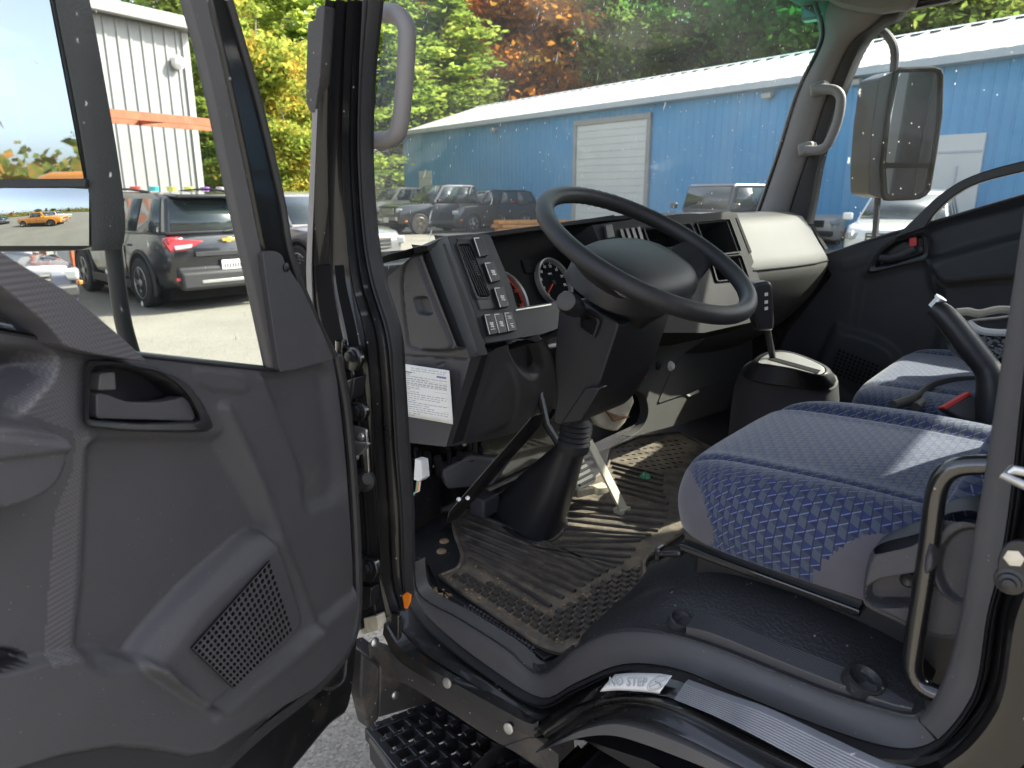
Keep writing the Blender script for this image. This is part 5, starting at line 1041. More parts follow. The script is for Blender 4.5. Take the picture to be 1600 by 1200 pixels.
for i in range(-40, 40):
    for j in range(-40, 40):
        P = og + ax_ * (i + .5 * (j % 2)) * .0235 + ay_ * j * .0165; q = pix(P)
        if sdf(np.array([[q[0]]]), np.array([[q[1]]]), zone)[0, 0] > 4.5:
            if blk is None:
                m = MB(); w, l_ = .0058, .0082
                m.add([(-l_, -w, 0), (l_, -w, 0), (l_, w, 0), (-l_, w, 0), (-l_ * .8, -w * .8, .0055), (l_ * .8, -w * .8, .0055), (l_ * .8, w * .8, .0055), (-l_ * .8, w * .8, .0055)], [(4, 5, 6, 7), (0, 1, 5, 4), (1, 2, 6, 5), (2, 3, 7, 6), (3, 0, 4, 7)]); blk = m.build('tread_block', M['matr'], mat, flat=True); o = blk
            else: o = blk.copy(); COL.objects.link(o); o.parent = mat; o.matrix_parent_inverse = blk.matrix_parent_inverse.copy()
            o.matrix_basis = frame(P, ax_, ay_); nb += 1
m = MB()   # slots in the far end of the mat
for i in range(11):
    for j in range(7):
        q = (962 + i * 10.5 + j * 3.5, 700 + i * 1.2 + j * 6.5 - i * 2.5); 
        if sdf(np.array([[q[0]]]), np.array([[q[1]]]), [(958,698),(1040,682),(1075,690),(1068,735),(1040,752),(958,725)])[0, 0] > 2:
            P = MP.p(*q); m.box(P + Vector((0, 0, .0008)), (.012, .003, .0012), Matrix.Rotation(.3, 3, 'Z'))
m.build('mat_slot', M['gauge'], mat, kind='stuff')
m = MB(); rnd = random.Random(3)   # crumbs of dry mud
for k in range(170):
    q = zp(*rnd.choice([(rnd.uniform(200, 900), 0), (rnd.uniform(700, 1380), 1)])) if False else None
    t = rnd.random(); a, b = rnd.choice([((225, 700), (930, 1110)), ((330, 600), (850, 930)), ((880, 900), (1370, 620)), ((700, 520), (900, 430)), ((110, 770), (230, 800))]); x = a[0] + (b[0] - a[0]) * t + rnd.gauss(0, 22); y = a[1] + (b[1] - a[1]) * t + rnd.gauss(0, 14)
    P = MP.p(*zp(x, y)); s = rnd.uniform(.0012, .0032); m.box(P + Vector((0, 0, s * .3)), (s * 2, s * 1.6, s), Matrix.Rotation(rnd.uniform(0, 3), 3, 'Z'))
m.build('mud_crumb', M['dirt'], mat, kind='stuff')
m = MB(); rr = []
for k in range(5): rr.append([MP.p(1007 + 9 * math.cos(a) * (1 - k * .2) * (1 + .2 * math.sin(3 * a)), 747 + 5 * math.sin(a) * (1 - k * .2)) + Vector((0, 0, .004 + .012 * math.sin(k / 4 * 1.5) + .003 * math.sin(5 * a + k))) for a in [2 * math.pi * i / 14 for i in range(14)]])
m.loft(rr, wrap=True, cap=True); g = m.build('foil_wrapper', M['greenbit'], None, flat=True); tag(g, 'crumpled green foil wrapper on the ribbed mat beside the pedals', 'wrapper')
# printed form hanging on the side of the dash
pap = thing('paper_form', tuple(SP.p(668, 615)), 'white printed paper form stuck to the side of the dashboard', 'paper form', keep_world=True)
pq = [Vector(q) for q in ((628, 568), (702, 579), (708, 663), (633, 650))]; pb4 = lambda u, v: pq[0].lerp(pq[1], u).lerp(pq[3].lerp(pq[2], u), v)
PO = .0185
m = MB(); m.loft([[SP.p(*pb4(i / 8, j / 8), PO + .002 * math.sin(i / 8 * 3) * (j / 8)) for i in range(9)] for j in range(9)]); m.build('sheet', M['white'], pap, solid=.0005)
m = MB(); rnd = random.Random(5)
def pline(mb, u0, u1, v, h): 
    a = [SP.p(*pb4(u, vv), PO + .002 * math.sin(u * 3) * vv + .0008) for u, vv in ((u0, v), (u1, v), (u1, v + h), (u0, v + h))]; mb.add(a, [(0, 1, 2, 3)])
for k in range(23):
    v = .05 + k * .041; u = .08 + (.10 if k in (0, 1) else 0)
    while u < .90:
        w = rnd.uniform(.03, .10); pline(m, u, min(u + w, .93), v, .013 if k not in (3, 6, 7) else .017); u += w + rnd.uniform(.012, .03)
        if rnd.random() < .07: break
m.build('text_line', M['inkl'], pap, flat=True, kind='stuff', recalc=False)
m = MB()
for v in (.27, .36, .45, .54, .70, .80): pline(m, .07, .93, v, .003)
pline(m, .06, .20, .135, .02); m.build('rule_line', M['ink'], pap, flat=True, recalc=False, kind='stuff')
m = MB(); pline(m, .72, .92, .135, .035); m.build('blue_stamp', M['inkb'], pap, flat=True, recalc=False)
# bag on the far seat
bag = thing('shoulder_bag', tuple(at(1540, 530, Y=-.30)), 'black mesh bag with a pale strap lying on the far seat behind the handbrake', 'bag', keep_world=True)
BG = Plane(at(1540, 520, Y=-.30), (-.45, .8, .4))
m = MB(); BG.slab(m, cr([(1500,520),(1510,500),(1560,492),(1640,490),(1650,570),(1560,565),(1515,545)], 4, True), 0, .10); m.build('bag_body', M['dark2'], bag, bevel=.02, seg=3)
m = MB()
for k in range(150): q = (rnd.uniform(1522, 1580), rnd.uniform(515, 560)); c = BG.p(*q, .001); m.box(c, (.006, .0022, .004), Matrix.Rotation(rnd.uniform(-.4, .4), 3, 'Z'))
m.build('mesh_knit', M['tread'], bag, kind='stuff')
m = MB(); m.tube([BG.p(*q, .012) for q in cr([(1494,488),(1512,487),(1530,490),(1560,484),(1600,486),(1640,488)], 4)], .010, 8, flat=.8); m.build('strap', M['cream'], bag)
m = MB(); m.tube([BG.p(*q, .012) for q in cr([(1512,504),(1530,516),(1560,520),(1600,519)], 4)], .009, 8); m.build('piping', M['white'], bag)

# ================================================================ OUTSIDE: ground, buildings
def ground_mat():
    m = pm('pale worn asphalt', (0.20, 0.188, 0.155), 0.9, var=0.16, vscale=0.6, bump=0.9, bscale=90); n, l = nodes_of(m); b = n['Principled BSDF']
    tc = n.new('ShaderNodeTexCoord'); src = b.inputs['Base Color'].links[0].from_socket
    v = n.new('ShaderNodeTexVoronoi'); v.inputs['Scale'].default_value = 110; l.new(tc.outputs['Object'], v.inputs['Vector'])
    r = n.new('ShaderNodeMapRange'); r.inputs[1].default_value = 0; r.inputs[2].default_value = 1; r.inputs[3].default_value = .55; r.inputs[4].default_value = 1.35; l.new(v.outputs['Color'], r.inputs[0])
    x = n.new('ShaderNodeMix'); x.data_type = 'RGBA'; x.blend_type = 'MULTIPLY'; x.inputs[0].default_value = 1; l.new(src, x.inputs[6]); l.new(r.outputs[0], x.inputs[7]); l.new(x.outputs[2], b.inputs['Base Color']); return m
M['ground'] = ground_mat()
m = MB(); m.loft([[Vector((x, y, 0)) for x in (-700, -60, -8, 8, 60, 700)] for y in (-700, -60, -8, 8, 60, 700)]); g = m.build('ground', M['ground'], None); g['kind'] = 'structure'
M['blue'] = pm('blue painted steel', (0.105, 0.30, 0.50), 0.55, var=0.06, vscale=0.7, dirt=(0.20, 0.38, 0.52), dirt_amt=0.12, dirt_scale=0.8)
M['roof'] = pm('white steel roof', (0.31, 0.308, 0.29), 0.55, var=0.10, vscale=0.5, dirt=(0.36, 0.34, 0.29), dirt_amt=0.22, dirt_scale=1.5)
M['fascia'] = pm('pale grey fascia', (0.42, 0.46, 0.48), 0.6, var=0.05)
M['doorw'] = pm('white door panel', (0.60, 0.60, 0.57), 0.6, var=0.05, vscale=1.0)
M['lamp'] = pm('lamp housing', (0.40, 0.40, 0.38), 0.5)
M['greyw'] = pm('light grey steel wall', (0.25, 0.255, 0.245), 0.6, var=0.06, vscale=0.6)
def corrug(mb, A, w, L_, z0, z1, n, pitch, rib, dep, mi=0, lean=None):
    """profiled steel sheet from A along w: flat pans with raised ribs; lean = vector to the upper edge instead of straight up"""
    lo = []; x = 0
    while x < L_ - 1e-6:
        for dx, h in ((0, 0), (pitch - rib * 2, 0), (pitch - rib * 1.5, dep), (pitch - rib * .5, dep), (pitch, 0)):
            if x + dx <= L_ + 1e-6: lo.append((x + dx, h))
        x += pitch
    up_ = Vector((0, 0, z1 - z0)) if lean is None else lean
    b0 = [Vector((A.x, A.y, z0)) + w * a + n * h for a, h in lo]; mb.loft([b0, [p + up_ for p in b0]], mi)
# blue shed: long eave wall running away to the left
LB = at(634, 345, Z=0); azb = R(167); wb = Vector((math.cos(azb), math.sin(azb), 0)); nb_ = Vector((wb.y, -wb.x, 0)); nb_ = nb_ if (C0 - LB).dot(nb_) > 0 else -nb_
BL = 44.0; EH = 4.88; BD = 11.0; RH = 1.75
shed = thing('blue_shed', tuple(LB + wb * 20 - nb_ * 5), 'long blue steel shed with a white ribbed roof behind the parked cars', 'building', keep_world=True)
m = MB(); corrug(m, LB, wb, BL, 0, EH, nb_, .30, .035, .022); m.build('wall', M['blue'], shed, flat=True)
m = MB(); q = [LB, LB - nb_ * BD]; gable = [q[0], q[1], q[1] + Vector((0, 0, EH)), LB - nb_ * BD / 2 + Vector((0, 0, EH + RH)), q[0] + Vector((0, 0, EH))]; m.prism(gable, wb * .05); m.prism([p + wb * BL for p in gable], -wb * .05); m.prism([q[1], q[1] + wb * BL, q[1] + wb * BL + Vector((0, 0, EH)), q[1] + Vector((0, 0, EH))], nb_ * .05); m.build('far_wall', M['blue'], shed)
m = MB(); ov = nb_ * .35; slope = -nb_ * (BD / 2 + .35) + Vector((0, 0, RH + .12)); rn = slope.cross(wb).normalized(); rn = rn if rn.z > 0 else -rn
corrug(m, LB + ov - wb * .4 , wb, BL + .8, EH - .02, 0, rn, .61, .06, .06, lean=slope); corrug(m, LB - nb_ * BD - ov - wb * .4, wb, BL + .8, EH - .02, 0, rn, .61, .06, .035, lean=nb_ * (BD / 2 + .35) + Vector((0, 0, RH + .12))); m.build('roof', M['roof'], shed, flat=True)
m = MB(); c = LB - nb_ * BD / 2 + Vector((0, 0, EH + RH + .14)); m.prism([c - wb * .4 + nb_ * .25 - Vector((0, 0, .06)), c - wb * .4 + Vector((0, 0, .03)), c - wb * .4 - nb_ * .25 - Vector((0, 0, .06))], wb * (BL + .8)); m.build('ridge_cap', M['fascia'], shed)
m = MB(); c = LB + ov - wb * .4 + Vector((0, 0, EH - .10)); m.prism([c, c + nb_ * .06, c + nb_ * .06 + Vector((0, 0, .20)), c + Vector((0, 0, .20))], wb * (BL + .8)); m.prism([c - nb_ * .33 - Vector((0, 0, .02)), c, c + Vector((0, 0, .02)), c - nb_ * .33], wb * (BL + .8)); m.build('gutter', M['fascia'], shed)
BP = Plane(LB, nb_)
def onwall(px, py, off=0): return BP.p(px, py, off)
def wall_s(px): return (onwall(px, 330) - LB).dot(wb)
s0_, s1_ = wall_s(899), wall_s(1010); dh = onwall(905, 197).z
m = MB(); c = LB + wb * (s0_ + s1_) / 2 + nb_ * .03; R3 = Matrix.Rotation(azb, 3, 'Z'); m.box(c + Vector((0, 0, dh / 2)), (s1_ - s0_, .05, dh), R3); rd = m.build('roller_door', M['doorw'], shed)
nsl = 16
for k in range(nsl):
    m = MB(); z = dh * (k + .5) / nsl; m.box(c + nb_ * .035 + Vector((0, 0, z)), (s1_ - s0_ - .25, .03, dh / nsl - .025), R3); m.build('slat', M['doorw'], rd, bevel=.006)
m = MB()
for x in (s0_ - .02, s1_ + .02): m.box(LB + wb * x + nb_ * .07 + Vector((0, 0, dh / 2 + .05)), (.16, .10, dh + .1), R3)
m.box(c + nb_ * .05 + Vector((0, 0, dh + .10)), (s1_ - s0_ + .2, .12, .2), R3); m.build('door_frame', M['roof'], rd)
def wdoor(xa, xb, ytop, name='entry_door'):
    a_, b_ = wall_s(xa), wall_s(xb); h = onwall((xa + xb) / 2, ytop).z; m = MB(); m.box(LB + wb * (a_ + b_) / 2 + nb_ * .04 + Vector((0, 0, h / 2)), (abs(b_ - a_), .08, h), R3); d = m.build(name, M['doorw'], shed, bevel=.01)
    m = MB(); m.box(LB + wb * (a_ + b_) / 2 + nb_ * .09 + Vector((0, 0, h * .86)), (abs(b_ - a_) * .96, .03, .05), R3); m.box(LB + wb * ((a_ + b_) / 2 + .1) + nb_ * .09 + Vector((0, 0, h * .62)), (.04, .04, h * .25), R3); m.build('door_rail', M['fascia'], d)
wdoor(658, 677, 267); wdoor(1440, 1523, 211, 'sliding_door')
for px, py in ((775, 203), (1203, 149), (1340, 128)):
    m = MB(); c = onwall(px, py, .02); m.box(c + nb_ * .12, (.34, .24, .16), R3 @ Matrix.Rotation(.3, 3, 'X')); m.box(c + nb_ * .03, (.2, .08, .2), R3); m.build('wall_lamp', M['lamp'], shed, bevel=.03)
# pale grey shed on the left
CW = at(326, 398, Z=0); azw = R(-80.6); ww = Vector((-math.cos(azw), -math.sin(azw), 0)); nw = Vector((ww.y, -ww.x, 0)); nw = nw if (C0 - CW).dot(nw) > 0 else -nw
GH = 5.55; gshed = thing('grey_shed', tuple(CW + ww * 8 - nw * 5), 'tall pale grey ribbed steel shed behind the dark parked car on the left', 'building', keep_world=True)
m = MB(); corrug(m, CW, ww, 26, 0, GH, nw, .305, .05, .03); m.build('wall', M['greyw'], gshed, flat=True)
m = MB(); m.prism([CW, CW - nw * 10, CW - nw * 10 + Vector((0, 0, GH)), CW + Vector((0, 0, GH))], ww * .05); m.prism([CW - nw * 10, CW - nw * 10 + ww * 26, CW - nw * 10 + ww * 26 + Vector((0, 0, GH)), CW - nw * 10 + Vector((0, 0, GH))], nw * .05); m.build('far_wall', M['greyw'], gshed)
m = MB(); m.prism([CW + nw * .05 - ww * .06 , CW + nw * .05 + ww * .12, CW + ww * .12 - nw * .0, CW - ww * .06], (0, 0, GH)); m.build('corner_flashing', M['roof'], gshed)
m = MB(); c = CW + nw * .28 - ww * .25 + Vector((0, 0, GH)); m.prism([c, c + Vector((0, 0, .30)), c - nw * 5.5 + Vector((0, 0, 1.0)), c - nw * 5.5 + Vector((0, 0, .72))], ww * 26.4); m.build('roof', M['roof'], gshed)
m = MB(); m.prism([c + Vector((0, 0, -.02)), c + nw * .10 + Vector((0, 0, .0)), c + nw * .12 + Vector((0, 0, .22)), c + Vector((0, 0, .22))], ww * 26.4); m.build('gutter', M['roof'], gshed, bevel=.02)
WPl = Plane(CW, nw); m = MB(); c = WPl.p(273, 96); m.lathe([(.13, 0), (.13, .06), (.17, .10), (.15, .22), (.06, .27), (.001, .28)], c, nw + Vector((0, 0, -.3)), 14); m.build('wall_lamp', M['whitep'], gshed)
# rusty orange rack before the grey wall
M['rackc'] = pm('rusty orange steel', (0.36, 0.09, 0.03), 0.6, var=0.3, vscale=6)
rk = thing('steel_rack', tuple(CW + nw * 2.2 + ww * 1.5), 'rusty orange steel rack frame standing before the grey shed', 'rack', keep_world=True)
zt = 3.05
ra, rb = CW + nw * 1.7 + ww * .15, CW + nw * 1.7 + ww * 5.0; rc_, rd_ = ra + nw * 1.1 , rb + nw * 1.1
m = MB()
for a, b in ((ra, rb), (rc_, rd_)): m.prism([a + Vector((0, 0, zt)), b + Vector((0, 0, zt)), b + Vector((0, 0, zt + .16)), a + Vector((0, 0, zt + .16))], nw * .08)
for a in (ra, rb, ra.lerp(rb, .5)): m.prism([a + Vector((0, 0, zt + .02)), a + nw * 1.1 + Vector((0, 0, zt + .02)), a + nw * 1.1 + Vector((0, 0, zt + .13)), a + Vector((0, 0, zt + .13))], ww * .08)
m.build('top_frame', M['rackc'], rk)
for a in (ra, rb, rc_, rd_): m = MB(); m.prism([a, a + ww * .09, a + ww * .09 + nw * .09, a + nw * .09], (0, 0, zt)); m.build('post', M['rackc'], rk)
# bright buckets along the shelf between the rack posts
shelf = thing('stock_shelf', tuple(CW + nw * 1.9 + ww * 2), 'low shelf of coloured tubs before the grey shed, showing over the dark car roof', 'shelf', keep_world=True)
m = MB(); a, b = ra + nw * .2 + ww * .3, rb + nw * .2 - ww * .2; m.prism([a + Vector((0, 0, 1.48)), b + Vector((0, 0, 1.48)), b + Vector((0, 0, 1.53)), a + Vector((0, 0, 1.53))], nw * .5); m.prism([a, a + ww * .06, a + ww * .06 + nw * .5, a + nw * .5], (0, 0, 1.48)); m.prism([b, b + ww * .06, b + ww * .06 + nw * .5, b + nw * .5], (0, 0, 1.48)); m.build('board', M['fascia'], shelf)
tubc = [(.05, .2, .6), (.55, .5, .5), (.35, .15, .5), (.6, .6, .1), (.6, .5, .1), (.05, .45, .5), (.65, .06, .04), (.4, .38, .35), (.1, .3, .5), (.6, .3, .05)]
cn = ['blue', 'pale grey', 'violet', 'lime yellow', 'golden yellow', 'teal', 'red', 'stone grey', 'dark blue', 'amber']
for k in range(10):
    mm_ = pm('tub colour %d' % k, tubc[k], .4); m = MB(); p = a.lerp(b, .04 + k * .098) + nw * .25 + Vector((0, 0, 1.53)); m.lathe([(.085, 0), (.10, .20), (.107, .21), (.107, .23), (.02, .235)], p, (0, 0, 1), 12); o = m.build('paint_tub', mm_, None); tag(o, cn[k] + ' tub standing on the shelf before the grey shed', 'tub', 'coloured tubs on the shelf before the grey shed')

# ---------------------------------------------------------------- cars
M['tyre'] = pm('tyre rubber', (0.018, 0.018, 0.018), 0.8, var=.2)
M['rimm'] = pm('alloy rim', (0.48, 0.47, 0.45), 0.35, metal=0.7)
M['rimd'] = pm('bronze rim', (0.30, 0.24, 0.15), 0.4, metal=0.5)
M['cglass'] = pm('car window', (0.030, 0.042, 0.042), 0.06, spec=0.9)
M['lens'] = pm('headlamp lens', (0.34, 0.36, 0.35), 0.15, coat=0.6)
M['tail'] = pm('tail lamp red', (0.42, 0.015, 0.02), 0.2, coat=0.8)
M['blackp'] = pm('black exterior plastic', (0.022, 0.022, 0.023), 0.6)
M['chrome'] = pm('chrome', (0.60, 0.60, 0.58), 0.15, metal=1.0)
M['gold'] = pm('gold badge', (0.65, 0.43, 0.10), 0.3, metal=0.6)
M['plate'] = pm('white number plate', (0.66, 0.66, 0.66), 0.5, var=.2, vscale=60)
M['platey'] = pm('gold number plate', (0.75, 0.42, 0.02), 0.5)
M['platev'] = pm('violet plate band', (0.12, 0.06, 0.30), 0.5)
M['amber'] = pm('amber lamp', (0.75, 0.20, 0.02), 0.3)
def paintm(name, col, rough=.25): return pm(name, col, rough, coat=1.0, var=.04, vscale=2, dirt=tuple(min(1, c * 1.2 + .012) for c in col), dirt_amt=.10, dirt_scale=1.4)
M['cblack'] = paintm('car black', (0.008, 0.009, 0.012)); M['cgrey'] = paintm('car grey', (0.12, 0.12, 0.12)); M['csilver'] = paintm('car silver', (0.36, 0.36, 0.35)); M['cwhite'] = paintm('car white', (0.68, 0.67, 0.63)); M['cnavy'] = paintm('car navy', (0.018, 0.022, 0.042)); M['corange'] = paintm('car orange', (0.75, 0.27, 0.02)); M['champ'] = paintm('car champagne', (0.40, 0.37, 0.31))
def car(label, loc, rz, kind='suv', paint='cblack', group='cars parked in the yard', rim='rimm', L_=4.5, Wd=1.84, H=1.66, extra=None):
    c = thing('pickup_truck' if kind == 'pickup' else 'parked_car', loc, label, 'pickup' if kind == 'pickup' else 'car', group, rz=rz); P = M[paint]; hw = Wd / 2; xf, xr = L_ / 2, -L_ / 2
    wr = .36 if kind in ('suv', 'sedan') else .41; ax_f, ax_r = xf - .92, xr + .92; gz = .24 if kind != 'pickup' else .38
    hood = .60 * H + (.02 if kind != 'sedan' else -.02); belt = .625 * H
    # lower body: stations along the length (x, bottom, shoulder, half width)
    if kind == 'pickup': st = [(xf, .52, .92, .80), (xf - .06, .42, 1.08, .90), (xf - .35, .40, 1.14, 1.0), (xf - 1.55, gz, 1.20, 1.0), (xf - 1.7, gz, 1.22, 1.0), (.1 - .9, gz, 1.22, 1.0), (xr + .06, .45, 1.22, 1.0), (xr, .50, 1.18, .97)]
    elif kind == 'jeep': st = [(xf, .55, 1.02, .62), (xf - .05, .50, 1.12, .68), (xf - .3, .45, 1.14, .72), (xf - 1.3, gz + .1, 1.18, .84), (xf - 1.32, gz + .1, 1.18, .86), (xr + .05, gz + .1, 1.20, .86), (xr, .5, 1.16, .84)]
    else: st = [(xf, .42, .60 * H * .78, .70), (xf - .05, .30, .60 * H * .88, .80), (xf - .22, .25, hood * .93, .93), (xf - .5, gz, hood * .97, .985), (xf - 1.25, gz, hood * 1.02, 1.0), (0, gz, belt + .02, 1.0), (xr + .55, gz + .02, belt + .05, 1.0), (xr + .16, .32, belt + .05, .96), (xr + .03, .40, belt - .02, .88), (xr, .48, belt - .10, .84)]
    rows = []
    for x, zb, zt, w in st:
        w *= hw; rows.append([Vector((x, y, z)) for y, z in ((0, zb), (-w * .86, zb), (-w * .97, zb + .10), (-w, zb + (zt - zb) * .45), (-w * .985, zb + (zt - zb) * .78), (-w * .94, zt - .03), (-w * .88, zt), (-w * .5, zt + .02), (0, zt + .025), (w * .5, zt + .02), (w * .88, zt), (w * .94, zt - .03), (w * .985, zb + (zt - zb) * .78), (w, zb + (zt - zb) * .45), (w * .97, zb + .10), (w * .86, zb))])
    m = MB(); m.loft(rows, wrap=True, cap=True); m.build('body', P, c, ang=40)
    # cabin
    if kind == 'pickup': cb = [(xf - 1.55, 1.20), (xf - 2.15, H - .04), (xf - 2.5, H), (-.75, H - .01), (-.95, H - .06), (-1.0, 1.21)]
    elif kind == 'jeep': cb = [(xf - 1.28, 1.16), (xf - 1.45, H - .05), (xf - 1.6, H), (xr + .25, H - .01), (xr + .12, H - .05), (xr + .02, 1.18)]
    elif kind == 'sedan': cb = [(xf - 1.20, hood), (xf - 1.95, H - .05), (xf - 2.4, H), (xr + 1.6, H - .03), (xr + 1.2, H - .10), (xr + .45, belt + .04)]
    else: cb = [(xf - 1.18, hood), (xf - 1.85, H - .07), (xf - 2.25, H), (xr + .75, H - .02), (xr + .30, H - .09), (xr + .06, belt + .03)]
    def hwz(z): t = (z - belt) / (H - belt); return hw * (.92 - .20 * max(0, t) if kind != 'jeep' else .86 - .06 * max(0, t))
    m = MB(); n_ = len(cb); lft = [Vector((x, hwz(z), z)) for x, z in cb]; rgt = [Vector((x, -hwz(z), z)) for x, z in cb]; m.add(lft + rgt, [tuple(range(n_)), tuple(range(2 * n_ - 1, n_ - 1, -1))] + [(i, n_ + i, n_ + (i + 1) % n_, (i + 1) % n_) for i in range(n_)]); m.build('cabin', P, c, bevel=.05, seg=3)
    # windows
    def pane(pts, name='window'): m = MB(); m.add(pts, [tuple(range(len(pts)))]); return m.build(name, M['cglass'], c, solid=.012)
    zb = belt + .05 if kind not in ('pickup', 'jeep') else 1.25; zt = H - .11
    def xat(i, j, z): (x0, z0), (x1, z1) = cb[i], cb[j]; return x0 + (x1 - x0) * (z - z0) / (z1 - z0)
    for s in (1, -1):
        xs = [xat(0, 1, zb) - .16, xat(5, 4, zb) + .14]; xt = [xat(0, 1, zt) - .14, xat(5, 4, zt) + .12]; k = 2 if kind in ('pickup', 'jeep') else 3
        for i in range(k):
            u0, u1 = i / k + .012, (i + 1) / k - .02; q = [(xs[0] + (xs[1] - xs[0]) * u0, zb), (xs[0] + (xs[1] - xs[0]) * u1, zb), (xt[0] + (xt[1] - xt[0]) * u1, zt), (xt[0] + (xt[1] - xt[0]) * u0, zt)]
            pane([Vector((x, s * (hwz(z) + .006), z)) for x, z in q])
    def crosspane(i, j, name, m0=.06, out=.008):
        (x0, z0), (x1, z1) = cb[i], cb[j]; a0, a1 = .10, .93; q = []
        d_ = Vector((z1 - z0, 0, -(x1 - x0))).normalized(); d_ = d_ if d_.x * (x0) >= 0 else -d_
        for t, s in ((a0, 1), (a0, -1), (a1, -1), (a1, 1)): x, z = x0 + (x1 - x0) * t, z0 + (z1 - z0) * t; q.append(Vector((x, s * (hwz(z) - m0), z)) + d_ * out)
        return pane(q, name)
    crosspane(0, 1, 'windscreen'); crosspane(5, 4, 'rear_window')
    # wheels
    for x in (ax_f, ax_r):
        for s in (1, -1):
            cc = (x, s * (hw - .085), wr); m = MB(); m.lathe([(wr * .62, .11), (wr * .93, .115), (wr, .09), (wr * 1.005, 0), (wr, -.09), (wr * .93, -.115), (wr * .5, -.11)], cc, (0, s, 0), 28); w = m.build('wheel', M['tyre'], c)
            m = MB(); m.lathe([(wr * .64, .112), (wr * .62, .118), (wr * .58, .07), (.05, .06)], cc, (0, s, 0), 28, cap=False)
            for k in range(5):
                for dl in (-.13, .13):
                    an = k * 2 * math.pi / 5 + dl; d_ = Vector((math.cos(an), 0, math.sin(an))); t_ = Vector((-d_.z, 0, d_.x)) * .018; o_ = Vector(cc) + Vector((0, s * .085, 0)); m.prism([o_ + d_ * .05 - t_, o_ + d_ * wr * .6 - t_ * 1.3, o_ + d_ * wr * .6 + t_ * 1.3, o_ + d_ * .05 + t_], (0, s * .025, 0))
            m.lathe([(.06, .09), (.055, .115), (.02, .12)], cc, (0, s, 0), 12); m.build('rim', M[rim], w)
            m = MB(); R1 = wr + .075; rows = [[Vector((x + math.cos(a) * r_, s * (hw + o_), wr + math.sin(a) * r_)) for a in [R(-20) + R(220) * k / 20 for k in range(21)]] for r_, o_ in ((R1 + .05, -.02), (R1 + .045, .012), (R1, .016), (R1 - .02, -.10))]; m.loft(rows); m.build('arch_trim', M['blackp'] if kind in ('suv', 'jeep') else P, c)
            m = MB(); m.prism([Vector((x + math.cos(a) * R1, s * (hw + .004), max(gz - .02, wr + math.sin(a) * R1))) for a in [R(-25) + R(230) * k / 20 for k in range(21)]], (0, -s * .02, 0)); m.build('wheel_well', M['gauge'], c)
    m = MB(); m.box((0, 0, gz - .02), (L_ - .5, Wd * .86, .16)); m.build('underbody', M['gauge'], c)
    for s in (1, -1): m = MB(); m.box((0, s * (hw + .004), gz + .07), (ax_f - ax_r - .8, .03, .13)); m.build('side_sill', M['blackp'], c, bevel=.01)
    m = MB(); zf = st[2][2]; m.box((xf - .02, 0, zf * .78), (.06, Wd * .50, zf * .22)); gl = m.build('grille', M['blackp'] if kind != 'pickup' else M['chrome'], c, bevel=.02)
    for k in range(3): m = MB(); m.box((xf + .02, 0, zf * (.71 + .07 * k)), (.02, Wd * .46, .022)); m.build('grille_bar', M['chrome'] if kind != 'pickup' else M['blackp'], gl)
    m = MB(); m.box((xf - .01, 0, .46 if kind != 'pickup' else .62), (.14, Wd * .80, .16)); m.build('front_bumper', M['blackp'] if kind != 'pickup' else M['chrome'], c, bevel=.04)
    for s in (1, -1):
        m = MB(); m.box((xf - .12, s * hw * .74, zf * .83), (.26, hw * .30, .15), Matrix.Rotation(-s * .45, 3, 'Z')); m.build('headlight', M['lens'], c, bevel=.04, seg=3)
        m = MB(); m.box((xf - 1.25 if kind != 'pickup' else xf - 1.75, s * (hw + .10), belt + .08 if kind not in ('pickup', 'jeep') else 1.30), (.10, .20, .15)); m.build('wing_mirror', P, c, bevel=.03)
        m = MB()
        for x in (.12, -.72): m.box((x, s * (hw - .002), .68 * belt + .12), (.012, .012, belt * .7))
        m.build('door_gap', M['gauge'], c)
        for x in (-.02, -.85): m = MB(); m.box((x - .02, s * (hw + .012), belt * .86), (.17, .03, .03)); m.build('door_handle', P, c, bevel=.01)
        if kind != 'suvr': m = MB(); m.box((xr + .09, s * hw * .80, belt * .93), (.18, hw * .26, .16 if kind != 'pickup' else .3)); m.build('tail_light', M['tail'], c, bevel=.03)
    m = MB(); m.box((xr - .01, 0, .52), (.12, Wd * .84, .22)); m.build('rear_bumper', M['blackp'] if kind != 'pickup' else M['chrome'], c, bevel=.04)
    if extra: extra(c, P, hw, xf, xr, belt)
    return c
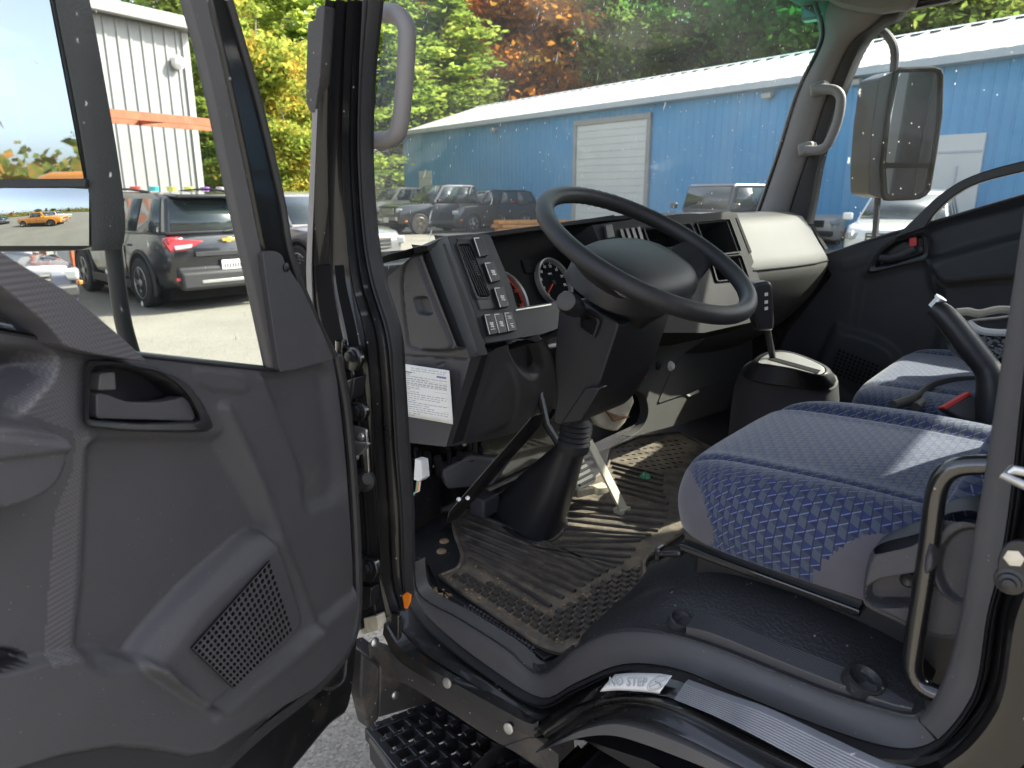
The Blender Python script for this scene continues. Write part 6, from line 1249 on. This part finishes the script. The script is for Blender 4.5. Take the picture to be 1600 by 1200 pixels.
def ex_near(c, P, hw, xf, xr, belt):
    """details seen close: tail lamps drawn out to the centre, badge, plate, spoiler, rails"""
    for s in (1, -1):
        m = MB(); m.prism([Vector((xr + .00, s * (hw * .40), .98)), Vector((xr - .00, s * hw * .66, .86)), Vector((xr + .04, s * hw * .90, .84)), Vector((xr + .10, s * hw * .97, 1.0)), Vector((xr + .07, s * hw * .90, 1.03))], (-.06, 0, 0)); t = m.build('tail_lamp', M['tail'], c, bevel=.012)
        m = MB(); m.prism([Vector((xr - .055, s * hw * .60, .895)), Vector((xr - .052, s * hw * .85, .87)), Vector((xr - .045, s * hw * .86, .93)), Vector((xr - .055, s * hw * .58, .945))], (-.02, 0, 0)); m.build('reverse_lens', M['lens'], t, bevel=.006)
        m = MB(); m.box((xr - .07, s * hw * .70, .47), (.03, .34, .045)); m.build('reflector', M['tail'], c, bevel=.006)
        m = MB(); m.tube([Vector((1.0 - 1.4 * k / 6 * 1.6, s * hw * .70, 1.64 + .05 * math.sin(math.pi * k / 6))) for k in range(7)], .018, 8); m.build('roof_rail', M['blackp'], c)
    m = MB(); b = [(-.105, .02), (-.035, .02), (-.03, .037), (.03, .037), (.035, .02), (.105, .02), (.09, -.02), (.035, -.02), (.03, -.037), (-.03, -.037), (-.035, -.02), (-.09, -.02)]; m.prism([Vector((xr - .045, y, .985 + z)) for y, z in b], (-.02, 0, 0)); m.build('badge', M['gold'], c, bevel=.003)
    m = MB(); m.box((xr - .05, 0, .80), (.04, 1.0, .07)); m.build('tailgate_strip', M['blackp'], c, bevel=.01)
    m = MB(); m.box((xr - .075, -.02, .62), (.015, .33, .165)); pl0 = m.build('number_plate', M['plate'], c, bevel=.004)
    for k in range(7): m = MB(); m.box((xr - .084, .10 - k * .04, .62), (.004, .022, .06)); m.build('plate_character', M['ink'], pl0)
    m = MB(); m.box((xr + .30, 0, 1.60), (.46, 1.22, .05), Matrix.Rotation(-.05, 3, 'Y')); m.build('roof_spoiler', P, c, bevel=.02)
    m = MB(); m.tube([Vector((xr + .05, .0, 1.10)), Vector((xr + .06, -.30, 1.13))], .014, 8); m.build('rear_wiper', M['blackp'], c)
    m = MB(); m.box((xr - .06, 0, .44), (.14, 1.5, .26)); m.build('bumper_skirt', M['blackp'], c, bevel=.05, seg=3)
    m = MB(); m.box((xr - .13, 0, .42), (.02, .95, .05)); m.build('skid_plate', M['silver'], c, bevel=.01)
def ex_plate(mat):
    def f(c, P, hw, xf, xr, belt):
        m = MB(); m.box((xf + .075, 0, .56), (.02, .40, .20)); p = m.build('number_plate', mat, c, bevel=.006)
        if mat is M['platey']:
            for z in (.645, .475): m = MB(); m.box((xf + .087, 0, z), (.004, .40, .03)); m.build('plate_band', M['platev'], p)
            for k in range(6): m = MB(); m.box((xf + .087, -.13 + k * .052, .56), (.004, .028, .08)); m.build('plate_character', M['ink'], p)
        for s in (1, -1): m = MB(); m.box((xf - .30, s * (hw - .02), .52), (.10, .05, .05)); m.build('side_marker', M['amber'], c, bevel=.01)
        m = MB()
        for k in range(4): m.box((xf + .06, 0, .34 + k * .05), (.02, 1.1, .012))
        m.build('lower_grille', M['blackp'], c)
    return f
G = lambda px, py: at(px, py, Z=0)
def by_front_left(px, py, az, L_, Wd):
    """car whose front left wheel stands on this pixel"""
    a = R(az); f_ = Vector((math.cos(a), math.sin(a), 0)); l_ = Vector((-f_.y, f_.x, 0)); p = G(px, py) - f_ * (L_ / 2 - .92) - l_ * (Wd / 2 - .05); return (p.x, p.y, 0), a
p = G(245, 479); car('black SUV seen from behind through the door window, red tail lamps and gold badge', (p.x + 1.30, p.y - .84, 0), R(-3), 'suv', 'cblack', L_=4.40, Wd=1.81, H=1.66, extra=ex_near)
p = G(60, 512); car('dark navy sedan behind the driver mirror with a gold number plate', (p.x + 1.9, p.y + .55, 0), R(186), 'sedan', 'cnavy', L_=4.6, Wd=1.82, H=1.45, extra=ex_plate(M['platey']))
p = G(470, 446); car('dark grey crossover seen between the open door and the front pillar, facing the truck', (p.x + 1.35, p.y - .88, 0), R(181), 'suv', 'cgrey', L_=4.6, Wd=1.86, H=1.66)
loc, a = by_front_left(656, 366, 78, 5.8, 2.0); car('black full-size pickup with a big chrome grille, before the blue shed', loc, a, 'pickup', 'cblack', rim='rimd', L_=5.8, Wd=2.0, H=1.95, extra=ex_plate(M['plate']))
loc, a = by_front_left(739, 363, 82, 4.8, 1.94); car('black SUV beside the black pickup, before the blue shed', loc, a, 'suv', 'cblack', L_=4.8, Wd=1.94, H=1.76, extra=ex_plate(M['platey']))
loc, a = by_front_left(596, 352, 78, 5.6, 1.98); car('pale grey pickup just right of the front pillar, behind the black pickup', loc, a, 'pickup', 'champ', L_=5.6, Wd=1.98, H=1.9)
p = G(1092, 400); car('black boxy off-roader with a flat roof behind the steering wheel, at the blue shed', (p.x - .4, p.y - .6, 0), R(75), 'jeep', 'cblack', L_=4.3, Wd=1.85, H=1.86)
loc, a = by_front_left(1322, 388, 88, 4.5, 1.83); car('champagne crossover left of the passenger mirror stay, amber marker by its wheel', loc, a, 'suv', 'champ', L_=4.5, Wd=1.83, H=1.66, extra=ex_plate(M['plate']))
loc, a = by_front_left(1440, 384, 86, 4.7, 1.84); car('black sedan between the champagne crossover and the white one, behind the mirror stay', loc, a, 'sedan', 'cblack', L_=4.7, Wd=1.84, H=1.50)
loc, a = by_front_left(1470, 432, 96, 4.7, 1.86); car('white crossover under the passenger mirror, nearest the far door', loc, a, 'suv', 'cwhite', L_=4.7, Wd=1.88, H=1.70)
# vehicles behind the truck, seen only in the mirrors
for k, (x, y, az, kd, pc, lb) in enumerate(((-1.2, 11, 235, 'pickup', 'corange', 'orange pickup behind the truck, reflected in the driver wide mirror'), (-4.5, 16, 240, 'pickup', 'cwhite', 'white work truck behind the orange pickup, seen in the driver mirror'), (3.5, 22, 262, 'suv', 'cnavy', 'dark car across the yard, seen in the driver wide mirror'), (6, 26, 255, 'suv', 'cwhite', 'white SUV far across the yard, seen in the driver wide mirror'), (-20, -8, 100, 'suv', 'csilver', 'silver SUV behind the truck on its right'))):
    car(lb, (x, y, 0), R(az), kd, pc, L_=5.2 if kd == 'pickup' else 4.6, Wd=1.95, H=1.9 if kd == 'pickup' else 1.68)
# made-up grey and beige block, added only for the passenger mirror to reflect
cn_ = thing('mirror_filler_block', (-5.5, -4.4, 0), 'dark grey and beige block added behind the truck for the passenger mirror to reflect', 'mirror filler', rz=R(90)); M['cont'] = pm('grey filler', (.05, .05, .052), .6, var=.2); M['fillb'] = pm('beige filler', (.26, .22, .14), .6, var=.15)
m = MB(); m.box((0, 0, 1.45), (6.0, 2.4, 2.6)); o = m.build('filler_body', M['cont'], cn_, bevel=.03)
for s_ in (-1, 1): m = MB(); m.box((s_ * 1.5 , -1.23, 1.45), (2.6, .06, 2.35)); m.build('filler_panel', M['fillb'] if s_ < 0 else M['cont'], cn_, bevel=.01)
# orange boards stacked in front of the black SUV
M['plank'] = pm('orange timber', (0.62, 0.27, 0.07), 0.8, var=.25, vscale=4)
bs = thing('board_stack', tuple(G(810, 359)), 'stack of orange boards lying before the black SUV at the blue shed', 'boards', keep_world=True)
pa, pbb = G(772, 362), G(900, 361); dv = (pbb - pa); ln = dv.length; dv.normalize(); sv = Vector((-dv.y, dv.x, 0)); azp = math.atan2(dv.y, dv.x)
rnd = random.Random(11)
for k in range(9):
    m = MB(); o_ = pa + dv * (ln * rnd.uniform(.46, .54)) + sv * ((k % 3) * .24 - .24) + Vector((0, 0, .07 + (k // 3) * .17)); m.box(o_, (ln * rnd.uniform(.85, 1.0), .22, .14), Matrix.Rotation(azp + rnd.uniform(-.02, .02), 3, 'Z')); m.build('board', M['plank'], bs, bevel=.01)
# utility pole among the trees
up_ = thing('utility_pole', tuple(G(427, 345)), 'grey wooden utility pole with a crossarm among the yellow trees', 'utility pole', keep_world=True); pp = G(427, 345); M['wood'] = pm('weathered wood', (.24, .22, .19), .9, var=.3, vscale=3)
m = MB(); m.tube([pp, pp + Vector((0, 0, 11.2))], [.15, .11], 10); m.build('pole', M['wood'], up_); m = MB(); cvec = Vector((rx, ry, 0)); m.prism([pp + cvec * s * 1.0 + Vector((0, 0, z)) for s, z in ((-1, 9.7), (1, 9.7), (1, 9.9), (-1, 9.9))], Vector((fx, fy, 0)) * .12); m.build('crossarm', M['wood'], up_)

# ================================================================ TREES
def leaf_mat(name, c1, c2, c3, trans=.5):
    m = bpy.data.materials.new(name); m.use_nodes = True; n, l = nodes_of(m); n.remove(n['Principled BSDF']); out = n['Material Output']
    ge = n.new('ShaderNodeNewGeometry'); tc = n.new('ShaderNodeTexCoord'); t = n.new('ShaderNodeTexNoise'); t.inputs['Scale'].default_value = .55; t.inputs['Detail'].default_value = 3; l.new(tc.outputs['Object'], t.inputs['Vector'])
    oi = n.new('ShaderNodeObjectInfo'); ad = n.new('ShaderNodeVectorMath'); ad.operation = 'MULTIPLY_ADD'; ad.inputs[1].default_value = (1, 1, 1); l.new(tc.outputs['Object'], ad.inputs[0])
    cb = n.new('ShaderNodeCombineXYZ'); mu = n.new('ShaderNodeMath'); mu.operation = 'MULTIPLY'; mu.inputs[1].default_value = 40; l.new(oi.outputs['Random'], mu.inputs[0]); l.new(mu.outputs[0], cb.inputs[0]); l.new(cb.outputs[0], ad.inputs[2]); l.new(ad.outputs[0], t.inputs['Vector'])
    mr = n.new('ShaderNodeMath'); mr.operation = 'MULTIPLY_ADD'; mr.inputs[1].default_value = .35; l.new(ge.outputs['Random Per Island'], mr.inputs[0])
    m2 = n.new('ShaderNodeMapRange'); m2.inputs[1].default_value = .3; m2.inputs[2].default_value = .7; m2.inputs[3].default_value = -.12; m2.inputs[4].default_value = .78; l.new(t.outputs[0], m2.inputs[0]); l.new(m2.outputs[0], mr.inputs[2])
    cr_ = n.new('ShaderNodeValToRGB'); e = cr_.color_ramp.elements; e[0].position = 0; e[0].color = (*c1, 1); e[1].position = 1; e[1].color = (*c3, 1); k = e.new(.5); k.color = (*c2, 1); l.new(mr.outputs[0], cr_.inputs[0])
    df = n.new('ShaderNodeBsdfDiffuse'); tl = n.new('ShaderNodeBsdfTranslucent'); mx = n.new('ShaderNodeMixShader'); mx.inputs[0].default_value = trans
    l.new(cr_.outputs[0], df.inputs[0]); l.new(cr_.outputs[0], tl.inputs[0]); l.new(df.outputs[0], mx.inputs[1]); l.new(tl.outputs[0], mx.inputs[2]); l.new(mx.outputs[0], out.inputs[0]); return m
M['bark'] = pm('bark', (.10, .085, .07), .9, var=.4, vscale=4)
M['birch'] = pm('pale bark', (.38, .36, .32), .9, var=.35, vscale=5)
LM = {'lime': leaf_mat('lime needles', (.11, .19, .04), (.25, .34, .06), (.42, .48, .10), .6), 'gold': leaf_mat('golden leaves', (.13, .19, .035), (.25, .30, .055), (.46, .29, .05), .6), 'orange': leaf_mat('orange leaves', (.16, .15, .03), (.48, .19, .03), (.70, .24, .03), .6), 'red': leaf_mat('red leaves', (.22, .12, .04), (.52, .11, .03), (.65, .22, .04), .6),
      'dark': leaf_mat('dark needles', (.022, .050, .018), (.060, .110, .030), (.14, .20, .045), .5), 'mid': leaf_mat('green leaves', (.06, .11, .025), (.14, .21, .04), (.26, .28, .06), .6)}
def make_tree(kind, leaf, h, rad, seed, nleaf=5200, ls=.20, bark='bark', low=.12):
    """unit tree: returns (trunk mesh, crown mesh); the crown is many leaf-sized blades clustered along limbs"""
    r = np.random.default_rng(seed); mb = MB(); top = h * .97
    tp = [Vector((r.normal(0, .05) * k, r.normal(0, .05) * k, top * k / 6)) for k in range(7)]; mb.tube(tp, [.22 * h / 14 * (1 - k / 6.6) for k in range(7)], 8)
    cl = []; nl = 46 if kind == 'pine' else 38
    for i in range(nl):
        if kind == 'pine':
            t = low + (1 - low) * (i + r.random()) / nl; ln = rad * (1 - t) ** .75 * r.uniform(.65, 1.1) + .25; an = i * 2.4 + r.normal(0, .3); rise = .12
        else:
            t = .22 + .6 * r.random(); an = r.uniform(0, 6.28); ln = rad * r.uniform(.5, 1.0) * math.sin(math.pi * min(1, .2 + t * .85)) ** .6; rise = .55
        a = Vector((0, 0, top * t)); d = Vector((math.cos(an), math.sin(an), rise * r.uniform(.3, 1.4))); b = a + d * ln
        mb.tube([a, a.lerp(b, .5) + Vector((0, 0, -.06 * ln if kind == 'pine' else .05 * ln)), b], [.05 * h / 14 + .02, .03, .012], 5)
        ks = 5 if kind == 'pine' else 7
        for k in range(ks):
            q = a.lerp(b, .3 + .72 * k / (ks - 1)); cl.append((np.array(q) + r.normal(0, .12 * ln, 3) * (1, 1, .6), (.34 if kind == 'pine' else .55) * rad * r.uniform(.28, .5)))
    cl.append((np.array((0, 0, top)), .3)); C = np.array([c for c, s in cl]); S = np.array([s for c, s in cl]); idx = r.integers(0, len(cl), nleaf)
    flat = np.array((1, 1, .38 if kind == 'pine' else .75)); pos = C[idx] + r.normal(0, 1, (nleaf, 3)) * S[idx][:, None] * flat * .62
    pos[:, 2] = np.maximum(pos[:, 2], .3)
    u = r.normal(0, 1, (nleaf, 3)); u /= np.linalg.norm(u, axis=1)[:, None]; v = np.cross(u, r.normal(0, 1, (nleaf, 3))); v /= np.linalg.norm(v, axis=1)[:, None]
    if kind == 'pine': u[:, 2] *= .45; v[:, 2] *= .7
    sz = ls * r.uniform(.5, 1.3, nleaf)[:, None]; A = pos - u * sz - v * sz * .45; B = pos + u * sz * .2 - v * sz * .55; Cc = pos + u * sz * 1.1; D = pos + v * sz * .55
    V = np.stack([A, B, Cc, D], 1).reshape(-1, 3); me = bpy.data.meshes.new('crown'); me.vertices.add(len(V)); me.vertices.foreach_set('co', V.ravel()); me.loops.add(len(V)); me.loops.foreach_set('vertex_index', np.arange(len(V))); me.polygons.add(nleaf); me.polygons.foreach_set('loop_start', np.arange(0, len(V), 4)); me.update(calc_edges=True); me.materials.append(LM[leaf])
    tr = bpy.data.meshes.new('trunk'); tr.from_pydata(mb.v, [], mb.f); tr.materials.append(M[bark]); tr.polygons.foreach_set('use_smooth', [True] * len(tr.polygons)); return tr, me
TK = {'lime': make_tree('pine', 'lime', 14, 3.6, 1, 15000, .17), 'lime2': make_tree('pine', 'lime', 15, 4.0, 2, 15000, .18, low=.05), 'gold': make_tree('leafy', 'gold', 11, 3.4, 3, 14000, .15), 'orange': make_tree('leafy', 'orange', 15, 3.8, 4, 14000, .16, 'birch'), 'red': make_tree('leafy', 'red', 14, 3.2, 5, 12000, .15, 'birch'), 'dark': make_tree('pine', 'dark', 17, 3.8, 6, 15000, .19), 'dark2': make_tree('pine', 'dark', 16, 4.2, 7, 15000, .19, low=.05), 'mid': make_tree('leafy', 'mid', 13, 4.2, 8, 15000, .16)}
NT = 0
def tree(k, px, dist, h, label, group, sc=1.0, xy=None):
    global NT
    tr, cr_m = TK[k]
    if xy is None:
        dist *= {'autumn trees left of the front pillar': 1.0, 'trees behind the left end of the blue shed': 1.25, 'dark pines behind the blue shed': 1.45, 'trees behind the right end of the blue shed': 1.75}[group]; h *= 1.0 if group == g1 else 1.25; d = ray(px, 300); d.z = 0; d.normalize(); zc = d.x * fx + d.y * fy; p = Vector((C0.x, C0.y, 0)) + d * (dist / zc)
    else: p = Vector((*xy, 0))
    base_h = max(v.co.z for v in tr.vertices); s = h / base_h; rt = thing('pine_tree' if k[:4] in ('lime', 'dark') else 'leafy_tree', tuple(p), label, 'tree', group, rz=random.uniform(0, 6.28)); rt.scale = (s * sc, s * sc, s)
    for nm, me in (('trunk', tr), ('crown', cr_m)): o = bpy.data.objects.new(nm, me); COL.objects.link(o); o.parent = rt
    NT += 1; return rt
g1, g2, g3, g4 = 'autumn trees left of the front pillar', 'trees behind the left end of the blue shed', 'dark pines behind the blue shed', 'trees behind the right end of the blue shed'
for a in (('lime', 352, 34, 11.0, 'yellow-green pine close to the corner of the grey shed', g1), ('gold', 420, 30, 8.4, 'golden leafy tree in front of the utility pole', g1, 1.2), ('lime2', 470, 38, 14.5, 'tall lime pine right of the utility pole', g1, 1.2), ('gold', 372, 44, 15.0, 'tall golden tree with sky gaps behind the utility pole', g1, 1.1), ('gold', 455, 27, 4.6, 'low golden tree at the foot of the tall lime pine', g1, 1.4), ('lime', 330, 27, 4.8, 'low yellow-green tree against the shed corner', g1, 1.3), ('dark', 440, 55, 17, 'dark pine far behind the golden trees', g1), ('orange', 405, 50, 16, 'orange-topped tree far behind the utility pole', g1),
          ('lime2', 610, 42, 14.5, 'big lime pine beside the grab handle, left end of the blue shed', g2, 1.35), ('lime', 690, 46, 15.0, 'bright lime pine over the left roof end of the blue shed', g2, 1.4), ('lime', 545, 44, 13, 'lime pine half hidden by the front pillar', g2, 1.2), ('orange', 775, 54, 17.5, 'orange maple over the blue shed roof', g2, 1.35), ('red', 705, 58, 19.0, 'red maple behind the lime pines', g2, 1.3), ('orange', 850, 56, 18.5, 'orange and yellow maple beside the dark pines', g2, 1.1), ('dark2', 640, 60, 17, 'dark pine deep behind the lime pines', g2, 1.3), ('dark', 600, 50, 8, 'low dark pine under the lime pines at the shed corner', g2, 1.6), ('mid', 740, 50, 9, 'low green tree under the orange maple', g2, 1.3),
          ('dark2', 890, 50, 17, 'dark pine next to the orange maple', g3, 1.3), ('dark', 960, 47, 18, 'dark pine with drooping limbs, second of the row', g3, 1.3), ('mid', 1020, 46, 15, 'loose mid-green tree among the dark pines', g3, 1.2), ('dark2', 1085, 42, 17, 'broad dark pine in the middle of the dark row', g3, 1.35), ('dark', 1150, 40, 18, 'dark pine above the shed lamp', g3, 1.3), ('mid', 1210, 36, 15.5, 'mid-green tree under the green glass band', g3, 1.25), ('dark', 1010, 60, 22, 'tall dark pine in the second rank', g3, 1.4), ('dark2', 1130, 56, 22, 'tall broad pine in the second rank', g3, 1.5), ('dark', 900, 64, 23, 'tall dark pine behind the orange maple', g3, 1.4),
          ('mid', 1290, 33, 14, 'green tree right behind the far pillar', g4, 1.3), ('mid', 1400, 32, 13.5, 'green tree above the passenger mirror', g4, 1.4), ('gold', 1470, 34, 14, 'yellowing tree above the shed ridge', g4, 1.3), ('mid', 1540, 30, 13.5, 'green tree over the right end of the ridge', g4, 1.4), ('orange', 1600, 36, 15, 'orange-tinged tree at the right edge', g4, 1.3), ('dark2', 1450, 46, 18, 'dark pine behind the yellowing tree', g4, 1.5)):
    tree(*a)
tree('dark', 176, 30, 15.0, 'tall sparse pine rising over the grey shed roof', g1, 1.2); tree('dark2', 120, 36, 16.0, 'second pine behind the grey shed roof', g1, 1.2); tree('mid', 230, 44, 13.0, 'thin tree top over the grey shed gutter', g1)
g5 = 'trees across the yard, seen in the mirrors'
for k, (x, y, h, kd) in enumerate(((-16, 60, 10, 'dark'), (-12, 64, 11, 'gold'), (-26, 75, 12, 'mid'), (4, 80, 9, 'orange'), (20, 90, 9, 'mid'), (-40, 75, 12, 'dark2'), (-70, -22, 13, 'lime'), (-60, -34, 14, 'dark'), (-48, -40, 13, 'mid'), (-18, 90, 12, 'orange'))):
    tree(kd, 0, 0, h, ('orange', 'golden', 'lime', 'dark', 'green')[('orange', 'gold', 'lime', 'dark', 'mid').index(kd.rstrip('2'))] + ' tree across the yard, %s in the mirrors' % ('first', 'second', 'third', 'fourth', 'fifth', 'sixth', 'seventh', 'eighth', 'ninth', 'tenth')[k] + ' of the row seen', g5, 1.3, xy=(x * 1.7, y * 1.7))
# wooded rise all round, far off
rnd = np.random.default_rng(4); m = MB(); rows = []
for rr_, hh in ((110, 0), (140, 5), (190, 13), (260, 20), (330, 17), (420, 0)):
    rows.append([Vector((rr_ * math.cos(a), rr_ * math.sin(a), max(-.5, hh * .45 * (.75 + .25 * math.sin(3 * a + rr_)) + (rnd.normal(0, .3) if 0 < hh else -.5)))) for a in [2 * math.pi * k / 900 for k in range(900)]])
m.loft(rows, wrap=True); hl = m.build('hill', leaf_mat('distant wood', (.05, .08, .03), (.15, .14, .04), (.30, .16, .05), .0), None); hl['kind'] = 'structure'
nq = 26000; r = rnd; an = r.uniform(0, 2 * math.pi, nq); rad = r.uniform(118, 345, nq); hz_ = np.interp(rad, (110, 140, 190, 260, 330, 420), (0, 5, 13, 20, 17, 0)) * .45 * (.75 + .25 * np.sin(3 * an + 190)) + r.gamma(2.0, 1.1, nq)
pos = np.stack([rad * np.cos(an), rad * np.sin(an), hz_], 1); u = r.normal(0, 1, (nq, 3)); u /= np.linalg.norm(u, axis=1)[:, None]; v = np.cross(u, r.normal(0, 1, (nq, 3))); v /= np.linalg.norm(v, axis=1)[:, None]; sz = r.uniform(.7, 1.7, nq)[:, None]
V = np.stack([pos - u * sz, pos - v * sz * .7, pos + u * sz, pos + v * sz * .7], 1).reshape(-1, 3); me = bpy.data.meshes.new('far_wood'); me.vertices.add(len(V)); me.vertices.foreach_set('co', V.ravel()); me.loops.add(len(V)); me.loops.foreach_set('vertex_index', np.arange(len(V))); me.polygons.add(nq); me.polygons.foreach_set('loop_start', np.arange(0, len(V), 4)); me.update(calc_edges=True); me.materials.append(leaf_mat('far autumn wood', (.05, .09, .03), (.14, .15, .04), (.34, .16, .05), .2)); o = bpy.data.objects.new('far_wood', me); COL.objects.link(o); o['kind'] = 'stuff'
